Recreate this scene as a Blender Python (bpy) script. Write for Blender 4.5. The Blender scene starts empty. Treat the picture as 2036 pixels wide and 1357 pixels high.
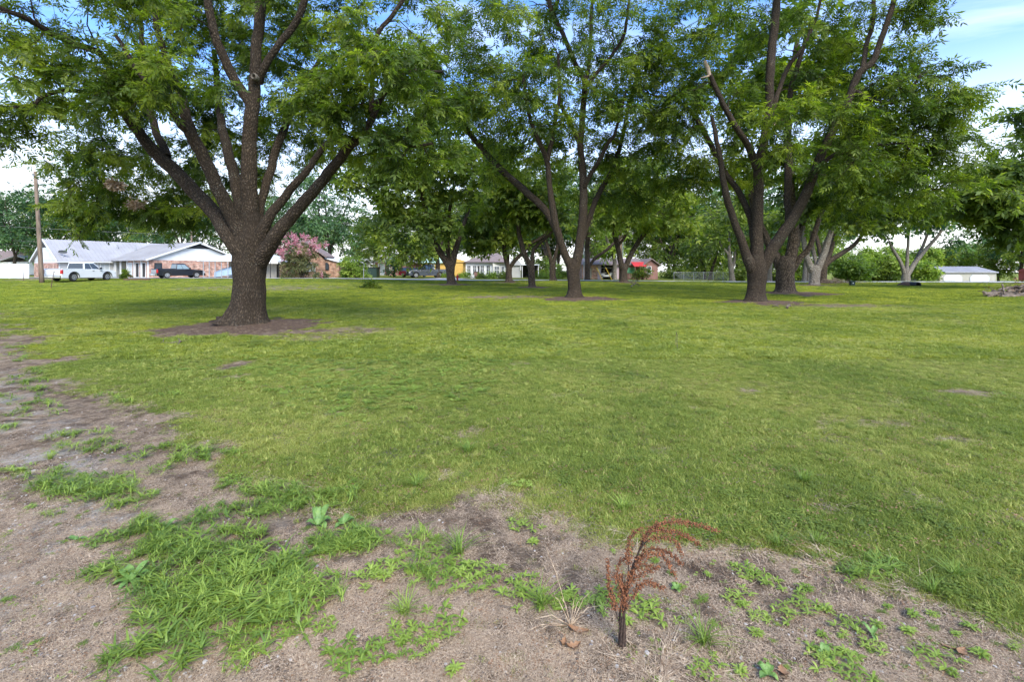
import bpy, math, random
import numpy as np
from math import radians as R, sin, cos, pi, sqrt
from mathutils import Vector, Matrix

SC = bpy.context.scene
COL = SC.collection
rng = np.random.default_rng(7)
random.seed(7)

# ------------------------------------------------------------------ camera
EYE, FPX, CX, HY = 1.5, 950.0, 1018.0, 535.0
cam_data = bpy.data.cameras.new('camera')
cam = bpy.data.objects.new('camera', cam_data); COL.objects.link(cam)
cam.location = (0, 0, EYE); cam.rotation_euler = (R(90), 0, 0)
cam_data.sensor_width = 36; cam_data.lens = 36 * FPX / 2036
cam_data.shift_y = -(678.5 - HY) / 2036
cam_data.clip_start = 0.05; cam_data.clip_end = 3000
SC.camera = cam

# ------------------------------------------------------------------ sky, sun, exposure
SUN_EL, SUN_ROT = R(42), R(158)          # sun high, behind the camera and to the right
world = bpy.data.worlds.new('World'); SC.world = world; world.use_nodes = True
wn, wl = world.node_tree.nodes, world.node_tree.links
wn.clear()
sky = wn.new('ShaderNodeTexSky'); sky.sky_type = 'NISHITA'; sky.sun_disc = False
sky.sun_elevation = SUN_EL; sky.sun_rotation = SUN_ROT
sky.air_density = 1.3; sky.dust_density = 1.2; sky.ozone_density = 2.2
geo = wn.new('ShaderNodeTexCoord')
sep = wn.new('ShaderNodeSeparateXYZ'); wl.new(geo.outputs['Generated'], sep.inputs[0])
# thin cloud: streaky noise on a plane high above (direction divided by its height)
zc = wn.new('ShaderNodeMath'); zc.operation = 'MAXIMUM'; wl.new(sep.outputs['Z'], zc.inputs[0]); zc.inputs[1].default_value = 0.06
dv = wn.new('ShaderNodeVectorMath'); dv.operation = 'DIVIDE'
cmb = wn.new('ShaderNodeCombineXYZ')
for i in range(3): wl.new(zc.outputs[0], cmb.inputs[i])
wl.new(geo.outputs['Generated'], dv.inputs[0]); wl.new(cmb.outputs[0], dv.inputs[1])
mp = wn.new('ShaderNodeMapping'); mp.inputs['Scale'].default_value = (0.55, 1.0, 0.0); mp.inputs['Rotation'].default_value = (0, 0, R(20))
wl.new(dv.outputs[0], mp.inputs[0])
nz = wn.new('ShaderNodeTexNoise'); nz.inputs['Scale'].default_value = 1.3; nz.inputs['Detail'].default_value = 7; nz.inputs['Roughness'].default_value = 0.55
nz.inputs['Distortion'].default_value = 0.5
wl.new(mp.outputs[0], nz.inputs['Vector'])
cr = wn.new('ShaderNodeMapRange'); cr.inputs['From Min'].default_value = 0.42; cr.inputs['From Max'].default_value = 0.8
cr.inputs['To Min'].default_value = 0.0; cr.inputs['To Max'].default_value = 0.62
wl.new(nz.outputs[0], cr.inputs[0])
# humid white air towards the horizon
hz = wn.new('ShaderNodeMapRange'); hz.interpolation_type = 'SMOOTHSTEP'
hz.inputs['From Min'].default_value = 0.42; hz.inputs['From Max'].default_value = 0.02
hz.inputs['To Min'].default_value = 0.0; hz.inputs['To Max'].default_value = 0.95
wl.new(sep.outputs['Z'], hz.inputs[0])
mx = wn.new('ShaderNodeMath'); mx.operation = 'MAXIMUM'; wl.new(cr.outputs[0], mx.inputs[0]); wl.new(hz.outputs[0], mx.inputs[1])
tint = wn.new('ShaderNodeMix'); tint.data_type = 'RGBA'; tint.blend_type = 'MULTIPLY'; tint.inputs[0].default_value = 1.0
wl.new(sky.outputs[0], tint.inputs[6]); tint.inputs[7].default_value = (0.42, 0.73, 1.18, 1)
mixc = wn.new('ShaderNodeMix'); mixc.data_type = 'RGBA'
wl.new(mx.outputs[0], mixc.inputs[0]); wl.new(tint.outputs[2], mixc.inputs[6]); mixc.inputs[7].default_value = (6.3, 6.35, 6.3, 1)
bg = wn.new('ShaderNodeBackground'); bg.inputs[1].default_value = 0.15
wl.new(mixc.outputs[2], bg.inputs[0])
wo = wn.new('ShaderNodeOutputWorld'); wl.new(bg.outputs[0], wo.inputs[0])

sd = bpy.data.lights.new('sun', 'SUN'); sd.energy = 2.5; sd.angle = R(28); sd.color = (1.0, 0.93, 0.80)
sun = bpy.data.objects.new('sun', sd); COL.objects.link(sun)
# nishita rotation is clockwise from +Y
sdir = Vector((sin(SUN_ROT) * cos(SUN_EL), cos(SUN_ROT) * cos(SUN_EL), sin(SUN_EL)))
sun.rotation_euler = sdir.to_track_quat('Z', 'Y').to_euler(); sun.location = sdir * 60
SC.view_settings.view_transform = 'Standard'; SC.view_settings.look = 'None'
SC.view_settings.exposure = 1.16; SC.view_settings.gamma = 1.0; SC.view_settings.use_curve_mapping = False
SC.cycles.max_bounces = 8; SC.cycles.transparent_max_bounces = 8
SC.cycles.use_adaptive_sampling = True; SC.cycles.adaptive_threshold = 0.02
SC.cycles.caustics_reflective = False; SC.cycles.caustics_refractive = False

def P(px, py, Y):
    """point of the place seen at photo pixel (px,py) at distance Y"""
    return ((px - CX) / FPX * Y, Y, EYE + (HY - py) / FPX * Y)

# ------------------------------------------------------------------ materials
def new_mat(name):
    m = bpy.data.materials.new(name); m.use_nodes = True
    nt = m.node_tree; nt.nodes.clear()
    out = nt.nodes.new('ShaderNodeOutputMaterial')
    return m, nt, out

def M(name, col, col2=None, scale=4.0, rough=0.75, bump=0.0, bscale=None, metal=0.0, stretch=(1, 1, 1), detail=5, coat=0.0, lo=0.35, hi=0.65, spec=0.5, coords='Object'):
    m, nt, out = new_mat(name)
    b = nt.nodes.new('ShaderNodeBsdfPrincipled')
    b.inputs['Roughness'].default_value = rough; b.inputs['Metallic'].default_value = metal
    b.inputs['Specular IOR Level'].default_value = spec
    if coat: b.inputs['Coat Weight'].default_value = coat
    b.inputs['Base Color'].default_value = (*col, 1)
    tc = nt.nodes.new('ShaderNodeTexCoord'); mpn = nt.nodes.new('ShaderNodeMapping')
    mpn.inputs['Scale'].default_value = stretch
    nt.links.new(tc.outputs[coords], mpn.inputs[0])
    if col2 is not None:
        n = nt.nodes.new('ShaderNodeTexNoise'); n.inputs['Scale'].default_value = scale; n.inputs['Detail'].default_value = detail
        nt.links.new(mpn.outputs[0], n.inputs['Vector'])
        r = nt.nodes.new('ShaderNodeMapRange'); r.inputs['From Min'].default_value = lo; r.inputs['From Max'].default_value = hi
        nt.links.new(n.outputs[0], r.inputs[0])
        x = nt.nodes.new('ShaderNodeMix'); x.data_type = 'RGBA'
        nt.links.new(r.outputs[0], x.inputs[0]); x.inputs[6].default_value = (*col, 1); x.inputs[7].default_value = (*col2, 1)
        nt.links.new(x.outputs[2], b.inputs['Base Color'])
    if bump:
        n2 = nt.nodes.new('ShaderNodeTexNoise'); n2.inputs['Scale'].default_value = bscale or scale * 4; n2.inputs['Detail'].default_value = 6
        nt.links.new(mpn.outputs[0], n2.inputs['Vector'])
        bp = nt.nodes.new('ShaderNodeBump'); bp.inputs['Strength'].default_value = bump; bp.inputs['Distance'].default_value = 0.02
        nt.links.new(n2.outputs[0], bp.inputs['Height']); nt.links.new(bp.outputs[0], b.inputs['Normal'])
    nt.links.new(b.outputs[0], out.inputs[0])
    return m

def leaf_mat(name, dark, mid, light, trans=0.35, rough=0.5, patch=0.35, tr_gain=(1.5, 1.7, 0.7), inst=0.0):
    """two-sided leaf; colour from a per-leaf 'tint' value, plus slow drift in space"""
    m, nt, out = new_mat(name); N, L = nt.nodes, nt.links
    a = N.new('ShaderNodeAttribute'); a.attribute_name = 'tint'
    g = N.new('ShaderNodeNewGeometry')
    n = N.new('ShaderNodeTexNoise'); n.inputs['Scale'].default_value = 0.55; n.inputs['Detail'].default_value = 3
    L.new(g.outputs['Position'], n.inputs['Vector'])
    s = N.new('ShaderNodeMath'); s.operation = 'SUBTRACT'; L.new(n.outputs[0], s.inputs[0]); s.inputs[1].default_value = 0.5
    ma = N.new('ShaderNodeMath'); ma.operation = 'MULTIPLY_ADD'; L.new(s.outputs[0], ma.inputs[0]); ma.inputs[1].default_value = patch * 4; L.new(a.outputs['Fac'], ma.inputs[2])
    if inst:
        oi = N.new('ShaderNodeObjectInfo'); m2 = N.new('ShaderNodeMath'); m2.operation = 'MULTIPLY_ADD'; L.new(oi.outputs['Random'], m2.inputs[0]); m2.inputs[1].default_value = inst; L.new(ma.outputs[0], m2.inputs[2])
        m3 = N.new('ShaderNodeMath'); m3.operation = 'SUBTRACT'; L.new(m2.outputs[0], m3.inputs[0]); m3.inputs[1].default_value = inst * .5; ma = m3
    cr = N.new('ShaderNodeValToRGB'); e = cr.color_ramp.elements
    e[0].position = 0.05; e[0].color = (*dark, 1); e[1].position = 0.98; e[1].color = (*light, 1)
    el = e.new(0.55); el.color = (*mid, 1)
    L.new(ma.outputs[0], cr.inputs[0])
    b = N.new('ShaderNodeBsdfPrincipled'); b.inputs['Roughness'].default_value = rough; b.inputs['Specular IOR Level'].default_value = 0.35
    L.new(cr.outputs[0], b.inputs['Base Color'])
    t = N.new('ShaderNodeBsdfTranslucent')
    mu = N.new('ShaderNodeMix'); mu.data_type = 'RGBA'; mu.blend_type = 'MULTIPLY'; mu.inputs[0].default_value = 1
    L.new(cr.outputs[0], mu.inputs[6]); mu.inputs[7].default_value = (*tr_gain, 1)
    L.new(mu.outputs[2], t.inputs[0])
    ms = N.new('ShaderNodeMixShader'); ms.inputs[0].default_value = trans
    L.new(b.outputs[0], ms.inputs[1]); L.new(t.outputs[0], ms.inputs[2]); L.new(ms.outputs[0], out.inputs[0])
    return m

def bark_mat(name, deep, ridge, lichen, lich=0.60, scale=1.0):
    m, nt, out = new_mat(name); N, L = nt.nodes, nt.links
    a = N.new('ShaderNodeAttribute'); a.attribute_name = 'bk'
    mpn = N.new('ShaderNodeMapping'); mpn.inputs['Scale'].default_value = (1, 1, 0.33); L.new(a.outputs['Vector'], mpn.inputs[0])
    v = N.new('ShaderNodeTexVoronoi'); v.feature = 'DISTANCE_TO_EDGE'; v.inputs['Scale'].default_value = 30 * scale
    nd = N.new('ShaderNodeTexNoise'); nd.inputs['Scale'].default_value = 9 * scale; nd.inputs['Detail'].default_value = 4
    L.new(mpn.outputs[0], nd.inputs['Vector'])
    av = N.new('ShaderNodeVectorMath'); av.operation = 'MULTIPLY_ADD'; L.new(nd.outputs['Color'], av.inputs[0]); av.inputs[1].default_value = (0.12, 0.12, 0.12); L.new(mpn.outputs[0], av.inputs[2])
    L.new(av.outputs[0], v.inputs['Vector'])
    vr = N.new('ShaderNodeMapRange'); vr.inputs['From Max'].default_value = 0.35; L.new(v.outputs['Distance'], vr.inputs[0])
    n = N.new('ShaderNodeTexNoise'); n.inputs['Scale'].default_value = 40 * scale; n.inputs['Detail'].default_value = 6; L.new(mpn.outputs[0], n.inputs['Vector'])
    h = N.new('ShaderNodeMath'); h.operation = 'MULTIPLY_ADD'; L.new(n.outputs[0], h.inputs[0]); h.inputs[1].default_value = 0.7; L.new(vr.outputs[0], h.inputs[2])
    c1 = N.new('ShaderNodeMix'); c1.data_type = 'RGBA'; L.new(vr.outputs[0], c1.inputs[0]); c1.inputs[6].default_value = (*deep, 1); c1.inputs[7].default_value = (*ridge, 1)
    n3 = N.new('ShaderNodeTexNoise'); n3.inputs['Scale'].default_value = 30 * scale; n3.inputs['Detail'].default_value = 8; n3.inputs['Roughness'].default_value = 0.75; L.new(a.outputs['Vector'], n3.inputs['Vector'])
    n4 = N.new('ShaderNodeTexNoise'); n4.inputs['Scale'].default_value = 1.3; L.new(a.outputs['Vector'], n4.inputs['Vector'])
    ad = N.new('ShaderNodeMath'); ad.operation = 'MULTIPLY_ADD'; L.new(n4.outputs[0], ad.inputs[0]); ad.inputs[1].default_value = 0.4; L.new(n3.outputs[0], ad.inputs[2])
    lr = N.new('ShaderNodeMapRange'); lr.inputs['From Min'].default_value = lich + 0.2; lr.inputs['From Max'].default_value = lich + 0.30; L.new(ad.outputs[0], lr.inputs[0])
    c2 = N.new('ShaderNodeMix'); c2.data_type = 'RGBA'; L.new(lr.outputs[0], c2.inputs[0]); L.new(c1.outputs[2], c2.inputs[6]); c2.inputs[7].default_value = (*lichen, 1)
    b = N.new('ShaderNodeBsdfPrincipled'); b.inputs['Roughness'].default_value = 0.92; b.inputs['Specular IOR Level'].default_value = 0.2
    L.new(c2.outputs[2], b.inputs['Base Color'])
    bp = N.new('ShaderNodeBump'); bp.inputs['Strength'].default_value = 0.9; bp.inputs['Distance'].default_value = 0.03
    L.new(h.outputs[0], bp.inputs['Height']); L.new(bp.outputs[0], b.inputs['Normal'])
    L.new(b.outputs[0], out.inputs[0])
    return m

def brick_mat(name, c1, c2, mortar):
    m, nt, out = new_mat(name); N, L = nt.nodes, nt.links
    tc = N.new('ShaderNodeTexCoord'); sp = N.new('ShaderNodeSeparateXYZ'); L.new(tc.outputs['Object'], sp.inputs[0])
    ad = N.new('ShaderNodeMath'); L.new(sp.outputs[0], ad.inputs[0]); L.new(sp.outputs[1], ad.inputs[1])
    cb = N.new('ShaderNodeCombineXYZ'); L.new(ad.outputs[0], cb.inputs[0]); L.new(sp.outputs[2], cb.inputs[1])
    bt = N.new('ShaderNodeTexBrick'); bt.inputs['Scale'].default_value = 1.0
    bt.inputs['Brick Width'].default_value = 0.42; bt.inputs['Row Height'].default_value = 0.14; bt.inputs['Mortar Size'].default_value = 0.012
    bt.inputs['Color1'].default_value = (*c1, 1); bt.inputs['Color2'].default_value = (*c2, 1); bt.inputs['Mortar'].default_value = (*mortar, 1)
    L.new(cb.outputs[0], bt.inputs['Vector'])
    n = N.new('ShaderNodeTexNoise'); n.inputs['Scale'].default_value = 2.3; n.inputs['Detail'].default_value = 5; L.new(cb.outputs[0], n.inputs['Vector'])
    mr = N.new('ShaderNodeMapRange'); mr.inputs['From Min'].default_value = 0.3; mr.inputs['From Max'].default_value = 0.7; mr.inputs['To Min'].default_value = 0.5; mr.inputs['To Max'].default_value = 1.5
    L.new(n.outputs[0], mr.inputs[0])
    x = N.new('ShaderNodeMix'); x.data_type = 'RGBA'; x.blend_type = 'MULTIPLY'; x.inputs[0].default_value = 1
    L.new(bt.outputs[0], x.inputs[6]); L.new(mr.outputs[0], x.inputs[7])
    b = N.new('ShaderNodeBsdfPrincipled'); b.inputs['Roughness'].default_value = 0.9
    L.new(x.outputs[2], b.inputs['Base Color']); L.new(b.outputs[0], out.inputs[0])
    return m

def glass_mat(name, col, rough=0.08):
    m, nt, out = new_mat(name)
    b = nt.nodes.new('ShaderNodeBsdfPrincipled'); b.inputs['Base Color'].default_value = (*col, 1)
    b.inputs['Roughness'].default_value = rough; b.inputs['Specular IOR Level'].default_value = 0.8; b.inputs['Coat Weight'].default_value = 0.5
    nt.links.new(b.outputs[0], out.inputs[0]); return m

MT = {}
MT['bark'] = bark_mat('pecan_bark', (0.024, 0.017, 0.011), (0.100, 0.073, 0.050), (0.27, 0.26, 0.21), 0.625)
MT['bark_far'] = bark_mat('far_bark', (0.030, 0.022, 0.015), (0.145, 0.110, 0.080), (0.30, 0.29, 0.25), 0.66, 0.5)
MT['bark_pale'] = bark_mat('pale_bark', (0.12, 0.10, 0.08), (0.33, 0.29, 0.24), (0.5, 0.48, 0.44), 0.6, 0.5)
MT['leaf'] = leaf_mat('pecan_leaf', (0.038, 0.068, 0.012), (0.112, 0.166, 0.021), (0.255, 0.302, 0.034), 0.52, tr_gain=(1.55, 1.68, 0.6))
MT['leaf_far'] = leaf_mat('far_leaf', (0.042, 0.072, 0.015), (0.126, 0.182, 0.029), (0.275, 0.320, 0.050), 0.48, tr_gain=(1.55, 1.68, 0.62))
MT['leaf_blue'] = leaf_mat('maple_leaf', (0.025, 0.062, 0.028), (0.075, 0.15, 0.06), (0.17, 0.27, 0.10), 0.40)
MT['leaf_bright'] = leaf_mat('vine_leaf', (0.075, 0.125, 0.022), (0.22, 0.31, 0.045), (0.38, 0.44, 0.085), 0.42)
MT['leaf_pink'] = leaf_mat('myrtle_flower', (0.45, 0.13, 0.19), (0.60, 0.25, 0.31), (0.68, 0.45, 0.40), 0.3, patch=0.1, tr_gain=(1.1, 1.0, 1.0))
MT['leaf_olive'] = leaf_mat('myrtle_leaf', (0.07, 0.09, 0.035), (0.16, 0.17, 0.075), (0.34, 0.26, 0.15), 0.35)
MT['grass'] = leaf_mat('grass_blade', (0.105, 0.155, 0.036), (0.215, 0.278, 0.042), (0.46, 0.45, 0.13), 0.38, 0.75, patch=0.24, tr_gain=(1.3, 1.3, 0.6), inst=.40)
MT['grass_lime'] = leaf_mat('lime_grass_blade', (0.135, 0.180, 0.024), (0.265, 0.318, 0.030), (0.50, 0.47, 0.065), 0.38, 0.75, patch=0.30, tr_gain=(1.3, 1.3, 0.5), inst=.35)
MT['weed'] = leaf_mat('weed_leaf', (0.105, 0.180, 0.035), (0.230, 0.320, 0.050), (0.40, 0.49, 0.105), 0.32, 0.45, patch=0.2, tr_gain=(1.2, 1.3, 0.6), inst=.4)
MT['straw'] = M('dry_straw', (0.17, 0.102, 0.055), (0.68, 0.515, 0.345), 38, 0.9)
MT['dead_leaf'] = M('dead_leaf', (0.20, 0.098, 0.045), (0.36, 0.215, 0.115), 25, 0.85)
MT['seed'] = M('dock_seed', (0.13, 0.044, 0.018), (0.34, 0.135, 0.055), 60, 0.85)
MT['dockleaf'] = M('dock_leaf', (0.075, 0.155, 0.030), (0.17, 0.27, 0.050), 28, 0.5, bump=0.5, bscale=60)
MT['dock_stem'] = M('dock_stem', (0.022, 0.013, 0.009), (0.10, 0.06, 0.04), 90, 0.9, bump=0.5)
MT['stone'] = M('pebble', (0.27, 0.23, 0.195), (0.52, 0.48, 0.43), 9, 0.85, bump=0.3)
MT['stone_dark'] = M('dark_pebble', (0.12, 0.115, 0.12), (0.24, 0.23, 0.235), 14, 0.8, bump=0.3)
MT['wood_pole'] = M('weathered_pole', (0.12, 0.085, 0.06), (0.25, 0.18, 0.13), 3, 0.9, bump=0.6, bscale=20, stretch=(4, 4, 0.3))
MT['log'] = M('dead_log', (0.075, 0.052, 0.036), (0.19, 0.145, 0.105), 5, 0.9, bump=0.7, bscale=24, stretch=(1, 1, 1))
MT['white'] = M('white_paint', (0.70, 0.70, 0.68), (0.62, 0.62, 0.62), 1.5, 0.55)
MT['white_metal'] = M('white_metal', (0.74, 0.75, 0.77), (0.66, 0.68, 0.71), 0.8, 0.4)
MT['roof_metal'] = M('grey_metal_roof', (0.315, 0.305, 0.31), (0.38, 0.37, 0.375), 0.5, 0.7, spec=0.2)
MT['roof_brown'] = M('brown_shingle', (0.16, 0.12, 0.11), (0.25, 0.19, 0.175), 8, 0.9)
MT['roof_grey'] = M('grey_shingle', (0.30, 0.29, 0.28), (0.42, 0.40, 0.38), 8, 0.9)
MT['roof_green'] = M('pale_green_roof', (0.42, 0.60, 0.52), (0.50, 0.68, 0.60), 2, 0.6)
MT['brick'] = brick_mat('mixed_brick', (0.33, 0.13, 0.08), (0.50, 0.31, 0.23), (0.42, 0.37, 0.32))
MT['brick_dark'] = brick_mat('russet_brick', (0.27, 0.12, 0.065), (0.42, 0.25, 0.16), (0.30, 0.24, 0.19))
MT['brick_red'] = brick_mat('red_brick', (0.30, 0.11, 0.09), (0.38, 0.17, 0.13), (0.36, 0.28, 0.25))
MT['cream'] = M('cream_siding', (0.62, 0.60, 0.54), (0.54, 0.52, 0.46), 1.2, 0.7)
MT['grey_siding'] = M('grey_siding', (0.36, 0.35, 0.335), (0.43, 0.42, 0.40), 1.2, 0.7)
MT['beige'] = M('beige_metal', (0.40, 0.365, 0.30), (0.46, 0.42, 0.35), 1.0, 0.6)
MT['yellow'] = M('ochre_paint', (0.62, 0.38, 0.09), (0.54, 0.32, 0.07), 2, 0.75)
MT['maroon'] = M('maroon_siding', (0.20, 0.10, 0.085), (0.26, 0.135, 0.11), 1.5, 0.8)
MT['mauve'] = M('mauve_trim', (0.40, 0.32, 0.36), None, rough=0.7)
MT['red'] = M('red_paint', (0.55, 0.035, 0.03), (0.45, 0.03, 0.03), 2, 0.5)
MT['redmetal'] = M('red_metal_sheet', (0.50, 0.10, 0.09), (0.42, 0.08, 0.075), 2, 0.5)
MT['green_panel'] = M('green_panel', (0.12, 0.33, 0.19), None, rough=0.7)
MT['void'] = M('dark_interior', (0.02, 0.018, 0.018), (0.045, 0.04, 0.038), 3, 0.95)
MT['pane'] = glass_mat('window_glass', (0.045, 0.055, 0.065))
MT['pane_light'] = glass_mat('curtained_glass', (0.42, 0.45, 0.46), 0.3)
MT['car_glass'] = glass_mat('car_glass', (0.022, 0.028, 0.032), 0.05)
MT['car_glass2'] = glass_mat('pale_car_glass', (0.20, 0.26, 0.27), 0.08)
MT['car_white'] = M('white_car_paint', (0.76, 0.76, 0.77), None, rough=0.3, coat=0.6)
MT['car_black'] = M('black_car_paint', (0.008, 0.010, 0.018), None, rough=0.3, coat=0.3)
MT['car_grey'] = M('grey_car_paint', (0.075, 0.085, 0.11), None, rough=0.25, coat=0.7)
MT['car_red'] = M('red_car_paint', (0.42, 0.018, 0.025), None, rough=0.28, coat=0.7)
MT['chrome'] = M('chrome', (0.62, 0.63, 0.65), None, rough=0.25, metal=0.9)
MT['rim'] = M('alloy_rim', (0.48, 0.48, 0.50), None, rough=0.35, metal=0.6)
MT['tyre'] = M('tyre_rubber', (0.018, 0.018, 0.019), (0.035, 0.033, 0.03), 8, 0.9)
MT['black_plastic'] = M('black_plastic', (0.02, 0.02, 0.022), None, rough=0.6)
MT['lamp_red'] = M('tail_lamp', (0.50, 0.015, 0.02), None, rough=0.2, coat=0.5)
MT['lamp_clear'] = M('head_lamp', (0.60, 0.62, 0.65), None, rough=0.15, coat=0.5)
MT['tarp'] = M('pale_blue_tarp', (0.36, 0.48, 0.60), (0.44, 0.56, 0.68), 1.2, 0.6, bump=0.4, bscale=2.5)
MT['asphalt'] = M('worn_asphalt', (0.34, 0.325, 0.30), (0.42, 0.405, 0.38), 2, 0.95)
MT['concrete'] = M('concrete', (0.42, 0.40, 0.37), (0.5, 0.48, 0.45), 1.5, 0.9)
MT['dish'] = M('dish_grey', (0.10, 0.105, 0.115), None, rough=0.7)
MT['wire'] = M('wire', (0.16, 0.16, 0.16), None, rough=0.6)
MT['galv'] = M('galvanised', (0.36, 0.37, 0.38), (0.44, 0.45, 0.46), 4, 0.5, metal=0.4)
MT['green_box'] = M('dark_green_steel', (0.018, 0.040, 0.030), None, rough=0.5)
MT['rust'] = M('rusty_steel', (0.09, 0.05, 0.035), (0.16, 0.09, 0.06), 20, 0.9)
MT['yellow_plastic'] = M('yellow_plastic', (0.62, 0.42, 0.04), None, rough=0.5)
MT['cutwood'] = M('cut_wood', (0.34, 0.23, 0.15), (0.46, 0.33, 0.23), 10, 0.85)
MT['fence_wood'] = M('weathered_board', (0.30, 0.27, 0.22), (0.38, 0.34, 0.28), 3, 0.9, stretch=(1, 1, .3))

# ------------------------------------------------------------------ object helpers
def tag(o, label=None, cat=None, group=None, kind=None):
    if label: o['label'] = label
    if cat: o['category'] = cat
    if group: o['group'] = group
    if kind: o['kind'] = kind
    return o

def empty(name, loc=(0, 0, 0), rz=0.0):
    o = bpy.data.objects.new(name, None); COL.objects.link(o)
    o.location = loc; o.rotation_euler = (0, 0, rz); o.empty_display_size = 0.3
    return o

def thing(name, label, cat, loc=(0, 0, 0), rz=0.0, group=None):
    return tag(empty(name, loc, rz), label, cat, group)

def link_mesh(name, me, mats, parent=None, loc=None):
    for m in (mats if isinstance(mats, (list, tuple)) else [mats]): me.materials.append(m)
    o = bpy.data.objects.new(name, me); COL.objects.link(o)
    if parent is not None: o.parent = parent
    if loc is not None: o.location = loc
    return o

def np_mesh(name, V, F, attrs=None, smooth=False):
    """V (n,3); F (m,k) int array, all faces with k corners"""
    me = bpy.data.meshes.new(name)
    V = np.ascontiguousarray(V, dtype=np.float32); F = np.ascontiguousarray(F, dtype=np.int32)
    me.vertices.add(len(V)); me.vertices.foreach_set('co', V.ravel())
    if len(F):
        m, k = F.shape
        me.loops.add(m * k); me.loops.foreach_set('vertex_index', F.ravel())
        me.polygons.add(m); me.polygons.foreach_set('loop_start', np.arange(0, m * k, k, dtype=np.int32))
        if smooth: me.polygons.foreach_set('use_smooth', np.ones(m, dtype=bool))
    for (an, typ, dom, data) in (attrs or []):
        a = me.attributes.new(an, typ, dom)
        a.data.foreach_set('vector' if typ == 'FLOAT_VECTOR' else 'value', np.ascontiguousarray(data, dtype=np.int32 if typ == 'INT' else np.float32).ravel())
    me.update(calc_edges=True)
    return me

class MB:
    def __init__(s): s.v = []; s.f = []
    def add(s, vs, fs):
        b = len(s.v); s.v += [tuple(v) for v in vs]; s.f += [tuple(i + b for i in f) for f in fs]; return s
    def box(s, x0, y0, z0, x1, y1, z1):
        return s.add([(x0, y0, z0), (x1, y0, z0), (x1, y1, z0), (x0, y1, z0), (x0, y0, z1), (x1, y0, z1), (x1, y1, z1), (x0, y1, z1)],
                     [(0, 3, 2, 1), (4, 5, 6, 7), (0, 1, 5, 4), (1, 2, 6, 5), (2, 3, 7, 6), (3, 0, 4, 7)])
    def prism(s, poly, a, b, axis='y'):
        """polygon extruded from a to b. axis y: poly in (x,z); x: (y,z); z: (x,y)"""
        def pt(p, t): return {'y': (p[0], t, p[1]), 'x': (t, p[0], p[1]), 'z': (p[0], p[1], t)}[axis]
        n = len(poly)
        vs = [pt(p, a) for p in poly] + [pt(p, b) for p in poly]
        return s.add(vs, [tuple(range(n)), tuple(range(2 * n - 1, n - 1, -1))] + [(i, i + n, (i + 1) % n + n, (i + 1) % n) for i in range(n)])
    def loft(s, rings, cap=True):
        n = len(rings[0]); b = [v for r in rings for v in r]; fs = []
        for k in range(len(rings) - 1):
            for i in range(n):
                fs.append((k * n + i, k * n + (i + 1) % n, (k + 1) * n + (i + 1) % n, (k + 1) * n + i))
        if cap: fs += [tuple(range(n - 1, -1, -1)), tuple(range((len(rings) - 1) * n, len(rings) * n))]
        return s.add(b, fs)
    def tube(s, pts, rad, k=8, cap=True):
        pts = [Vector(p) for p in pts]; rad = rad if isinstance(rad, (list, tuple)) else [rad] * len(pts)
        t = (pts[1] - pts[0]).normalized(); n = t.orthogonal().normalized(); rings = []
        for i, p in enumerate(pts):
            t = (pts[min(i + 1, len(pts) - 1)] - pts[max(i - 1, 0)]).normalized()
            n = (n - t * n.dot(t)).normalized(); b = t.cross(n)
            rings.append([tuple(p + (n * cos(2 * pi * j / k) + b * sin(2 * pi * j / k)) * rad[i]) for j in range(k)])
        return s.loft(rings, cap)
    def quad(s, a, b, c, d): return s.add([a, b, c, d], [(0, 1, 2, 3)])
    def build(s, name, m, parent=None, smooth=False, bevel=0.0, seg=1):
        me = bpy.data.meshes.new(name); me.from_pydata(s.v, [], s.f)
        if smooth: me.polygons.foreach_set('use_smooth', [True] * len(me.polygons))
        me.update()
        o = link_mesh(name, me, m, parent)
        if bevel:
            md = o.modifiers.new('bevel', 'BEVEL'); md.width = bevel; md.segments = seg; md.limit_method = 'ANGLE'
        return o

def copy_tree(o, parent=None):
    c = o.copy(); COL.objects.link(c)
    if parent is not None: c.parent = parent
    for ch in list(o.children): copy_tree(ch, c)
    return c

def vnoise(x, y, seed=0):
    """smooth sum-of-sines noise, roughly -1..1"""
    r = np.random.default_rng(seed); v = 0
    for k in range(7):
        a = r.uniform(0, 2 * pi); f = 0.55 + r.uniform(0, 1.1); ph = r.uniform(0, 2 * pi)
        v = v + np.sin((x * cos(a) + y * sin(a)) * f + ph + 0.9 * np.sin((x * sin(a) - y * cos(a)) * f * 0.7 + ph * 2))
    return v / 4.0
def fbm(x, y, seed=0, oct=4):
    v = 0; a = 1.0; s = 0
    for o in range(oct): v = v + a * vnoise(x * 2.0 ** o, y * 2.0 ** o, seed + o * 13); s += a; a *= 0.55
    return v / s
def smooth(t, a, b):
    t = np.clip((t - a) / (b - a), 0, 1); return t * t * (3 - 2 * t)
# ------------------------------------------------------------------ the lie of the land
def terrain(x, y):
    x = np.asarray(x, float); y = np.asarray(y, float)
    z = 0.30 * smooth(y, 34, 56) * smooth(-x, 2, 26)
    z = z - 1.55 * smooth(y, 56, 74) * smooth(x, 26, 52)
    z = z + 0.06 * vnoise(x * 0.12, y * 0.12, 3) * smooth(y, 6, 14)
    for (tx, ty, tr) in TREE_BASES: z = z + 0.10 * np.exp(-((x - tx) ** 2 + (y - ty) ** 2) / (tr * 0.8) ** 2)
    return z
def ground_at(px, py): 
    Y = EYE * FPX / (py - HY); return ((px - CX) / FPX * Y, Y)
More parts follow.
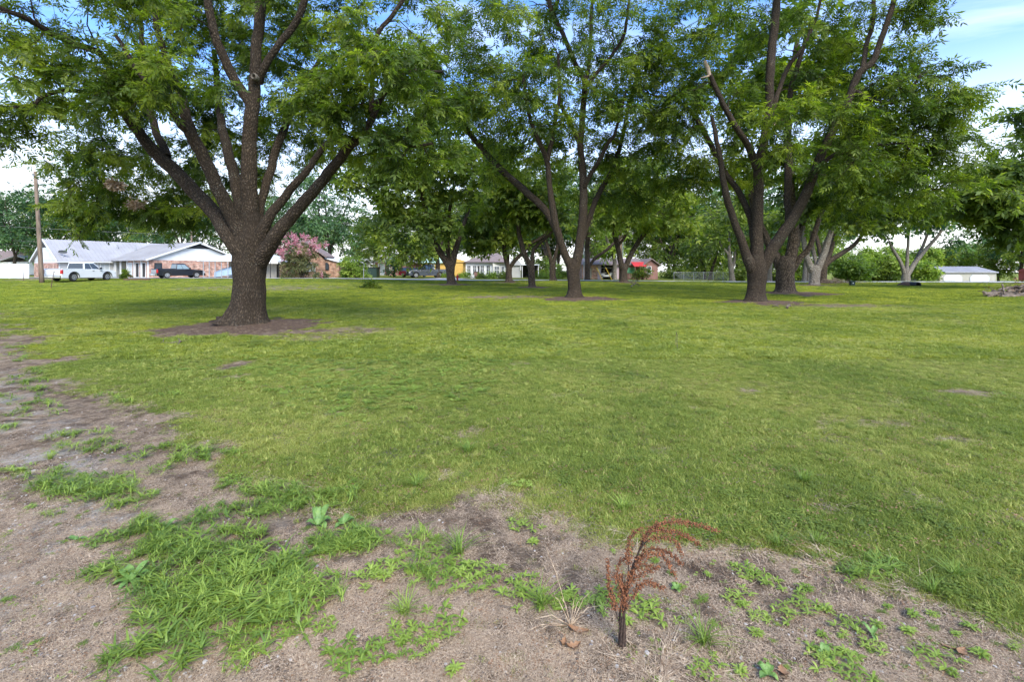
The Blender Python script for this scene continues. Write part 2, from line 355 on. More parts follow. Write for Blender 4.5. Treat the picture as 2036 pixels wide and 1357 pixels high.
# trees of the lawn: pixel of the foot, distance, radius of the bare ring
BASES = dict(T1=(487, 648, 13.0, 1.75), T2=(1143, 594, 24.6, 1.9), T3=(1503, 602, 21.6, 1.7), T4=(1562, 585, 29.0, 2.2),
             T5=(1619, 568, 43.5, 1.6), T6=(1637, 563, 51.5, 1.5), T7=(896, 568, 44.0, 1.8), T8=(1012, 563, 50.0, 1.6),
             T9=(1058, 573, 38.0, 1.3), T10=(1100, 560, 57.0, 1.0), T11=(1240, 563, 51.0, 1.6), T12=(1168, 557, 62.0, 0.8))
TREE_BASES = [((b[0] - CX) / FPX * b[2], b[2], b[3]) for b in BASES.values()]
# edge between lawn and the bare track / bare soil (photo pixels on the ground)
EDGE = [(0, 632), (40, 672), (90, 712), (150, 750), (210, 790), (290, 828), (370, 880), (440, 925), (520, 955), (600, 985), (700, 1008), (800, 1012),
        (900, 1002), (1000, 1015), (1100, 1028), (1190, 1062), (1300, 1085), (1400, 1078), (1500, 1088), (1640, 1118), (1740, 1165), (1850, 1205), (1950, 1235), (2036, 1245)]
_e = [ground_at(*p) for p in EDGE]
_e = [(-90, 58), (-37, 29.5), (-22, 18.5)] + _e + [(4.2, 1.35), (9, 0.3)]
POLY = np.array(_e + [(9, -30), (-90, -30), (-90, 62)])
def inside_dist(x, y):
    """signed distance to the bare-soil polygon: positive inside"""
    x = np.asarray(x, float).ravel(); y = np.asarray(y, float).ravel()
    d = np.full(x.shape, 1e9); ins = np.zeros(x.shape, bool); n = len(POLY)
    for i in range(n):
        ax, ay = POLY[i]; bx, by = POLY[(i + 1) % n]
        ex, ey = bx - ax, by - ay; t = np.clip(((x - ax) * ex + (y - ay) * ey) / (ex * ex + ey * ey), 0, 1)
        d = np.minimum(d, np.hypot(x - ax - t * ex, y - ay - t * ey))
        c = ((ay > y) != (by > y)) & (x < (bx - ax) * (y - ay) / ((by - ay) if by != ay else 1e-9) + ax); ins ^= c
    return np.where(ins, d, -d)
def soil(x, y):
    """0 = full grass, 1 = bare"""
    x = np.asarray(x, float).ravel(); y = np.asarray(y, float).ravel()
    dist = np.maximum(y, 2)
    n = fbm(x * 3.2, y * 3.2, 5, 4); n2 = fbm(x * 0.7, y * 0.7, 9, 3)
    n3 = fbm(x * 9, y * 9, 15, 3)
    s = smooth(inside_dist(x, y) / (0.062 * dist) + 1.5 * n + 0.9 * n2 + 0.5 * n3, -1.3, 1.3)
    for (tx, ty, tr) in TREE_BASES:
        q = np.hypot((x - tx - 0.1 * tr), (y - ty + 0.15 * tr)) / tr
        s = np.maximum(s, smooth(-q + 0.55 * n + 0.30 * n2 + .25 * n3, -1.35, -0.75))
    s = np.maximum(s, .42 * smooth(fbm(x * 4.2, y * 4.2, 91, 4), .25, .75) * (1 - smooth(y, 14, 25)))
    # thin, worn patches in the lawn
    w = fbm(x * 0.55 + 3, y * 0.8 + 9, 21, 4)
    far = smooth(y, 5, 12) * (1 - smooth(y, 22, 38)) * smooth(x, -1, 6)
    s = np.maximum(s, smooth(w + 0.25 * n, 0.72, 1.15) * 0.55 * (0.5 + far))
    for (px, py, rx, ry, a) in [(478, 722, 26, 12, .9), (680, 655, 90, 10, .55), (640, 668, 120, 14, .5), (130, 560, 60, 4, .7), (540, 574, 150, 7, .5), (420, 573, 90, 5, .45),
                                (1920, 780, 60, 9, .7), (1900, 872, 60, 14, .6), (1790, 845, 40, 9, .5), (1620, 606, 120, 6, .6), (1000, 590, 120, 5, .6), (1580, 690, 80, 8, .4), (1950, 640, 70, 8, .35)]:
        X, Y = ground_at(px, py); X1, _ = ground_at(px + rx, py); _, Y1 = ground_at(px, py + ry)
        q = np.hypot((x - X) / (X1 - X), (y - Y) / (Y - Y1)); s = np.maximum(s, a * smooth(-q + 0.8 * n + .4 * n2, -1.5, -0.4))
    return s

def relief(x, y, s):
    return (0.010 + .010 * s) * fbm(x * 5, y * 5, 31, 4) * (1 - smooth(y, 9, 13)) + .020 * s * vnoise(x * 2.2, y * 2.2, 33) * (1 - smooth(y, 9, 14)) - 0.014 * s * (1 - smooth(y, 24, 30))
def axis(lo, hi, c, d0, g):
    out = [c]; d = d0
    while out[-1] < hi: out.append(out[-1] + max(d0, g * (out[-1] - c)))
    neg = [c]
    while neg[-1] > lo: neg.append(neg[-1] - max(d0, g * (c - neg[-1])))
    return np.array(sorted(set(neg[1:] + out)))
gx = axis(-420, 420, 0.3, 0.045, 0.032); gy = axis(-120, 500, 1.9, 0.035, 0.024)
GX, GY = np.meshgrid(gx, gy)
_s = soil(GX, GY); _x, _y = GX.ravel(), GY.ravel()
_z = terrain(_x, _y) + relief(_x, _y, _s)
nx, ny = len(gx), len(gy)
idx = np.arange(nx * ny).reshape(ny, nx)
F = np.stack([idx[:-1, :-1], idx[:-1, 1:], idx[1:, 1:], idx[1:, :-1]], -1).reshape(-1, 4)
# gravelly share of the track: towards the left
_g = smooth(inside_dist(_x, _y), 0.1, 1.2) * smooth(-_x, 0.9, 2.4)
def ground_mat():
    m, nt, out = new_mat('lawn_and_soil'); N, L = nt.nodes, nt.links
    g = N.new('ShaderNodeNewGeometry'); a = N.new('ShaderNodeAttribute'); a.attribute_name = 'soil'; ag = N.new('ShaderNodeAttribute'); ag.attribute_name = 'gravel'
    def noise(sc, det=6, rough=.55, dist=0.0):
        n = N.new('ShaderNodeTexNoise'); n.inputs['Scale'].default_value = sc; n.inputs['Detail'].default_value = det; n.inputs['Roughness'].default_value = rough; n.inputs['Distortion'].default_value = dist
        L.new(g.outputs['Position'], n.inputs['Vector']); return n.outputs[0]
    def mr(src, lo, hi, a=0., b=1.):
        r = N.new('ShaderNodeMapRange'); r.inputs['From Min'].default_value = lo; r.inputs['From Max'].default_value = hi; r.inputs['To Min'].default_value = a; r.inputs['To Max'].default_value = b
        L.new(src, r.inputs[0]); return r.outputs[0]
    def mix(f, c0, c1):
        x = N.new('ShaderNodeMix'); x.data_type = 'RGBA'; L.new(f, x.inputs[0])
        for c, k in ((c0, 6), (c1, 7)):
            if isinstance(c, tuple): x.inputs[k].default_value = (*c, 1)
            else: L.new(c, x.inputs[k])
        return x.outputs[2]
    grassc = mix(mr(noise(0.45, 5), .38, .64), (0.13, 0.165, 0.026), (0.29, 0.295, 0.045))
    grassc = mix(mr(noise(7, 6), .3, .75, 0, .6), grassc, (0.06, 0.085, 0.02))
    grassc = mix(mr(noise(2.0, 6, .7), .55, .75, 0, .6), grassc, (0.27, 0.235, 0.11))
    soilc = mix(mr(noise(3.5, 8, .65), .33, .66), (0.140, 0.090, 0.056), (0.400, 0.298, 0.198))
    soilc = mix(mr(noise(45, 5, .7), .50, .66, 0, .8), soilc, (0.52, 0.40, 0.29))
    soilc = mix(mr(noise(31, 6, .75), .53, .66, 0, .8), soilc, (0.075, 0.048, 0.032))
    soilc = mix(mr(noise(1.3, 6, .68), .44, .58, 0, .72), soilc, (0.105, 0.067, 0.045))
    soilc = mix(mr(noise(.9, 5, .6, .3), .56, .70, 0, .7), soilc, (0.46, 0.38, 0.30))
    gm = N.new('ShaderNodeMath'); gm.operation = 'MULTIPLY'; L.new(ag.outputs['Fac'], gm.inputs[0]); L.new(mr(noise(1.7, 8, .72, .4), .47, .57), gm.inputs[1])
    soilc = mix(gm.outputs[0], soilc, mix(mr(noise(60, 4, .7), .35, .7), (0.44, 0.39, 0.33), (0.76, 0.71, 0.63)))
    ah = N.new('ShaderNodeAttribute'); ah.attribute_name = 'humus'
    soilc = mix(ah.outputs['Fac'], soilc, mix(mr(noise(16, 6, .7), .35, .68), (0.075, 0.047, 0.033), (0.22, 0.15, 0.105)))
    f = N.new('ShaderNodeMath'); f.operation = 'MULTIPLY_ADD'; L.new(mr(noise(14, 6, .7), .3, .7, -.28, .28), f.inputs[0]); f.inputs[1].default_value = 1.0; L.new(a.outputs['Fac'], f.inputs[2])
    col = mix(mr(f.outputs[0], .28, .62), grassc, soilc)
    b = N.new('ShaderNodeBsdfPrincipled'); b.inputs['Roughness'].default_value = 0.97; b.inputs['Specular IOR Level'].default_value = 0.12
    L.new(col, b.inputs['Base Color'])
    hh = N.new('ShaderNodeMath'); hh.operation = 'ADD'; L.new(noise(50, 6, .7), hh.inputs[0]); L.new(noise(9, 5, .6), hh.inputs[1])
    bp = N.new('ShaderNodeBump'); bp.inputs['Strength'].default_value = 1.0; bp.inputs['Distance'].default_value = 0.05
    L.new(hh.outputs[0], bp.inputs['Height']); L.new(bp.outputs[0], b.inputs['Normal']); L.new(b.outputs[0], out.inputs[0])
    return m
_h = np.zeros(len(_x))
for (tx, ty, tr) in TREE_BASES: _h = np.maximum(_h, smooth(-np.hypot(_x - tx, _y - ty) / tr, -1.7, -1.0))
me = np_mesh('ground', np.stack([_x, _y, _z], -1), F, [('humus', 'FLOAT', 'POINT', _h), ('soil', 'FLOAT', 'POINT', _s), ('gravel', 'FLOAT', 'POINT', _g)], True)
tag(link_mesh('ground', me, ground_mat()), kind='structure')

# roads: thin sheets following the ground
def ribbon(name, pts, width, mat, lift=0.02, step=2.0):
    P2 = []
    for (a, b) in zip(pts[:-1], pts[1:]):
        n = max(1, int(math.dist(a, b) / step))
        for i in range(n): P2.append((a[0] + (b[0] - a[0]) * i / n, a[1] + (b[1] - a[1]) * i / n))
    P2.append(pts[-1]); P2 = np.array(P2)
    T = np.gradient(P2, axis=0); T /= np.linalg.norm(T, axis=1)[:, None]; Nn = np.stack([-T[:, 1], T[:, 0]], -1)
    cols = 5; V = []
    for j in range(cols):
        q = P2 + Nn * width * (j / (cols - 1) - .5); V.append(np.stack([q[:, 0], q[:, 1], terrain(q[:, 0], q[:, 1]) + lift], -1))
    V = np.stack(V, 1); n = len(P2); ii = np.arange(n * cols).reshape(n, cols)
    Fq = np.stack([ii[:-1, :-1], ii[1:, :-1], ii[1:, 1:], ii[:-1, 1:]], -1).reshape(-1, 4)
    return tag(link_mesh(name, np_mesh(name, V.reshape(-1, 3), Fq), mat), kind='structure')
ribbon('road', [(-110, 66.5), (-60, 61.5), (-25, 59.5), (10, 58.5), (50, 53.5), (120, 47)], 4.6, MT['asphalt'], 0.055)
ribbon('side_road', [(-9.5, 61), (-8, 70), (-4.5, 90), (-2, 130)], 4.5, MT['asphalt'], 0.050)
ribbon('driveway', [(-47, 61.5), (-42.5, 71)], 5.0, MT['concrete'], 0.065)

# ------------------------------------------------------------------ tree machinery
def rand_unit(n, g=rng):
    v = g.normal(size=(n, 3)); return v / np.linalg.norm(v, axis=1)[:, None]
def nrm(v): return v / np.maximum(np.linalg.norm(v, axis=-1, keepdims=True), 1e-9)

def resample(pts, rad, step):
    """Catmull-Rom through control points"""
    pts = np.asarray(pts, float); rad = np.asarray(rad, float)
    p = np.vstack([2 * pts[0] - pts[1], pts, 2 * pts[-1] - pts[-2]]); out = []; ro = []
    for i in range(len(pts) - 1):
        p0, p1, p2, p3 = p[i:i + 4]; n = max(1, int(np.linalg.norm(p2 - p1) / step))
        for k in range(n):
            t = k / n; out.append(0.5 * (2 * p1 + (p2 - p0) * t + (2 * p0 - 5 * p1 + 4 * p2 - p3) * t * t + (3 * p1 - p0 - 3 * p2 + p3) * t ** 3)); ro.append(rad[i] * (1 - t) + rad[i + 1] * t)
    out.append(pts[-1]); ro.append(rad[-1])
    return np.array(out), np.array(ro)

def tube_np(pts, rad, k, rough=0.0, seed=0, lobes=0.0, close=True):
    n = len(pts); T = np.gradient(pts, axis=0) if n > 2 else np.repeat((pts[1] - pts[0])[None], n, 0)
    T = nrm(T); u = np.cross(T[0], [0.31, 0.94, 0.12]); u /= np.linalg.norm(u); U = []
    for t in T:
        u = u - t * u.dot(t); u /= np.linalg.norm(u); U.append(u)
    U = np.array(U); W = np.cross(T, U); th = np.arange(k) / k * 2 * pi
    L = np.concatenate([[0], np.cumsum(np.linalg.norm(np.diff(pts, axis=0), axis=1))])
    rr = np.repeat(rad[:, None], k, 1)
    if rough:
        r = np.random.default_rng(seed); ph = r.uniform(0, 6.28, 8)
        TH, LL = np.meshgrid(th, L)
        rr = rr * (1 + rough * (np.sin(2 * TH + ph[0] + LL * 1.1) * .5 + np.sin(3 * TH + ph[1] - LL * 2.0) * .45 + np.sin(5 * TH + ph[2] + LL * 2.7) * .35 + np.sin(LL * 5 + ph[3] + TH) * .3 + np.sin(LL * 11 + 4 * TH + ph[4]) * .22 + np.sin(9 * TH + 3 * LL + ph[5]) * .22))
        if lobes: rr = rr * (1 + lobes * np.exp(-LL / 0.35) * (np.abs(np.sin(3.0 * TH + ph[6])) - .4) + 0.05 * np.exp(-LL / 1.5) * np.sin(7 * TH + ph[7]))
    V = pts[:, None] + rr[..., None] * (np.cos(th)[None, :, None] * U[:, None] + np.sin(th)[None, :, None] * W[:, None])
    r0 = max(float(np.mean(rad)), 0.02)
    off = seed * 1.37 % 17
    bk = np.stack(np.broadcast_arrays(r0 * np.cos(th)[None] + off, r0 * np.sin(th)[None] + off * .5, L[:, None]), -1)
    ii = np.arange(n * k).reshape(n, k); nx_ = np.roll(ii, -1, 1)
    Fq = np.stack([ii[:-1], nx_[:-1], nx_[1:], ii[1:]], -1).reshape(-1, 4)
    return V.reshape(-1, 3), Fq, bk.reshape(-1, 3)

def tubes_to_mesh(name, tubes, mat, parent):
    V = []; Fs = []; B = []; b = 0
    for v, f, k in tubes: V.append(v); Fs.append(f + b); B.append(k); b += len(v)
    me = np_mesh(name, np.vstack(V), np.vstack(Fs), [('bk', 'FLOAT_VECTOR', 'POINT', np.vstack(B))], True)
    return link_mesh(name, me, mat, parent)

def thin_tubes(A, Bp, ra, rb):
    """many straight three-sided twigs at once"""
    n = len(A); d = nrm(Bp - A); u = nrm(np.cross(d, [0.3, 0.2, 0.93])); w = np.cross(d, u)
    th = np.arange(3) / 3 * 2 * pi; ring = np.cos(th)[None, :, None] * u[:, None] + np.sin(th)[None, :, None] * w[:, None]
    V = np.concatenate([A[:, None] + ring * ra[:, None, None], Bp[:, None] + ring * rb[:, None, None]], 1)
    f = np.array([[0, 1, 4, 3], [1, 2, 5, 4], [2, 0, 3, 5]]); Fq = (np.arange(n)[:, None, None] * 6 + f[None]).reshape(-1, 4)
    return V.reshape(-1, 3), Fq, V.reshape(-1, 3) * 1.0

def compound_leaves(base, axis_, L, pairs, lw, ll, g, droop=0.25, tint=None):
    """pinnate leaves: base (N,3), axis (N,3), length L (N). returns verts, quads, tint per face"""
    N = len(base); a = nrm(axis_); up = rand_unit(N, g) * 0.9 + np.array([0, 0, 1.0]); up = nrm(up - a * np.sum(up * a, 1, keepdims=True)); s = np.cross(a, up)
    K = pairs * 2 + 1; V = np.empty((N, K, 4, 3), np.float32)
    for k in range(K):
        if k == K - 1: t, sd = 0.92, 0
        else: t, sd = 0.22 + 0.66 * (k // 2) / max(1, pairs - 1), (1 if k % 2 else -1)
        pos = base + a * (L * t)[:, None] - up * (L * droop * t * t)[:, None]
        ang = np.radians(g.uniform(40, 70, N)) * sd; le = (ll * L * g.uniform(.8, 1.2, N))[:, None] * (1.0 if k < K - 1 else 1.15) * (0.75 + 0.5 * t)
        d = a * np.cos(ang)[:, None] + s * np.sin(ang)[:, None] - up * g.uniform(.0, .5, N)[:, None]; d = nrm(d)
        wv = nrm(np.cross(d, up + 0.5 * rand_unit(N, g))) * le * lw
        mid = pos + d * le * 0.45
        V[:, k, 0] = pos; V[:, k, 1] = mid + wv; V[:, k, 2] = pos + d * le - up * le * .12; V[:, k, 3] = mid - wv
    Fq = np.arange(N * K * 4).reshape(-1, 4)
    tn = (tint if tint is not None else g.uniform(0, 1, N))[:, None] + g.uniform(-.1, .1, (N, K))
    return V.reshape(-1, 3), Fq, tn.ravel()

def grow_tree(name, label, foot, limbs, lobes, leaf, group=None, cat='tree', bark='bark', leafmat='leaf', ksides=14, seed=1,
              twigs=6, per_twig=8, twig_len=(.45, 1.0), pairs=5, leaf_len=0.34, trunk_step=0.12, rough=0.05, shell=0.45, extra=None, bright=0.0, thin=1.0, shapes=None):
    """foot: world xyz of the base. limbs: list of (points world, radii); limbs[0] is the trunk.
    lobes: list of (centre, radii, count): leaf clumps are spread in them and joined to the nearest wood."""
    g = np.random.default_rng(seed)
    root = thing(name, label, cat, foot, 0, group); foot = np.array(foot, float)
    nodes = []; nrad = []; ndir = []
    parts = []
    for i, (pts, rad) in enumerate(limbs):
        p, r = resample(pts, rad, trunk_step if i == 0 else trunk_step * 1.3); p = p - foot
        if i > 0:   # root the limb inside the trunk
            tp, tr = limbs[0]; tp = np.array([np.array(q_, float) for q_ in tp]) - foot; tt, rr_ = resample(tp, tr, .1); dd_ = np.linalg.norm(tt - p[0], axis=1); j_ = int(np.argmin(dd_))
            if dd_[j_] < 1.3 * rr_[j_] + .05:
                zz_ = tt[j_, 2] - 2.2 * r[0] - .15; j2 = int(np.argmin(abs(tt[:, 2] - max(zz_, .3)))); c0_ = tt[j2]; n_ = 6; tq = np.linspace(0, 1, n_, endpoint=False)[:, None]
                mid_ = (c0_ + p[0]) / 2 + (tt[j2] - p[0]) * np.array([.12, .12, 0]); pre = (1 - tq) ** 2 * c0_ + 2 * tq * (1 - tq) * mid_ + tq ** 2 * p[0]; p = np.vstack([pre, p]); r = np.concatenate([r[0] * np.linspace(.45, .96, n_), r])
        if i > 0:   # slight natural wander
            w = np.cumsum(g.normal(0, .012, p.shape), 0) * (1 + 0 * r[:, None]); w -= np.linspace(0, 1, len(p))[:, None] * w[-1]; p = p + w
        k = ksides * 2 if i == 0 else max(6, int(ksides * (0.55 + 3 * r[0] / max(limbs[0][1][0], .1) * .3)))
        parts.append(tube_np(p, r, k, rough * (1.0 if i == 0 else 0.7), seed * 31 + i, 0.17 if i == 0 else 0))
        nodes.append(p); nrad.append(r); ndir.append(nrm(np.gradient(p, axis=0)))
    tk = tubes_to_mesh('trunk', parts[:1], MT[bark], root)
    if len(parts) > 1 and ksides >= 12:
        for q in parts[1:]: tubes_to_mesh('limb', [q], MT[bark], root)
    elif len(parts) > 1: tubes_to_mesh('limbs', parts[1:], MT[bark], root)
    NO = np.vstack(nodes); NR = np.concatenate(nrad); ND = np.vstack(ndir)
    low = NO[:, 2] > min(1.6, 0.35 * NO[:, 2].max())
    NO, NR, ND = NO[low], NR[low], ND[low]
    att = []
    for (c, rd, n) in lobes:
        q = rand_unit(n, g) * (g.uniform(shell ** 3, 1, n) ** (1 / 3))[:, None]
        att.append(np.array(c) - foot + q * np.array(rd))
    att = np.vstack(att)
    d0 = np.array([np.min(np.linalg.norm(NO - a, axis=1)) for a in att]); att = att[np.argsort(d0)]
    btubes = []; tipA = []; tipD = []
    for a in att:
        dv = a - NO; dist = np.linalg.norm(dv, axis=1)
        cosang = np.sum(dv * ND, 1) / np.maximum(dist, 1e-6)
        j = int(np.argmin(dist * (1.35 - 0.45 * cosang)))
        p0, L = NO[j], dist[j]
        m = max(3, int(L / 0.35) + 1); t = np.linspace(0, 1, m)[:, None]
        c1 = p0 + ND[j] * L * 0.35 + np.array([0, 0, 0.06 * L])
        cv = (1 - t) ** 2 * p0 + 2 * t * (1 - t) * c1 + t * t * a
        cv[1:-1] += g.normal(0, .035, (m - 2, 3)) * min(L, 2)
        r0 = min(NR[j] * .7, 0.012 + 0.016 * L) * thin; rr = np.linspace(r0, 0.007 * thin, m)
        btubes.append(tube_np(cv, rr, 5 if r0 > .03 else 4, 0, 1))
        NO = np.vstack([NO, cv[1:]]); NR = np.concatenate([NR, rr[1:]]); ND = np.vstack([ND, nrm(np.gradient(cv, axis=0))[1:]])
        tipA.append(a); tipD.append(nrm((a - cv[-2])[None])[0])
    tipA = np.array(tipA); tipD = np.array(tipD)
    n = len(tipA); A = np.repeat(tipA, twigs, 0); D = np.repeat(tipD, twigs, 0)
    D = nrm(D * .5 + rand_unit(len(A), g) * np.array([1, 1, .55])); TL = g.uniform(*twig_len, len(A)); A = A - D * 0.05
    Bp = A + D * TL[:, None] - np.array([0, 0, 1]) * (TL * g.uniform(0, .3, len(A)))[:, None]
    btubes.append(thin_tubes(A, Bp, np.full(len(A), .008 * thin), np.full(len(A), .003 * thin)))
    tubes_to_mesh('branches', btubes, MT[bark], root)['kind'] = 'stuff'
    # leaves along every twig
    K = per_twig; t = (np.arange(K) + g.uniform(0, 1, (len(A), K))) / K
    base = A[:, None] + (Bp - A)[:, None] * t[..., None]; base = base.reshape(-1, 3)
    ax = np.repeat(nrm(Bp - A), K, 0) * .55 + rand_unit(len(base), g) * np.array([.9, .9, .55]) - np.array([0, 0, .18])
    ct = np.repeat(np.repeat(g.uniform(.15, .8, n), twigs), K) + g.normal(0, .14, len(base)) + bright
    V, Fq, tn = compound_leaves(base, ax, leaf_len * g.uniform(.7, 1.15, len(base)), pairs, 0.155 if pairs > 3 else .22, 0.40 if pairs > 3 else .62, g, tint=ct)
    me = np_mesh('crown', V, Fq, [('tint', 'FLOAT', 'FACE', tn)])
    link_mesh('crown', me, MT[leafmat], root)['kind'] = 'stuff'
    return root

def px_limb(pts, Y, foot_dz=0.0):
    """pts: (px,py,halfwidth px, dY)"""
    out = []; rad = []
    for (px, py, hw, dy) in pts:
        y = Y + dy; out.append(P(px, py, y)); rad.append(hw / FPX * y)
    return (out, rad)
def px_lobe(px, py, rx, ry, Y, dy, ry_m, n):
    y = Y + dy; return (P(px, py, y), (rx / FPX * y, ry_m, ry / FPX * y), n)
def foot_of(key):
    b = BASES[key]; x = (b[0] - CX) / FPX * b[2]; return (x, b[2], float(terrain(x, b[2])) - 0.03)
# ------------------------------------------------------------------ pecan trees of the lawn
def trunk_of(key, pts):
    Y = BASES[key][2]; fx = foot_of(key); l = px_limb(pts, Y); l[0][0] = (l[0][0][0], Y, fx[2] - 0.05); return l

Y = 13.0
t1 = [trunk_of('T1', [(487, 651, 68, 0), (488, 642, 56, 0), (489, 630, 46, 0), (491, 615, 40, 0), (493, 598, 36.5, 0), (495, 560, 34, 0), (497, 520, 37, 0), (499, 480, 37, 0), (500, 450, 26, 0), (499, 425, 19, 0)]),
  px_limb([(499, 470, 24, 0), (499, 442, 21, 0), (497, 332, 17, .1), (497, 258, 16, .1), (502, 200, 15, .1), (507, 158, 13, .1), (508, 92, 12, .1), (516, 18, 12, .1), (520, -60, 10, .3), (512, -160, 8, .5), (520, -260, 5, .6)], Y),
  px_limb([(513, 165, 10, .1), (523, 132, 9, -.1), (545, 92, 8, -.2), (575, 55, 8, -.3), (604, 4, 8, -.5), (630, -80, 6, -.6), (650, -170, 4, -.5)], Y),
  px_limb([(500, 215, 11, .1), (484, 186, 11, 0), (457, 140, 11, -.2), (431, 85, 10, -.4), (413, 18, 9, -.6), (398, -60, 7, -.8), (380, -150, 5, -1)], Y),
  px_limb([(490, 490, 24, -.1), (468, 440, 16, -.3), (438, 380, 15, -.6), (405, 313, 14, -.8), (380, 262, 14, -1.0), (366, 206, 10, -1.0), (348, 158, 9, -1.1), (328, 100, 7, -1.2), (312, 20, 6, -1.3), (300, -80, 4, -1.5)], Y),
  px_limb([(384, 268, 9, -.9), (361, 250, 8, -1.2), (332, 206, 7, -1.6), (302, 173, 6, -2.0), (268, 135, 5, -2.3), (230, 70, 4, -2.6)], Y),
  px_limb([(482, 520, 20, -.1), (453, 478, 17, -.2), (413, 416, 17, .1), (376, 376, 16, .3), (339, 332, 15, .4), (309, 295, 14, .4), (273, 251, 11, .2), (243, 206, 9, 0), (228, 180, 8, -.2), (218, 130, 7, -.8), (192, 94, 7, -1.2), (147, 79, 7, -1.6), (100, 58, 6.5, -2), (55, 33, 6, -2.4), (0, 9, 5, -2.8), (-80, -20, 4, -3)], Y),
  px_limb([(228, 184, 6, -.2), (200, 173, 5, -.5), (165, 180, 5, -.9), (136, 177, 5, -1.3), (92, 188, 4.5, -1.6), (63, 210, 4, -1.8), (20, 215, 3, -2), (-30, 250, 2, -2)], Y),
  px_limb([(330, 312, 9, .4), (324, 290, 9, .7), (313, 258, 8, 1.0), (302, 206, 8, 1.4), (295, 165, 7, 1.8), (283, 100, 5, 2.4), (280, 20, 4, 3)], Y),
  px_limb([(507, 470, 14, .3), (518, 415, 9, .5), (534, 350, 10, .8), (545, 306, 9, 1.0), (564, 265, 9, 1.2), (578, 240, 7, 1.4), (600, 185, 6, 1.7), (640, 110, 4, 2.2)], Y),
  px_limb([(514, 490, 20, 0), (530, 442, 12, -.1), (560, 398, 10, -.1), (590, 361, 9, -.1), (608, 343, 8, 0), (640, 300, 7, .2), (672, 245, 6, .3), (690, 160, 5, .6), (700, 60, 4, .8)], Y),
  px_limb([(518, 515, 20, -.1), (545, 472, 17, -.4), (575, 435, 15, -.5), (619, 380, 13, -.8), (652, 339, 12, -1), (685, 298, 11, -1.2), (715, 268, 9, -1.4), (735, 230, 8, -1.5), (747, 204, 7, -1.6), (775, 165, 6, -1.8), (821, 140, 4, -2.0), (880, 142, 3, -2.2)], Y),
  px_limb([(712, 271, 6, -1.4), (738, 265, 6, -1.5), (775, 275, 5, -1.7), (821, 291, 4, -2.0), (860, 285, 3, -2.2)], Y),
  px_limb([(738, 222, 6, -1.5), (742, 150, 6, -1.5), (750, 74, 5, -1.6), (799, 5, 5, -1.8), (830, -70, 3, -2)], Y),
  px_limb([(494, 470, 20, .5), (480, 400, 14, 1.2), (462, 320, 11, 2.2), (447, 250, 9, 3.0), (434, 180, 7, 3.6), (425, 100, 5, 4)], Y)]
lb1 = [px_lobe(440, 330, 100, 80, Y, 5.5, 1.4, 20), px_lobe(560, 320, 70, 60, Y, 5.0, 1.3, 10), px_lobe(390, 230, 90, 60, Y, 5, 1.4, 12), px_lobe(60, 120, 140, 110, Y, -2.2, 2.0, 18), px_lobe(140, 20, 160, 80, Y, -.6, 2.5, 18), px_lobe(190, 130, 120, 60, Y, -1.6, 1.2, 14), px_lobe(250, 160, 90, 30, Y, -2.0, .8, 7),
  px_lobe(255, 330, 140, 120, Y, 3.4, 1.8, 46), px_lobe(330, 400, 110, 60, Y, 3.6, 1.4, 18), px_lobe(200, 410, 70, 50, Y, 3.2, 1.0, 8), px_lobe(180, 250, 80, 60, Y, 2.5, 1.2, 8),
  px_lobe(330, 40, 140, 90, Y, 2.4, 2.0, 22), px_lobe(320, 150, 90, 30, Y, -2.6, .6, 5), px_lobe(400, 120, 130, 100, Y, 3.4, 1.6, 22), px_lobe(460, 40, 130, 80, Y, 3.0, 1.8, 16), px_lobe(450, 250, 130, 70, Y, 3.8, 1.4, 14), px_lobe(300, 10, 90, 40, Y, -2.2, 1.0, 6),
  px_lobe(560, 160, 80, 120, Y, 2.6, 1.6, 18), px_lobe(620, 60, 120, 90, Y, 1.6, 2.4, 22), px_lobe(640, 230, 90, 80, Y, 1.6, 1.5, 18), px_lobe(690, 200, 80, 70, Y, -1.8, 1.0, 12), px_lobe(720, 290, 70, 30, Y, -.2, 1.2, 6),
  px_lobe(790, 180, 110, 90, Y, -1.2, 2.2, 28), px_lobe(790, 50, 120, 80, Y, -.6, 2.4, 20), px_lobe(840, 295, 70, 34, Y, -1.8, 1.0, 7),
  px_lobe(0, 250, 28, 80, Y, -1.8, .5, 4), px_lobe(480, -190, 460, 130, Y, .5, 4.5, 60), px_lobe(60, -120, 200, 80, Y, -2, 2.5, 12)]
t1 = [(p_, [r_ * .84 for r_ in q_]) for p_, q_ in t1]
grow_tree('pecan_tree', 'largest pecan tree with the widest forked trunk, nearest the camera at left', foot_of('T1'), t1, lb1, 'leaf', 'pecan trees on the lawn', seed=11, ksides=18, per_twig=8, leaf_len=.29, twig_len=(.4, .95), trunk_step=.10, rough=.055)

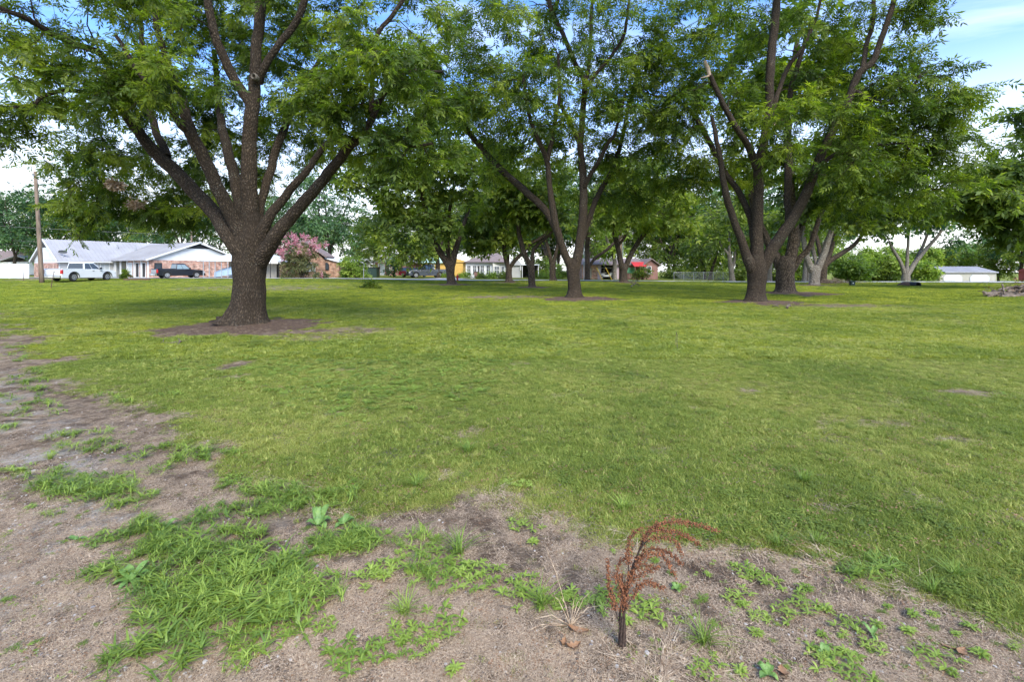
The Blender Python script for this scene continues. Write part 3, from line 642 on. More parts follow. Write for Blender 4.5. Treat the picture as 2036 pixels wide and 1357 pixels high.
Y = 24.6
t2 = [trunk_of('T2', [(1142, 595, 24, 0), (1142, 586, 17, 0), (1142, 575, 14, 0), (1141, 560, 13.5, 0), (1140, 545, 14, 0), (1140, 528, 15, 0), (1142, 515, 10, 0)]),
  px_limb([(1136, 535, 9, -.1), (1127, 512, 8, -.2), (1112, 470, 8, -.4), (1101, 430, 8, -.6), (1094, 368, 6, -.8), (1087, 315, 6, -1), (1068, 273, 4.5, -1.4), (1050, 221, 4, -1.6), (1040, 150, 3, -2)], Y),
  px_limb([(1088, 320, 5, -1), (1097, 276, 5, -1), (1108, 221, 4, -.9), (1112, 184, 3.5, -.8), (1110, 110, 3, -.6)], Y),
  px_limb([(1128, 515, 8, -.1), (1101, 445, 7.5, .3), (1075, 408, 8, .7), (1042, 380, 8, 1), (987, 332, 7, 1.6), (943, 280, 6, 2), (913, 240, 5, 2.4), (887, 200, 4, 2.6), (850, 140, 3, 3)], Y),
  px_limb([(1146, 530, 11, 0), (1153, 479, 10, 0), (1158, 405, 9, 0), (1156, 332, 8, .1), (1153, 280, 7, .2), (1158, 206, 6.5, .3), (1161, 160, 6, .3), (1145, 129, 5.5, .2), (1123, 74, 5, 0), (1095, 11, 5, -.2), (1070, -70, 3, -.4)], Y),
  px_limb([(1153, 285, 5, .2), (1135, 245, 4.5, .6), (1116, 206, 4, 1), (1113, 150, 3, 1.3)], Y),
  px_limb([(1162, 165, 4.5, .3), (1171, 129, 4, .6), (1175, 55, 4, .9), (1180, -40, 3, 1)], Y),
  px_limb([(1160, 180, 4.5, .2), (1190, 140, 4, -.1), (1215, 110, 3.5, -.3), (1240, 70, 3.5, -.5), (1250, 5, 3, -.8), (1262, -70, 2.5, -1)], Y),
  px_limb([(1150, 500, 7, .2), (1168, 442, 6, .6), (1190, 387, 6, 1), (1215, 339, 5, 1.3), (1235, 280, 4.5, 1.6), (1250, 210, 4, 2), (1270, 140, 3, 2.4)], Y),
  px_limb([(1158, 380, 5, 0), (1185, 330, 4.5, -.8), (1212, 280, 4, -1.6), (1222, 270, 3, -1.8), (1240, 200, 3, -2.4)], Y)]
lb2 = [px_lobe(900, 120, 90, 110, Y, 1.5, 3, 26), px_lobe(1300, 330, 50, 50, Y, 1.5, 2, 12), px_lobe(1250, 400, 40, 30, Y, 2, 1.6, 7), px_lobe(960, 220, 90, 80, Y, 1.5, 2.2, 26), px_lobe(1010, 60, 90, 110, Y, 0, 3, 28), px_lobe(1060, 200, 90, 80, Y, -1.2, 2.4, 26), px_lobe(1160, 60, 110, 120, Y, 0, 4, 34),
  px_lobe(1240, 120, 80, 110, Y, 0, 4, 24), px_lobe(1240, 250, 70, 90, Y, 0, 3.4, 24), px_lobe(1120, 300, 70, 70, Y, 2, 2, 14), px_lobe(1010, 330, 60, 50, Y, 2.2, 2, 12), px_lobe(1190, 380, 60, 40, Y, 2.6, 1.6, 8), px_lobe(1080, -120, 240, 90, Y, 0, 6, 34)]
t2 = [(p_, [r_ * .92 for r_ in q_]) for p_, q_ in t2]
grow_tree('pecan_tree', 'two-stemmed pecan tree with a flared foot and long limb reaching left, mid lawn', foot_of('T2'), t2, lb2, 'leaf', 'pecan trees on the lawn', seed=12, ksides=13, per_twig=6, twig_len=(.6, 1.3), pairs=4, leaf_len=.50, trunk_step=.16, thin=1.4)

Y = 21.6
t3 = [trunk_of('T3', [(1502, 603, 27, 0), (1502, 596, 22, 0), (1503, 584, 18.5, 0), (1504, 566, 17.5, 0), (1505, 545, 20, 0), (1505, 525, 21, 0), (1505, 505, 14, 0)]),
  px_limb([(1492, 530, 13, -.1), (1480, 505, 10, -.2), (1471, 477, 9, -.3), (1458, 444, 8, -.4), (1442, 394, 7.5, -.7), (1432, 345, 6, -.9), (1425, 290, 5, -1.1), (1415, 230, 4, -1.2)], Y),
  px_limb([(1500, 490, 9, .2), (1487, 435, 7, .4), (1466, 385, 6.5, .6), (1442, 349, 6, .8), (1405, 275, 6, 1), (1372, 222, 4.5, 1.2), (1335, 197, 3, 1.4), (1300, 190, 2.2, 1.6)], Y),
  px_limb([(1505, 520, 16, 0), (1504, 472, 12, 0), (1506, 390, 11, -.1), (1507, 328, 10.5, -.2), (1517, 280, 9, -.2), (1525, 226, 9, -.2), (1529, 164, 9, -.2), (1533, 103, 9, -.1), (1541, 33, 8.5, 0), (1548, -40, 7, 0), (1560, -140, 5, 0)], Y),
  px_limb([(1506, 335, 9, -.3), (1488, 290, 7, -.5), (1471, 263, 6.5, -.8), (1442, 213, 6, -1.1), (1425, 180, 5.5, -1.3), (1412, 148, 5, -1.5)], Y),
  px_limb([(1516, 530, 14, -.1), (1532, 500, 13, -.2), (1553, 468, 12, -.3), (1582, 423, 11, -.4), (1611, 365, 10, -.5), (1635, 304, 9.5, -.6), (1660, 250, 9, -.7), (1682, 214, 8, -.7), (1709, 144, 7.5, -.8), (1734, 123, 6.5, -.9), (1758, 53, 6, -1), (1778, -10, 5.5, -1), (1790, -90, 4, -1)], Y),
  px_limb([(1640, 322, 4.5, -.6), (1660, 307, 4, -.8), (1680, 304, 3.5, -1), (1709, 312, 3, -1.2), (1740, 290, 2.5, -1.4), (1790, 285, 2, -1.6)], Y),
  px_limb([(1715, 140, 5, -.8), (1720, 100, 5, -.2), (1735, 40, 4.5, .4), (1740, -40, 4, .8)], Y),
  px_limb([(1512, 290, 6, 0), (1550, 180, 5, 1), (1570, 130, 4.5, 1.5), (1600, 90, 4, 1.8), (1625, 30, 3, 2), (1640, -50, 3, 2)], Y),
  px_limb([(1570, 445, 9, 0), (1566, 410, 8, .6), (1567, 361, 7.5, 1.1), (1568, 300, 7, 1.6), (1566, 220, 6, 2), (1580, 140, 5, 2.3), (1610, 60, 4, 2.6)], Y),
  px_limb([(1700, 180, 4, -.7), (1740, 200, 3.5, -1.2), (1790, 200, 3, -1.6), (1830, 150, 2.2, -2)], Y)]
lb3 = [px_lobe(1370, 80, 80, 110, Y, 0, 3, 30), px_lobe(1330, 250, 60, 50, Y, 1.4, 1.8, 16), px_lobe(1400, 330, 50, 44, Y, 1.6, 1.4, 12), px_lobe(1300, 150, 60, 70, Y, 1.0, 2.4, 14), px_lobe(1390, 210, 80, 80, Y, .6, 2.6, 26), px_lobe(1450, 330, 50, 60, Y, 1.6, 1.2, 10), px_lobe(1460, 80, 80, 110, Y, .8, 3, 22), px_lobe(1540, 215, 60, 45, Y, -2.2, .9, 8), px_lobe(1550, 285, 50, 30, Y, -1.8, .8, 6), px_lobe(1600, 60, 100, 90, Y, 2.2, 2.6, 26),
  px_lobe(1600, 190, 80, 70, Y, 2.0, 1.6, 18), px_lobe(1740, 90, 70, 100, Y, .4, 3, 26), px_lobe(1700, 320, 70, 40, Y, -1.6, 1.2, 10), px_lobe(1690, 220, 50, 40, Y, -1.9, .9, 8), px_lobe(1780, 220, 100, 70, Y, -.6, 2.6, 34), px_lobe(1840, 190, 80, 60, Y, -1.2, 1.8, 16), px_lobe(1780, 320, 90, 50, Y, -.6, 2.4, 22),
  px_lobe(1880, 300, 76, 44, Y, -1.2, 1.6, 14), px_lobe(1800, 20, 50, 40, Y, -.6, 1.6, 7), px_lobe(1700, 390, 70, 36, Y, 2, 1.4, 10), px_lobe(1480, -110, 180, 80, Y, 0, 4, 20), px_lobe(1660, -110, 130, 70, Y, 0, 4, 14), px_lobe(1830, 380, 70, 30, Y, -.6, 1.6, 7)]
t3 = [(p_, [r_ * .90 for r_ in q_]) for p_, q_ in t3]; lb3 = [(c_, r_, max(4, int(n_ * .95))) for c_, r_, n_ in lb3]
root3 = grow_tree('pecan_tree', 'split-trunk pecan tree with a thick limb leaning right and a pale stub', foot_of('T3'), t3, lb3, 'leaf', 'pecan trees on the lawn', seed=13, ksides=14, per_twig=6, twig_len=(.5, 1.2), pairs=4, leaf_len=.45, trunk_step=.14, thin=1.3)
# pale broken stub
def knot(root, px, py, Yk, r):
    c = Vector(P(px, py, Yk)) - Vector(root.location); m = MB(); n = 12
    m.loft([[(c.x + rr * cos(i / n * 2 * pi), c.y + dy, c.z + rr * 1.1 * sin(i / n * 2 * pi)) for i in range(n)] for rr, dy in ((r, .12), (r * 1.05, 0), (r * .75, -.05), (r * .5, -.02), (r * .45, .06))], cap=False); m.build('knot', MT['bark_pale'], root)
knot([o for o in COL.objects if o.get('label', '').startswith('largest')][0], 505, 152, 12.83, .085)

for k, (px, py, Yk, lb) in enumerate([(228, 367, 15.2, 'pale webworm nest low in the left boughs of the largest pecan'), (1552, 245, 19.9, 'pale webworm nest in the crown before the thick right limb'), (272, 406, 15.8, 'smaller faded webworm nest under the first one at left')]):
    gw_ = np.random.default_rng(70 + k); nn = 260; q = gw_.normal(0, 1, (nn, 3)) * [.07, .045, .03]; V, Fq, tn = compound_leaves(q, gw_.normal(0, 1, (nn, 3)) * [1, .4, .3], np.full(nn, .13), 1, .35, .6, gw_)
    o = link_mesh('webworm_nest', np_mesh('webworm_nest', V, Fq), MT['straw']); o.location = P(px, py, Yk); tag(o, lb, 'webworm nest', 'webworm nests in the pecans')
s = MB(); a = Vector(P(1411, 150, Y - 1.5)) - Vector(foot_of('T3')); b = Vector(P(1401, 120, Y - 1.55)) - Vector(foot_of('T3'))
s.tube([a, a.lerp(b, .5) + Vector((.03, 0, 0)), b], [.07, .08, .06], 9); s.tube([a, a + Vector((-.15, -.05, -.06)), a + Vector((-.40, -.05, -.12))], [.05, .03, .01], 6); s.build('broken_stub', MT['cutwood'], root3)

Y = 29.0
t4 = [trunk_of('T4', [(1562, 586, 24, 0), (1562, 578, 18, 0), (1562, 560, 16, 0), (1562, 543, 16, 0), (1562, 525, 16, 0), (1564, 510, 10, 0)]),
  px_limb([(1553, 530, 10, .1), (1543, 508, 8, .3), (1527, 478, 7.5, .6), (1510, 445, 7, .9), (1497, 400, 6, 1.2), (1492, 340, 5, 1.5)], Y),
  px_limb([(1567, 530, 13, 0), (1574, 505, 11, 0), (1579, 465, 10, 0), (1576, 410, 9, .1), (1570, 350, 8, .2), (1566, 280, 7, .3), (1572, 180, 6, .5), (1585, 80, 4, .8)], Y),
  px_limb([(1576, 535, 7, -.1), (1588, 516, 6, -.2), (1607, 494, 5.5, -.5), (1620, 457, 5, -.8), (1640, 400, 4, -1), (1655, 340, 3, -1.2)], Y),
  px_limb([(1582, 490, 7, .1), (1592, 455, 6, .4), (1610, 400, 5, .8), (1616, 340, 4, 1)], Y)]
lb4 = [px_lobe(1500, 200, 80, 90, Y, 1, 3, 24), px_lobe(1560, 100, 90, 90, Y, 1, 3, 24), px_lobe(1640, 160, 80, 80, Y, 1, 3, 22), px_lobe(1640, 360, 60, 50, Y, 0, 2.5, 16), px_lobe(1500, 350, 60, 50, Y, 2, 2, 12), px_lobe(1580, 300, 80, 60, Y, 2.6, 2, 14), px_lobe(1690, 260, 60, 70, Y, 1, 2.6, 16)]
lb4 = [(c_, r_, max(4, int(n_ * .7))) for c_, r_, n_ in lb4]
grow_tree('pecan_tree', 'dark stout pecan tree standing close behind the one with the broken stub', foot_of('T4'), t4, lb4, 'leaf', 'pecan trees on the lawn', seed=14, ksides=12, per_twig=6, twig_len=(.6, 1.4), pairs=3, leaf_len=.55, trunk_step=.2, thin=1.5, bark='bark_far')

def mid_tree(key, label, trunk, limbs, lobes, seed, bright=0, leafmat='leaf_far', bark='bark_far', **kw):
    Y = BASES[key][2]; a = dict(ksides=9, per_twig=6, twigs=6, twig_len=(.8, 1.9), pairs=2, leaf_len=.62, trunk_step=.3, thin=1.6, rough=.06); a.update(kw)
    return grow_tree('pecan_tree', label, foot_of(key), [trunk_of(key, trunk)] + [px_limb(l, Y) for l in limbs], [px_lobe(*(l[:4]), Y, l[4], l[5], l[6]) for l in lobes], 'leaf', 'pecan trees on the lawn', seed=seed, bark=bark, leafmat=leafmat, bright=bright, **a)
mid_tree('T7', 'pecan tree with three upright limbs in front of the yellow house', [(898, 569, 12, 0), (897, 561, 9, 0), (896, 545, 8, 0), (895, 528, 10, 0), (893, 518, 7, 0)],
  [[(889, 524, 7, 0), (874, 500, 6.5, 0), (862, 475, 6, -.3), (852, 440, 5.5, -.6), (842, 400, 4.5, -1), (820, 350, 3, -1.5)], [(893, 522, 5, .3), (890, 491, 4.5, .6), (893, 436, 4, 1), (900, 380, 3, 1.4)], [(899, 524, 7, 0), (907, 491, 5.5, .1), (917, 457, 4.5, .2), (929, 423, 4, .3), (938, 370, 3.5, .5), (945, 300, 3, .5)]],
  [(800, 350, 75, 70, -1, 3, 30), (760, 430, 50, 40, 0, 2.5, 12), (870, 330, 70, 60, 0, 4, 26), (960, 330, 60, 60, 0, 3, 20), (900, 400, 60, 40, 1, 3, 10), (850, 440, 50, 24, -1.5, 1.5, 10), (720, 340, 55, 40, -1, 2, 10), (880, 240, 90, 60, 0, 5, 22)], 17, .0)
mid_tree('T9', 'slender V-forked pecan tree with a dark knot hole, left of the middle tree', [(1058, 574, 9, 0), (1058, 566, 7, 0), (1057, 550, 7, 0), (1056, 530, 7, 0), (1053, 520, 5, 0)],
  [[(1052, 528, 6, 0), (1042, 505, 5.5, 0), (1036, 485, 5, 0), (1031, 458, 4.5, -.2), (1029, 420, 4, -.4), (1025, 370, 3, -.5)], [(1058, 528, 4, 0), (1061, 495, 3.8, 0), (1078, 478, 3.6, -.2), (1095, 462, 3, -.4), (1110, 430, 2.5, -.6)]],
  [(1010, 400, 50, 40, 0, 2, 16), (1060, 390, 50, 40, 0, 2, 14), (1020, 330, 60, 50, 0, 3, 14), (1090, 420, 30, 26, 0, 1.5, 7)], 19)
mid_tree('T8', 'dark pecan tree with curving limbs on a small mound before the white cottage', [(1013, 564, 12, 0), (1012, 557, 7, 0), (1012, 545, 6, 0), (1012, 534, 6, 0), (1011, 526, 5, 0)],
  [[(1010, 532, 5, 0), (1003, 505, 4.5, 0), (1003, 480, 4, 0), (1010, 450, 3.5, .3), (1012, 410, 3, .5)], [(1014, 532, 4.5, 0), (1026, 516, 4, -.2), (1040, 502, 4, -.4), (1055, 485, 3.6, -.7), (1080, 470, 3, -1), (1100, 440, 2.5, -1.2)], [(1004, 490, 3, 0), (992, 470, 2.5, .4), (985, 440, 2, .6)]],
  [(980, 430, 50, 40, 0, 3, 18), (1030, 440, 50, 36, 0, 3, 14), (960, 475, 34, 22, -.5, 2, 8), (1000, 370, 60, 40, 0, 3, 14), (1075, 420, 40, 30, -1, 2, 9)], 18)
mid_tree('T10', 'thin pecan tree with a narrow V fork between the middle trees', [(1100, 561, 8, 0), (1099, 550, 6, 0), (1099, 530, 6, 0), (1099, 522, 4, 0)],
  [[(1097, 526, 4, 0), (1090, 495, 4, 0), (1082, 460, 3, .2), (1075, 410, 2.5, .4)], [(1101, 526, 4, 0), (1108, 498, 3.5, 0), (1113, 470, 3, -.2), (1120, 420, 2.5, -.4)]],
  [(1090, 400, 45, 40, 0, 3, 16), (1100, 340, 50, 40, 0, 3, 12), (1120, 440, 26, 20, 0, 2, 5)], 20)
mid_tree('T11', 'bright-leaved pecan tree with a wide V fork before the red awning', [(1240, 564, 9, 0), (1240, 556, 7, 0), (1240, 543, 7, 0), (1240, 531, 8, 0), (1239, 525, 5, 0)],
  [[(1237, 533, 6, 0), (1231, 505, 5, 0), (1225, 480, 5, 0), (1218, 448, 4.5, 0), (1208, 410, 3.5, .4), (1195, 370, 2.5, .6)], [(1244, 533, 6, 0), (1255, 508, 5, 0), (1272, 480, 4.5, -.2), (1291, 455, 4, -.4), (1310, 425, 3, -.6), (1335, 395, 2.5, -.8)], [(1228, 490, 3, -.2), (1243, 470, 3, -.6), (1250, 440, 2.5, -.9)]],
  [(1260, 420, 55, 34, -1.2, 2, 30), (1210, 400, 45, 34, 0, 2.4, 16), (1320, 390, 50, 36, -.5, 2.4, 20), (1250, 350, 80, 40, 0, 3, 22), (1340, 440, 30, 20, -.6, 1.6, 8)], 21, .28)
mid_tree('T12', 'thin upright tree behind the middle tree with one low branch slanting right', [(1168, 558, 6, 0), (1168, 545, 5, 0), (1168, 520, 5, 0), (1168, 480, 4.5, 0), (1175, 440, 4, 0), (1180, 400, 3, 0)],
  [[(1171, 530, 3, 0), (1185, 512, 3, -.2), (1203, 499, 3, -.4), (1222, 482, 3, -.6), (1240, 468, 2, -.8)]],
  [(1180, 400, 50, 50, 0, 3, 16), (1160, 450, 36, 24, 0, 2, 6)], 22)
mid_tree('T5', 'pale grey pecan tree with spreading fork, second from the right end of the row', [(1619, 569, 11, 0), (1619, 561, 9, 0), (1620, 548, 9, 0), (1621, 536, 10, 0), (1622, 528, 7, 0)],
  [[(1614, 535, 7, 0), (1607, 518, 6, 0), (1602, 500, 5, 0), (1598, 470, 4, 0), (1600, 430, 3, 0)], [(1626, 535, 7, 0), (1634, 514, 6.5, 0), (1642, 492, 6, 0), (1650, 465, 5, 0), (1662, 420, 4, 0), (1670, 370, 3, 0)], [(1623, 520, 4, .2), (1617, 495, 4, .6), (1612, 460, 3, 1)]],
  [(1600, 400, 50, 50, 0, 3, 14), (1670, 380, 60, 50, 0, 3, 22), (1640, 320, 80, 50, 0, 4, 22), (1690, 430, 36, 24, 0, 2, 8)], 15, .05, bark='bark_pale')
mid_tree('T6', 'dark pecan tree with a long low limb stretching right, last of the row', [(1638, 564, 11, 0), (1636, 556, 7.5, 0), (1636, 543, 7, 0), (1637, 532, 7, 0), (1638, 524, 5, 0)],
  [[(1639, 531, 5, 0), (1650, 520, 5, 0), (1669, 507, 4.6, 0), (1688, 496, 4, 0), (1703, 484, 3.6, -.2), (1716, 466, 3, -.4), (1740, 445, 2.4, -.6)], [(1640, 528, 5, 0), (1650, 505, 4.5, .2), (1656, 480, 4, .3), (1660, 440, 3, .4), (1672, 390, 2.5, .4)], [(1634, 528, 5, 0), (1630, 500, 4, .4), (1622, 465, 3.4, .8)]],
  [(1740, 420, 60, 34, -.4, 3, 26), (1700, 370, 60, 40, 0, 3, 20), (1780, 380, 60, 40, -.2, 3, 20), (1840, 410, 50, 30, -.4, 2.4, 14), (1720, 300, 80, 40, 0, 4, 16), (1840, 350, 60, 36, 0, 3, 12)], 16, .03)

# tree at the right edge: its trunks stand beyond the frame edge, branches hang in
Yr = 34.0
fx = P(2075, 575, Yr); fz = float(terrain(fx[0], Yr))
grow_tree('pecan_tree', 'pecan tree whose dark boughs hang over the red shed at the right', (fx[0], Yr, fz),
  [([(fx[0], Yr, fz - .05), (fx[0], Yr, 1.0), (fx[0] - .1, Yr, 2.6)], [.75, .5, .48]), px_limb([(2070, 520, 13, 0), (2040, 460, 10, 0), (2010, 410, 7, 0), (1985, 360, 5, 0)], Yr), px_limb([(2074, 520, 13, 0), (2080, 420, 11, .4), (2070, 330, 8, .6), (2050, 240, 5, .8)], Yr), px_limb([(2078, 520, 12, 0), (2130, 440, 9, 0), (2180, 340, 7, 0)], Yr)],
  [px_lobe(1985, 400, 62, 42, Yr, 0, 2.5, 36), px_lobe(2040, 350, 60, 50, Yr, 0, 3, 26), px_lobe(2100, 300, 80, 70, Yr, 1, 3, 22), px_lobe(1950, 385, 40, 24, Yr, 0, 1.4, 10), px_lobe(2010, 450, 40, 20, Yr, 0, 1.5, 8), px_lobe(2170, 350, 90, 70, Yr, 0, 3, 14), px_lobe(2052, 235, 22, 26, Yr, 0, 1.2, 4)],
  'leaf', 'pecan trees on the lawn', seed=23, ksides=10, per_twig=6, twig_len=(.7, 1.6), pairs=3, leaf_len=.6, trunk_step=.3, thin=1.6, leafmat='leaf_far', bark='bark_far')

# ------------------------------------------------------------------ trees beyond the road
def far_tree(label, px, Y, base_py, h, cr, seed, kind='leaf_far', trunk_r=.28, forks=3, low=.32, bark='bark_far', name='shade_tree', group='trees beyond the road', n=70, bright=0., wide=1.0):
    g = np.random.default_rng(seed); x = (px - CX) / FPX * Y; z = float(terrain(x, Y)); f = np.array([x, Y, z])
    fk = h * low; limbs = [([f + [0, 0, -.1], f + [g.normal(0, .1), 0, fk * .5], f + [g.normal(0, .15), 0, fk]], [trunk_r * 1.35, trunk_r, trunk_r * .95])]
    for i in range(forks):
        a = 2 * pi * i / forks + g.uniform(0, 1.2); r = cr * g.uniform(.3, .6)
        limbs.append(([f + [0, 0, fk * .9], f + [cos(a) * r * .45, sin(a) * r * .45, fk + (h - fk) * .35], f + [cos(a) * r, sin(a) * r, fk + (h - fk) * .75]], [trunk_r * .7, trunk_r * .5, trunk_r * .2]))
    lobes = [(tuple(f + [0, 0, fk + (h - fk) * .55]), (cr * .75 * wide, cr * .75, (h - fk) * .48), n // 2)]
    for i in range(6):
        a = g.uniform(0, 2 * pi); lobes.append((tuple(f + [cos(a) * cr * .6 * wide, sin(a) * cr * .6, fk + (h - fk) * g.uniform(.1, .8)]), (cr * .42, cr * .42, (h - fk) * .2), n // 12))
    return grow_tree(name, label, tuple(f), limbs, lobes, 'leaf', group, seed=seed, ksides=8, bark=bark, leafmat=kind, twigs=5, per_twig=7, twig_len=(.8, 1.8), pairs=1, leaf_len=.72, trunk_step=.6, thin=2, bright=bright, shell=.3)

protos = [far_tree('tall rounded tree behind the brick house with the crepe myrtle', 655, 80, 0, 17.5, 7.0, 41, 'leaf_blue', n=90, low=.25, name='maple_tree'),
  far_tree('broad shade tree above the low brown house', 1330, 84, 0, 15, 8, 42, 'leaf_far', n=90, low=.22),
  far_tree('tall tree rising behind the yellow house', 900, 96, 0, 18, 8, 43, 'leaf_far', n=90, low=.2, bright=.1)]
def place_far(i, px, Y, sc, rz, label, group='trees beyond the road', sx=1.0, name=None):
    o = copy_tree(protos[i]); x = (px - CX) / FPX * Y; o.location = (x, Y, float(terrain(x, Y)) - .1); sc = sc * (1.28 if 740 < px < 1700 else 1.38 if px < 600 else 1.0); o.scale = (sc * sx, sc * sx, sc); o.rotation_euler = (0, 0, rz)
    o['label'] = label; o['group'] = group; return o
BL = [(0, 30, 84, .62, .3, 'low dark tree at the far left edge behind the brown roof'), (2, 105, 96, .62, 1, 'rounded dark tree behind the left end of the white house'), (0, 155, 92, .95, 2, 'yellowish green tree behind the left gable of the white house'),
  (1, 225, 104, .75, 2.2, 'tree behind the middle of the white metal roof'), (2, 300, 94, .60, 3, 'tree behind the roof vents of the white house'), (0, 365, 90, .72, 4, 'tree behind the small utility pole over the white house'), (1, 430, 96, .62, .6, 'tree behind the carport ridge'),
  (2, 520, 92, .60, 1.6, 'tree behind the large pecan trunk'), (1, 590, 98, .58, 1.2, 'tree behind the pink crepe myrtle'), (1, 725, 96, .50, 2, 'low tree behind the hedge by the brick house'), (2, 770, 86, .52, .9, 'light green tree above the small white-trimmed brick house'),
  (1, 812, 104, .80, 5, 'tree behind the red car'), (0, 850, 104, .9, 2.8, 'tree behind the pale green roof'), (1, 905, 112, .95, .4, 'tall tree behind the yellow house and the cottage'), (2, 960, 106, .80, 3.6, 'tree left of the cottage roof'), (0, 1010, 108, 1.1, 1.5, 'tree right behind the cottage roof'),
  (1, 1060, 100, .85, 2.6, 'dark tree beside the cottage porch'), (2, 1110, 96, .8, 5.4, 'tree left of the low brown house'), (0, 1150, 98, 1.05, 3.3, 'tree behind the brick end of the brown house'), (1, 1200, 104, .95, 4.4, 'tree behind the middle of the brown house'), (2, 1255, 96, .80, 2.1, 'tree right behind the red awning'),
  (0, 1300, 102, 1.15, .2, 'dark tree behind the right gable of the brown house'), (1, 1375, 96, .90, 5, 'tree behind the chain-link fence'), (2, 1420, 88, .72, 1.3, 'tree over the chain-link fence'), (0, 1465, 100, 1.1, 2.4, 'dark tree between the fence and the split pecan'), (1, 1520, 104, .88, 3.1, 'tree behind the split pecan trunk'),
  (2, 1580, 106, .75, .7, 'tree behind the stout dark pecan'), (0, 1640, 112, .95, 4.1, 'tree behind the right end of the pecan row'), (1, 1930, 104, .62, 1.8, 'dark rounded tree behind the garage'), (2, 1985, 92, .60, 3, 'dark tree right of the garage'), (0, 2030, 84, .82, .9, 'dark tree behind the red shed'),
  (1, 2080, 80, .8, 2, 'dark tree beyond the right edge'), (2, 690, 112, .75, 4.2, 'distant tree right of the tall rounded tree'), (0, 560, 84, .62, 3.9, 'blue green tree behind the brick chimney side'), (1, 1890, 118, .55, 3.3, 'low tree left behind the garage')]
BL += [(0, 745, 108, .8, 2.7, 'tall tree filling the gap above the small red brick house'), (2, 880, 90, .62, 1.9, 'tree directly behind the ochre wall'), (1, 985, 98, .78, .8, 'tree behind the cottage ridge'), (0, 1085, 92, .85, 3, 'tree behind the weed bank right of the cottage'), (2, 1175, 90, .72, 5.1, 'tree just behind the brick end wall'), (0, 1340, 90, .95, 1.7, 'tree just right of the brown house gable'), (1, 1440, 108, .95, 3.8, 'tall dark tree behind the pale trunk'), (0, 1500, 92, .95, 5.2, 'tree directly left of the split pecan trunk'), (2, 1545, 94, .72, 2.2, 'tree between the split and stout pecans'), (1, 1610, 98, .66, 1.1, 'tree behind the pale grey pecan')]
for (i, px, Yf, sc_, rz, lb) in BL: place_far(i, px, Yf, sc_, rz, lb)
FARL = ['farthest-left tree of the far wood line', 'far tree beyond the left frame edge', 'far tree behind the vinyl fence', 'far tree behind the white house ridge', 'far tree between the large pecan limbs', 'far tree behind the crepe myrtle top', 'far tree behind the brown house gable', 'far tree behind the chain-link fence', 'far tree behind the stout dark pecan crown', 'far tree beyond the right frame edge']
for k, (i, px, Yf) in enumerate([(1, -150, 105), (0, -60, 98), (2, 60, 110), (1, 180, 118), (2, 470, 108), (0, 640, 110), (1, 1330, 116), (2, 1400, 112), (0, 1555, 118), (1, 2160, 96)]):
    place_far(i, px, Yf, .8, k * 1.1, FARL[k], 'trees of the far wood line')

# trees with visible stems beyond the road
def stem_tree(label, name, Y, trunk, limbs, lobes, seed, kind='leaf_far', bark='bark_far', bright=0, **kw):
    x = (trunk[0][0] - CX) / FPX * Y; z = float(terrain(x, Y)); t = px_limb(trunk, Y); t[0][0] = (t[0][0][0], Y, z - .1)
    a = dict(ksides=8, twigs=5, per_twig=6, twig_len=(.8, 1.8), pairs=1, leaf_len=.75, trunk_step=.5, thin=1.8, rough=.05); a.update(kw)
    return grow_tree(name, label, (x, Y, z), [t] + [px_limb(l, Y) for l in limbs], [px_lobe(*(l[:4]), Y, l[4], l[5], l[6]) for l in lobes], 'leaf', 'trees beyond the road', seed=seed, leafmat=kind, bark=bark, bright=bright, **a)
stem_tree('grey many-stemmed tree spreading like a fan left of the garage', 'spreading_tree', 63, [(1801, 560, 8, 0), (1801, 550, 7, 0), (1801, 542, 6, 0)],
  [[(1799, 545, 4, 0), (1790, 520, 3.4, 0), (1776, 497, 3, 0), (1768, 480, 2.4, 0)], [(1802, 544, 4, 0), (1804, 510, 3, 0), (1806, 480, 2.6, 0), (1808, 450, 2, 0)], [(1804, 546, 5, 0), (1822, 520, 4, 0), (1846, 490, 3.4, 0), (1868, 465, 2.6, 0), (1880, 440, 2, 0)], [(1806, 543, 4, .4), (1826, 508, 3, .8), (1840, 478, 2.6, 1.2), (1848, 450, 2, 1.6)]],
  [(1800, 430, 60, 30, 0, 3, 24), (1860, 430, 45, 26, 0, 3, 18), (1770, 460, 30, 18, 0, 2, 8), (1895, 470, 26, 20, 0, 2, 5)], 51, 'leaf_blue', 'bark_pale')
stem_tree('pale smooth-trunked tree standing beyond the road left of the split pecan', 'pale_tree', 66, [(1456, 559, 6, 0), (1455, 545, 4.6, 0), (1452, 525, 4.4, 0), (1450, 505, 4, 0)],
  [[(1455, 535, 3, 0), (1460, 520, 2.6, 0), (1462, 500, 2, 0)], [(1449, 508, 3, 0), (1440, 496, 2.4, 0), (1430, 480, 2, 0)], [(1450, 508, 3, 0), (1450, 480, 2, 0), (1452, 440, 2, 0)]],
  [(1440, 440, 50, 40, 0, 3, 26), (1400, 480, 30, 22, 0, 2, 8), (1480, 480, 26, 22, 0, 2, 7)], 52, 'leaf_far', 'bark_pale', .1)
stem_tree('pale slim tree showing between the split pecan and the stout dark one', 'pale_tree', 66, [(1529, 559, 6, 0), (1530, 545, 4.6, 0), (1532, 520, 4, 0), (1534, 490, 3.6, 0)], [[(1532, 520, 2.4, 0), (1540, 495, 2, 0), (1545, 470, 1.6, 0)]], [(1530, 450, 40, 30, 0, 3, 16)], 53, 'leaf_far', 'bark_pale')
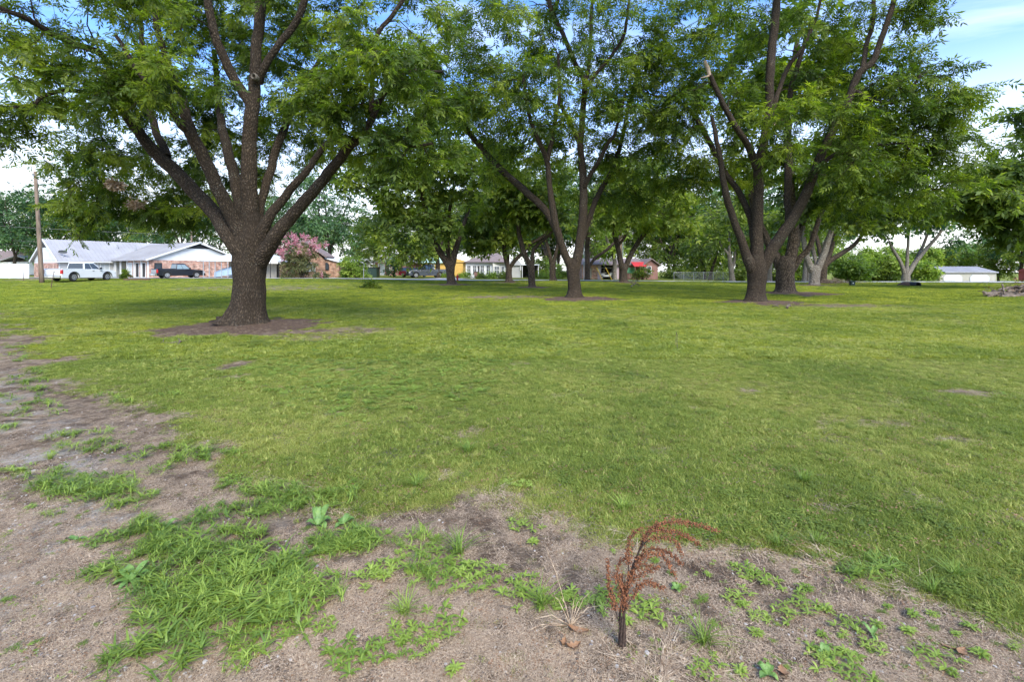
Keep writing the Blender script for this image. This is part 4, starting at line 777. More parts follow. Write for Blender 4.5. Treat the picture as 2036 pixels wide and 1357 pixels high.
stem_tree('pale twin-stemmed tree showing left of the pale grey pecan', 'pale_tree', 64, [(1598, 561, 5, 0), (1600, 545, 3.6, 0), (1602, 510, 3, 0), (1602, 480, 2.6, 0)], [[(1606, 561, 4, .2), (1606, 545, 3.4, .3), (1605, 515, 3, .4), (1612, 480, 2.4, .6)]], [(1604, 450, 40, 30, 0, 3, 14)], 54, 'leaf_far', 'bark_pale')
stem_tree('small dark tree with slanting stems beside the chain-link fence', 'small_tree', 70, [(1411, 558, 3.6, 0), (1413, 545, 3.2, 0), (1419, 525, 2.6, 0), (1424, 512, 2, 0)], [[(1401, 556, 2.4, 0), (1400, 530, 2, 0), (1390, 515, 1.6, 0)]], [(1410, 490, 40, 24, 0, 3, 14), (1385, 520, 20, 12, 0, 2, 5)], 55, 'leaf_far', 'bark_far')
stem_tree('straight-trunked tree beside the grey pickup', 'street_tree', 70, [(872, 556, 6, 0), (871, 545, 4.6, 0), (870, 520, 4.2, 0), (869, 505, 3.6, 0)], [[(870, 512, 2.4, 0), (850, 506, 2, 0), (832, 508, 1.4, 0)], [(869, 508, 2.6, 0), (880, 480, 2, 0)]], [(840, 495, 34, 18, -.5, 2.4, 18), (790, 480, 40, 26, 0, 2.4, 18), (870, 470, 40, 22, 0, 3, 14), (810, 510, 18, 10, -.6, 1.4, 5)], 56, 'leaf_far', 'bark_far', .12)
stem_tree('thin bushy young tree in front of the white-trimmed brick house', 'young_tree', 74, [(784, 555, 2.6, 0), (784, 545, 2, 0), (785, 532, 1.8, 0)], [], [(784, 520, 16, 16, 0, 1.3, 14), (782, 535, 11, 8, 0, 1, 4)], 57, 'leaf_blue', 'bark_far', .0, leaf_len=.5, twig_len=(.4, .9))
stem_tree('pale leaning tree beside the brown wooden utility pole', 'leaning_tree', 67, [(1222, 557, 5, 0), (1222, 540, 4, 0), (1222, 520, 3.8, 0), (1216, 500, 3.2, 0), (1206, 475, 2.6, 0), (1201, 452, 2, 0)], [], [(1205, 440, 34, 24, 0, 2.4, 12), (1212, 500, 16, 16, -.4, 1.2, 6), (1195, 490, 14, 10, 0, 1, 4)], 58, 'leaf_bright', 'bark_pale')

# ------------------------------------------------------------------ shrubs
def shrub(name, label, px, py_base, Y, blobs, seed, kind='leaf_far', group=None, bright=0, leaf_len=.3, per=6, tw=(.2, .5), stems=5, thin=.8, pairs=1, cat='shrub', bark='bark_far'):
    """blobs: (px,py,rx,ry,dY,rY,count)"""
    g = np.random.default_rng(seed); x = (px - CX) / FPX * Y; z = float(terrain(x, Y)); f = np.array([x, Y, z])
    top = min(b[1] for b in blobs); H = (py_base - top) / FPX * Y
    limbs = [([f + [0, 0, -.1], f + [0, 0, H * .3], f + [g.normal(0, .1), 0, H * .6]], [.06, .05, .02])]
    for i in range(stems):
        a = g.uniform(0, 2 * pi); w = H * .35; limbs.append(([f + [cos(a) * .15, sin(a) * .15, -.05], f + [cos(a) * w * .4, sin(a) * w * .4, H * .35], f + [cos(a) * w, sin(a) * w, H * .7]], [.05, .035, .012]))
    lobes = [px_lobe(b[0], b[1], b[2], b[3], Y, b[4], b[5], b[6]) for b in blobs]
    return grow_tree(name, label, tuple(f), limbs, lobes, 'leaf', group, cat=cat, seed=seed, ksides=6, bark=bark, leafmat=kind, twigs=5, per_twig=per, twig_len=tw, pairs=pairs, leaf_len=leaf_len, trunk_step=.3, thin=thin, bright=bright, shell=.2)
cm = shrub('crepe_myrtle', 'pink flowering crepe myrtle in front of the brick house', 600, 557, 60, [(600, 525, 34, 22, 0, 1.6, 55), (600, 498, 36, 20, 0, 1.6, 44), (640, 545, 26, 8, -.2, 1, 12), (575, 545, 16, 8, 0, 1, 8)], 61, 'leaf_olive', leaf_len=.32, stems=8, cat='flowering shrub')
# blossom heads: cones of small petals
g = np.random.default_rng(5); cen = []
for (bx, by, n_) in [(585, 473, 5), (594, 470, 5), (604, 471, 4), (612, 475, 6), (630, 482, 6), (636, 490, 7), (568, 486, 6), (560, 495, 6), (556, 505, 6), (592, 482, 6), (575, 478, 4), (622, 484, 4), (550, 500, 5), (598, 492, 4), (640, 491, 4), (641, 550, 2), (615, 500, 3), (584, 500, 3), (558, 512, 4)]:
    for _ in range((n_ + 1) // 2): cen.append(P(bx + g.normal(0, 5), by + g.normal(0, 4), 60 - g.uniform(.2, 2.2)))
cen = np.array(cen) - np.array(cm.location); nb = 24
bp = np.repeat(cen, nb, 0) + g.normal(0, 1, (len(cen) * nb, 3)) * [.14, .14, .20]; dd = rand_unit(len(bp), g)
V, Fq, tn = compound_leaves(bp, dd, np.full(len(bp), .12), 1, .5, .8, g)
link_mesh('blossom', np_mesh('blossom', V, Fq, [('tint', 'FLOAT', 'FACE', tn)]), MT['leaf_pink'], cm)['kind'] = 'stuff'
shrub('weeping_shrub', 'light green rounded shrub right of the brick house', 700, 557, 61, [(702, 530, 26, 22, 0, 1.5, 60), (715, 540, 18, 12, 0, 1, 16), (690, 548, 18, 8, 0, 1, 10)], 62, 'leaf_bright', leaf_len=.34, stems=7)
shrub('cone_shrub', 'small dark conical shrub by the white pickup', 249, 554, 54, [(249, 549, 8, 5, 0, .5, 16), (249, 543, 5, 4, 0, .4, 8), (249, 538, 2, 3, 0, .2, 3)], 63, 'leaf', leaf_len=.2, tw=(.1, .25))
for k, (a, b_, w, lb) in enumerate([(925, 548, 12, 'leafy green hedge clump left of the cottage door'), (890, 549, 12, 'low green hedge between the pecan and the yellow house'), (978, 548, 12, 'green shrub under the cottage window nearest the door'), (1000, 549, 12, 'dark green shrub at the corner of the cottage'), (955, 550, 8, 'small green shrub beside the cottage door')]):
    shrub('garden_shrub', lb, a, 556, 70, [(a, b_, w, 6, 0, 1, 18)], 70 + k, 'leaf_bright' if k < 3 else 'leaf_far', 'shrubs in front of the cottage', leaf_len=.34, stems=3, tw=(.2, .5))
shrub('garden_shrub', 'bright green bank of tall weeds right of the cottage', 1092, 556, 72, [(1085, 548, 18, 6, 0, 1, 22), (1112, 545, 14, 8, 0, 1, 18), (1100, 530, 20, 12, 1.5, 1, 18)], 78, 'leaf_bright', 'shrubs in front of the cottage', leaf_len=.36, stems=3)
shrub('climbing_shrub', 'leafy shrub growing under the red awning', 1266, 556, 62, [(1267, 545, 8, 8, 0, .6, 14), (1282, 538, 9, 8, 0, .6, 10)], 79, 'leaf_far', leaf_len=.3, stems=3)
# overgrown vine-covered bank left of the garage
VB = [(1700, 540, 22, 14), (1722, 525, 26, 18), (1735, 505, 20, 14), (1757, 535, 20, 18), (1770, 508, 22, 18), (1792, 530, 22, 18), (1815, 515, 20, 20), (1838, 535, 18, 16), (1848, 508, 20, 14), (1680, 525, 20, 18), (1664, 510, 20, 20), (1872, 510, 22, 18), (1905, 505, 26, 20), (1940, 512, 26, 22), (1985, 515, 26, 26), (1745, 548, 14, 8)]
VL = ['at the left end of the bank', 'left of the big mound', 'on the high crest behind', 'forming the round mound in front', 'above the round mound', 'right of the round mound', 'behind the fan-shaped tree', 'just left of the garage', 'behind the garage corner', 'behind the brush heap', 'behind the last pecan of the row', 'over the left end of the garage roof', 'over the middle of the garage roof', 'over the right end of the garage roof', 'between garage and right-hand trees', 'low in front of the bank']
for k, (a, b_, rx, ry) in enumerate(VB):
    Yk = 74 + (k * 5) % 11 + (6 if b_ < 520 else 0) + (8 if a > 1860 else 0)
    shrub('vine_thicket', 'bright vine-covered thicket ' + VL[k], a, 562, Yk, [(a, b_, rx, ry, 0, 2.2, 44), (a, b_ + ry * .8, rx, ry * .6, 0, 2, 16)], 100 + k, 'leaf_bright' if k not in (3, 11, 13, 14) else 'leaf_far', 'vine-covered thickets beyond the road', bright=(-.12 if k % 3 == 0 else .05), leaf_len=.55, stems=3, tw=(.4, .9), per=6, cat='thicket')
# undergrowth under the far wood
for k, (a, w) in enumerate([(1340, 22), (1372, 20), (1400, 20), (1430, 20), (1470, 24), (1510, 20), (1550, 22), (1590, 20), (1140, 16), (1075, 14)]):
    shrub('undergrowth_bush', 'dark bush under the far wood, %s' % ['right of the brown house', 'behind the chain-link fence', 'by the slanting stems', 'left of the pale trunk', 'right of the pale trunk', 'left of the split pecan', 'between the split pecan and the dark pecan', 'right of the dark pecan', 'behind the middle tree', 'beside the cottage porch'][k], a, 560, 80 + k % 3 * 3, [(a, 545, w, 12, 0, 2, 30), (a + 4, 525, w, 14, 2, 2, 16)], 130 + k, 'leaf_far', 'bushes under the far wood', bright=-.05 + .06 * (k % 3), leaf_len=.55, tw=(.4, .9), stems=2, cat='bush')
# ------------------------------------------------------------------ buildings
def wall_window(root, name, p, ax, w, h, frame='white', pane='pane', bars=(1, 1), depth=.06, fw=.07, out=None, label=None):
    """window on a wall: p = lower left corner, ax = unit vector along the wall (2d), out = outward normal (2d)"""
    ox, oy = out; m = MB()
    def bx(u0, z0, u1, z1, d0, d1, mb):
        pts = []
        for z in (z0, z1):
            for (u, d) in ((u0, d0), (u1, d0), (u1, d1), (u0, d1)): pts.append((p[0] + ax[0] * u + ox * d, p[1] + ax[1] * u + oy * d, p[2] + z))
        mb.add(pts, [(0, 3, 2, 1), (4, 5, 6, 7), (0, 1, 5, 4), (1, 2, 6, 5), (2, 3, 7, 6), (3, 0, 4, 7)])
    bx(0, 0, w, fw, .0, depth, m); bx(0, h - fw, w, h, .0, depth, m); bx(0, fw, fw, h - fw, .0, depth, m); bx(w - fw, fw, w, h - fw, .0, depth, m)
    for i in range(1, bars[0]): u = w * i / bars[0]; bx(u - fw * .35, fw, u + fw * .35, h - fw, .0, depth * .8, m)
    for i in range(1, bars[1]): z = h * i / bars[1]; bx(fw, z - fw * .35, w - fw, z + fw * .35, .0, depth * .7, m)
    f = m.build(name, MT[frame], root)
    if label: f['label'] = label
    g = MB(); bx(fw, fw, w - fw, h - fw, .003, .018, g); g.build('pane', MT[pane], f); return f
SX, SXo = (1, 0), (0, -1)     # wall facing -y

def gable_roof(root, x0, x1, y0, y1, eave, ridge, axis_, mat, over=.45, th=.14, name='roof', ribs=0.0, gable_over=.35):
    """ridge along axis_"""
    m = MB()
    if axis_ == 'x':
        yc = (y0 + y1) / 2; sl = (ridge - eave) / (yc - y0)
        poly = [(y0 - over, eave - over * sl), (yc, ridge), (y1 + over, eave - over * sl), (y1 + over, eave - over * sl + th), (yc, ridge + th), (y0 - over, eave - over * sl + th)]
        m.prism(poly, x0 - gable_over, x1 + gable_over, 'x')
    else:
        xc = (x0 + x1) / 2; sl = (ridge - eave) / (xc - x0)
        poly = [(x0 - over, eave - over * sl), (xc, ridge), (x1 + over, eave - over * sl), (x1 + over, eave - over * sl + th), (xc, ridge + th), (x0 - over, eave - over * sl + th)]
        m.prism(poly, y0 - gable_over, y1 + gable_over, 'y')
    r = m.build(name, MT[mat], root)
    if ribs:
        q = MB(); n = 0
        if axis_ == 'x':
            x = x0 - gable_over + .1
            while x < x1 + gable_over:
                for s in (-1, 1):
                    ye = yc + s * ((yc - y0) + over); q.add([(x, yc, ridge + th + .002), (x + .05, yc, ridge + th + .002), (x + .05, ye, eave - over * sl + th + .002), (x, ye, eave - over * sl + th + .002), (x, yc, ridge + th + .045), (x + .05, yc, ridge + th + .045), (x + .05, ye, eave - over * sl + th + .045), (x, ye, eave - over * sl + th + .045)],
                        [(0, 3, 2, 1), (4, 5, 6, 7), (0, 1, 5, 4), (1, 2, 6, 5), (2, 3, 7, 6), (3, 0, 4, 7)])
                x += ribs
        else:
            y = y0 - gable_over + .1
            while y < y1 + gable_over:
                for s in (-1, 1):
                    xe = xc + s * ((xc - x0) + over); q.add([(xc, y, ridge + th + .002), (xc, y + .05, ridge + th + .002), (xe, y + .05, eave - over * sl + th + .002), (xe, y, eave - over * sl + th + .002), (xc, y, ridge + th + .045), (xc, y + .05, ridge + th + .045), (xe, y + .05, eave - over * sl + th + .045), (xe, y, eave - over * sl + th + .045)],
                        [(0, 3, 2, 1), (4, 5, 6, 7), (0, 1, 5, 4), (1, 2, 6, 5), (2, 3, 7, 6), (3, 0, 4, 7)])
                y += ribs
        q.build('roof_ribs', MT[mat], r)['kind'] = 'stuff'
    return r

def zt(x, y): return float(terrain(x, y))

# --- long white house with metal roof
hx, hy = -58.8, 62.0; hz0 = 0.30
H1 = thing('white_house', 'long low white house with pale metal roof, L-shaped with a brick gable wing', 'house', (hx, hy, hz0), R(60))
m = MB(); m.box(0, 0, 0, 5.8, 8.7, 2.35); m.box(7.6, -4, 0, 17.8, 8.7, 2.35); m.box(5.8, 0, 0, 7.6, 8.7, 2.35); m.build('wall', MT['white'], H1)
# near wall of the main bar, then the porch recess
m = MB(); m.box(.1, -.05, 0, 5.7, -.003, 2.35); m.build('siding_wall', MT['grey_siding'], H1)
m = MB(); m.box(-.06, .1, 0, -.003, 8.6, 2.0); m.build('brick_wall', MT['brick'], H1)
m = MB(); m.prism([(0.05, 2.352), (8.65, 2.352), (4.35, 5.0)], -.05, .3, 'x'); m.build('gable', MT['white'], H1)
m = MB(); m.prism([(3.2, 4.1), (5.5, 4.1), (4.35, 4.85)], -.09, -.053, 'x'); m.build('gable_vent', MT['black_plastic'], H1)
m = MB(); m.box(5.9, -10.2, 0, 17.8, -4.003, 2.35); m.build('brick_wall', MT['brick'], H1)['label'] = 'brick wall under the wide white gable'
m = MB(); m.prism([(5.85, 2.352), (17.8, 2.352), (11.8, 4.7)], -10.15, -9.9, 'y'); m.build('gable', MT['white'], H1)['label'] = 'wide white gable over the brick wall'
m = MB(); m.prism([(9.9, 4.05), (13.7, 4.05), (11.8, 4.72)], -10.2, -10.153, 'y'); m.build('gable_vent', MT['black_plastic'], H1)
gable_roof(H1, 0, 16, 0, 8.7, 2.42, 5.05, 'x', 'roof_metal', ribs=.45)
m = MB()   # wing roof, ridge along y
rf = gable_roof(H1, 5.8, 17.8, -10.2, 8, 2.46, 4.80, 'y', 'roof_metal', ribs=.45, name='roof')
m = MB(); 
sl = (4.80 - 2.46) / 6.0
for s in (-1, 1): m.prism([(11.8, 4.99), (11.8 + s * 6.5, 4.99 - 6.5 * sl), (11.8 + s * 6.5, 4.75 - 6.5 * sl), (11.8, 4.75)][::s], -10.62, -10.553, 'y')
m.build('fascia', MT['white'], H1)
m = MB(); m.prism([(8.7 / 2, 5.24), (-.48, 5.24 - 4.83 * .604), (-.48, 4.98 - 4.83 * .604), (4.35, 4.98)], -.42, -.353, 'x'); m.prism([(4.35, 5.24), (9.2, 5.24 - 4.85 * .604), (9.2, 4.98 - 4.85 * .604), (4.35, 4.98)], -.42, -.353, 'x'); m.build('fascia', MT['white'], H1)
# porch: posts along the wing's left eave, dark windows and doors behind
for yy in (-10.0, -8.2, -6.2, -4.2, -2.2, -.6): m = MB(); m.box(5.75, yy, 0, 5.90, yy + .16, 2.3); m.build('porch_post', MT['white'], H1)
m = MB(); m.box(7.45, -4, 0, 7.597, 0, 2.35); m.build('porch_wall', MT['brick'], H1)
for (yy, w) in ((-9.2, 1.0), (-7.4, 1.0)): wall_window(H1, 'door', (5.897, yy + w, .05), (0, -1), w, 2.0, 'white', 'void', out=(-1, 0))
for (yy, w) in ((-5.4, 1.1), (-3.4, 1.2), (-1.4, 1.2)): wall_window(H1, 'window', (7.447 if yy > -4.2 else 5.897, yy + w, .35), (0, -1), w, 1.7, 'white', 'pane_light', bars=(3, 1), out=(-1, 0))
for (xx, w) in ((2.0, .7), (2.95, 1.1), (4.25, 1.1)): wall_window(H1, 'window', (xx, -.053, .3 if xx > 2.5 else .5), SX, w, 1.7, 'white', 'pane_light', bars=(2, 1), out=SXo)
wall_window(H1, 'window', (6.4, -10.203, .7), SX, .9, 1.3, 'black_plastic', 'pane', out=SXo)
m = MB(); m.tube([(1.6, -1.2 + 1.2, 2.95), (1.6, -.1, 3.3)], .03, 6); H_d = None
for (xx, yy, zz, hh) in ((9.0, 1.5, 4.0, .75), (7.2, 2.6, 4.15, .6), (12.6, -1.0, 4.6, .5)): v = MB(); v.tube([(xx, yy, zz - .4), (xx, yy, zz + hh)], .10, 8); v.build('roof_vent', MT['galv'], H1)
g_ = MB(); g_.box(-.55, -.60, 2.05, 5.8, -.50, 2.17); g_.build('gutter', MT['white'], H1)
# satellite dish on the roof edge
D = thing('satellite_dish', 'grey satellite dish on the near edge of the metal roof', 'satellite dish', P(126, 514, 62.6))
m = MB(); m.tube([(0, 0, -.15), (0, 0, .55)], .03, 6); m.tube([(0, 0, .5), (.0, -.35, .62)], .02, 6); m.build('mast', MT['galv'], D)
m = MB(); rings = []
for k, (r_, d_) in enumerate([(.04, .0), (.25, .03), (.45, .09), (.55, .14)]): rings.append([(r_ * cos(a / 16 * 2 * pi), -.10 - d_ * .5 - r_ * .55 * sin(a / 16 * 2 * pi) * .3, .85 + r_ * .40 * sin(a / 16 * 2 * pi)) for a in range(16)])
for r_ in (.56,): rings.append([(r_ * cos(a / 16 * 2 * pi), -.05 - r_ * .55 * sin(a / 16 * 2 * pi) * .3, .85 + r_ * .40 * sin(a / 16 * 2 * pi)) for a in range(16)])
m.loft(rings); m.build('dish', MT['dish'], D, smooth=True)

# --- far brown-roofed house at the left edge
x, y, z = P(38, 556, 92)
H = thing('brown_roofed_house', 'house with a brown shingle roof showing above the white vinyl fence', 'house', (x, y, zt(x, y) + .1), R(8))
m = MB(); m.box(-6, 0, 0, 3.4, 8, 2.9); m.build('wall', MT['cream'], H); gable_roof(H, -6, 3.4, 0, 8, 2.9, 4.6, 'x', 'roof_brown')
m = MB(); m.box(-1, -3, 0, 5, -.003, 2.4); m.build('wall', MT['cream'], H); gable_roof(H, -1, 5, -3, 0, 2.4, 3.5, 'y', 'roof_grey')
v = MB(); v.tube([(-2, 2.5, 3.6), (-2, 2.5, 5.0)], .12, 8); v.build('roof_vent', MT['galv'], H)
wall_window(H, 'window', (-5, -.003, 1), SX, 1.2, 1.1, out=SXo); wall_window(H, 'window', (.8, -3.003, .9), SX, 1.6, 1.1, out=SXo)

# --- white vinyl fence, panels and posts one by one
fy = 57.0; F1 = thing('vinyl_fence', 'white vinyl privacy fence at the left edge of the view', 'fence', (-62, fy, zt(-62, fy)))
for k in range(6):
    m = MB(); x0 = -10 + k * 2.4
    m.box(x0 + .13, -.02, .12, x0 + 2.4, .02, 1.70); m.box(x0 + .13, -.04, .06, x0 + 2.4, .04, .20); m.box(x0 + .13, -.04, 1.62, x0 + 2.4, .04, 1.78)
    for j in range(1, 12): m.box(x0 + .13 + j * .19, -.026, .2, x0 + .14 + j * .19, -.0205, 1.62)
    m.build('fence_panel', MT['white'], F1)
    p_ = MB(); p_.box(x0, -.065, -.1, x0 + .13, .065, 1.82); p_.prism([(x0 - .01, 1.82), (x0 + .14, 1.82), (x0 + .065, 1.90)], -.07, .07); p_.build('fence_post', MT['white'], F1)

# --- carport with covered boat
cx0, cy0 = -34.5, 60.5; cz = zt(cx0, cy0)
C1 = thing('carport', 'open metal carport with a low white gable roof behind the large pecan', 'carport', (cx0, cy0, cz))
m = MB(); ap = 0.4
m.prism([(-5.4, 2.15), (ap, 3.3), (5.9, 2.0), (5.9, 2.08), (ap, 3.39), (-5.4, 2.24)], 0, 6.0, 'y'); m.build('roof', MT['white_metal'], C1)
m = MB(); m.prism([(-5.0, 2.20), (ap, 3.27), (5.4, 2.10)], .02, .05, 'y'); m.build('gable_panel', MT['white_metal'], C1)
for k, xx in enumerate([-4.7, -3.95, -3.2, -2.4, -1.6, 3.1, 3.8, 4.9]): m = MB(); m.box(xx, .1, 0, xx + .07, .17, 2.19 + (max(0, min(.9, (xx + 4.7) * .2)) if xx < 0 else .08)); m.build('post', MT['galv'] if xx < 0 else MT['black_plastic'], C1)
for xx in (-4.7, 4.9): m = MB(); m.box(xx, 5.7, 0, xx + .07, 5.77, 2.18); m.build('post', MT['galv'], C1)
m = MB(); m.box(-4.65, 5.6, 0, -.5, 5.66, 2.2); 
for k in range(10): m.box(-4.65, 5.575, .2 * k + .02, -.5, 5.597, .2 * k + .19)
m.build('back_wall', MT['grey_siding'], C1)
m = MB(); m.box(1.6, 1.8, 0, 3.8, 1.86, 1.9); m.build('board_door', MT['fence_wood'], C1)
m = MB(); m.box(3.9, 2.2, 0, 5.0, 2.5, 1.75); m.build('brick_wall', MT['brick_dark'], C1)
B1 = thing('covered_boat', 'boat on a trailer under a pale blue tarpaulin inside the carport', 'boat', (cx0 - 1.2, cy0 + 1.6, cz))
m = MB(); rings = []
for t in np.linspace(0, 1, 12):
    xx = -3.0 + 5.8 * t; w = .95 * (1 - (1 - t) ** 2.4) * (1 if t < .8 else .95) + .02; zb = .12 + .75 * t; zt_ = .75 + 1.15 * min(1, t * 1.7) - .2 * max(0, t - .6)
    rings.append([(xx, -w, zb), (xx, -w * 1.02, zb + (zt_ - zb) * .45), (xx, -w * .7, zb + (zt_ - zb) * .85), (xx, 0, zt_ + .1 * sin(9 * t)), (xx, w * .7, zb + (zt_ - zb) * .85), (xx, w * 1.02, zb + (zt_ - zb) * .45), (xx, w, zb), (xx, 0, zb - .02)])
m.loft(rings); m.build('tarpaulin', MT['tarp'], B1)
m = MB(); m.box(-1.2, -.6, .28, 2.8, -.5, .38); m.box(-1.2, .5, .28, 2.8, .6, .38); m.box(1.2, -1.0, .25, 1.3, 1.0, .35); m.build('trailer_frame', MT['galv'], B1)
def wheel(parent, x, y, r=.36, w=.24, sy=1, rimm='rim', name='wheel'):
    e = MB(); n = 20
    prof = [(r * .62, w / 2), (r * .93, w / 2), (r, w * .32), (r, -w * .32), (r * .93, -w / 2), (r * .62, -w / 2)]
    e.loft([[(rr * cos(i / n * 2 * pi), yy, rr * sin(i / n * 2 * pi)) for i in range(n)] for (rr, yy) in prof]); t = e.build(name, MT['tyre'], parent, smooth=False); t.location = (x, y, r)
    q = MB(); s = sy
    q.loft([[(r * .64 * cos(i / n * 2 * pi), yy, r * .64 * sin(i / n * 2 * pi)) for i in range(n)] for yy in (s * (w * .5 + .002), s * (w * .5 + .02))])
    q.build('rim', MT[rimm], t)
    h = MB()
    for k in range(5):
        a0 = k / 5 * 2 * pi; h.prism([(r * .22 * cos(a0 + .35), r * .22 * sin(a0 + .35)), (r * .52 * cos(a0 + .28), r * .52 * sin(a0 + .28)), (r * .52 * cos(a0 + .95), r * .52 * sin(a0 + .95)), (r * .22 * cos(a0 + .85), r * .22 * sin(a0 + .85))], s * (w * .5 + .0205), s * (w * .5 + .024), 'y')
    h.build('rim_opening', MT['black_plastic'], t)
    return t
for s in (-1, 1): wheel(B1, 1.9, s * .95, .3, .2, s)
R1 = None

def vehicle(name, label, cat, loc, rz, kind, paint, L=5.8, W=1.98, H=1.92, glass='car_glass', group=None, tail_low=.95):
    v = thing(name, label, cat, loc, rz, group); r = .39 * H / 1.92; bl = H * .60; gr = .30; hw = W / 2
    fx_, rx_ = L * .5 - L * .175, -L * .5 + L * .21
    def arc(cx_, rr): return [(cx_ + rr * cos(a), r + rr * sin(a)) for a in np.linspace(pi, 0, 9)]
    arch = r * 1.28
    if kind == 'pickup':
        top = [(-L / 2, gr + .2), (-L / 2 + .02, bl + .02), (-L * .10, bl + .03), (L * .165, bl + .02), (L * .22, bl), (L * .44, bl - .10), (L * .485, bl - .22), (L / 2, gr + .28), (L / 2, gr)]
    else:
        top = [(-L / 2, gr + .1), (-L / 2 + .03, bl), (L * .16, bl), (L * .20, bl - .02), (L * .42, bl - .12), (L * .48, bl - .25), (L / 2, gr + .2), (L / 2, gr)]
    bot = [(fx_ + arch, gr)] + arc(fx_, arch)[::-1] + [(fx_ - arch, gr)] + [(rx_ + arch, gr)] + arc(rx_, arch)[::-1] + [(rx_ - arch, gr)]
    poly = top + bot + [(-L / 2, gr)]
    m = MB(); m.prism(poly, -hw, hw, 'y'); m.build('body', MT[paint], v, bevel=.035, seg=2)
    m = MB(); m.box(-L * .47, -hw + .12, gr - .02, L * .47, hw - .12, bl - .25); m.build('underbody', MT['black_plastic'], v)
    if kind == 'pickup': c0, c1, c2, c3 = -L * .115, -L * .095, L * .085, L * .215
    else: c0, c1, c2, c3 = -L * .475, -L * .40, L * .06, L * .20
    ins = .17
    ringb = [(c0, -hw + .02), (c3, -hw + .02), (c3, hw - .02), (c0, hw - .02)]; ringt = [(c1, -hw + ins), (c2, -hw + ins), (c2, hw - ins), (c1, hw - ins)]
    m = MB(); m.loft([[(a, b, bl - .02) for a, b in ringb], [(a, b, H - .05) for a, b in ringt], [(a + (.06 if i in (0, 3) else -.08), b * .9, H) for i, (a, b) in enumerate(ringt)]]); m.build('cab', MT[paint], v, bevel=.03, seg=2)
    def side(x, t, s, o=.012):   # point on the cab flank, t 0 belt .. 1 roof
        return (x, s * ((hw - .02) * (1 - t) + (hw - ins) * t + o), bl - .02 + (H - .05 - bl + .02) * t)
    def edge(t, a, b): return a * (1 - t) + b * t
    segs = [(0, .46), (.50, 1)] if kind == 'pickup' else [(0, .28), (.31, .62), (.65, 1)]
    for s in (-1, 1):
        for (u0, u1) in segs:
            q = MB(); lo, hi = .10, .88
            def X(u, t): a = edge(t, c0, c1) + .10; b = edge(t, c3, c2) - .13; return a + (b - a) * u
            P4 = [side(X(u0, lo), lo, s), side(X(u1, lo), lo, s), side(X(u1, hi), hi, s), side(X(u0, hi), hi, s)]; P5 = [side(X(u0, lo), lo, s, -.01), side(X(u1, lo), lo, s, -.01), side(X(u1, hi), hi, s, -.01), side(X(u0, hi), hi, s, -.01)]
            q.loft([P5, P4]); q.build('side_window', MT[glass], v)
        q = MB(); x0 = c3 - .28; q.box(x0, s * (hw + .02), bl + .02, x0 + .1, s * (hw + .24), bl + .22); q.build('mirror', MT['black_plastic'], v)
        for xd in ([c0 + .9, c0 + 1.75] if kind == 'pickup' else [-L * .1, L * .1]): q = MB(); q.box(xd, s * (hw + .002), bl - .16, xd + .2, s * (hw + .035), bl - .11); q.build('door_handle', MT['chrome'] if paint != 'car_black' else MT['black_plastic'], v)
        for (cx_) in (fx_, rx_):
            q = MB(); q.loft([[(p[0], s * (hw + .004), p[1]) for p in arc(cx_, arch * 1.0) + arc(cx_, arch * 1.16)[::-1]], [(p[0], s * (hw + .03), p[1]) for p in arc(cx_, arch * 1.0) + arc(cx_, arch * 1.16)[::-1]]]); q.build('wheel_arch', MT['black_plastic'] if paint in ('car_white', 'car_black') else MT[paint], v)
            wheel(v, cx_, s * (hw - .12), r, .26, s)
        q = MB(); q.box(-L / 2 - .02, s * hw - (.16 if s > 0 else -.005), bl - .42, -L / 2 + .14, s * hw + (.012 if s > 0 else .16), bl - .02)
        if s < 0: q = MB(); q.box(-L / 2 - .02, -hw - .012, bl - .42, -L / 2 + .14, -hw + .15, bl - .02)
        q.build('tail_light', MT['lamp_red'], v)
        q = MB(); q.box(L / 2 - .16, s * (hw - .42) if s > 0 else -hw - .006, bl - .46, L / 2 + .012, hw + .006 if s > 0 else -(hw - .42), bl - .27); q.build('headlight', MT['lamp_clear'], v)
    # windscreen, rear window
    def quad_panel(nm, xb, xt, o):
        a, b = .12, .90; zb = bl - .02 + (H - .03 - bl) * a; z1 = bl - .02 + (H - .03 - bl) * b; q = MB(); X0 = edge(a, xb, xt) + o; X1 = edge(b, xb, xt) + o; y0_ = hw - .14; y1_ = hw - ins - .08
        q.loft([[(X0 - o * 1.6, -y0_, zb), (X0 - o * 1.6, y0_, zb), (X1 - o * 1.6, y1_, z1), (X1 - o * 1.6, -y1_, z1)], [(X0, -y0_, zb), (X0, y0_, zb), (X1, y1_, z1), (X1, -y1_, z1)]]); q.build(nm, MT[glass], v)
    quad_panel('windscreen', c3, c2, .015); quad_panel('rear_window', c0, c1, -.015)
    if kind == 'pickup':
        q = MB(); q.box(-L / 2 + .08, -hw + .1, bl + .025, c0 - .04, hw - .1, bl + .036); q.build('bed_floor', MT['black_plastic'], v)
        for s in (-1, 1): q = MB(); q.box(-L / 2 + .05, s * (hw - .05) - .05, bl + .03, c0 - .02, s * (hw - .05) + .04, bl + .10); q.build('bed_rail', MT[paint], v)
        q = MB(); q.box(-L / 2 - .035, -hw + .2, gr + .32, -L / 2 - .003, hw - .2, bl - .02); q.build('tailgate', MT[paint] if paint != 'car_black' else MT['galv'], v, bevel=.01)
    q = MB(); q.box(-L / 2 - .16, -hw + .03, gr + .05, -L / 2 + .03, hw - .03, gr + .27); q.build('rear_bumper', MT['chrome'] if kind == 'pickup' else MT[paint], v, bevel=.02)
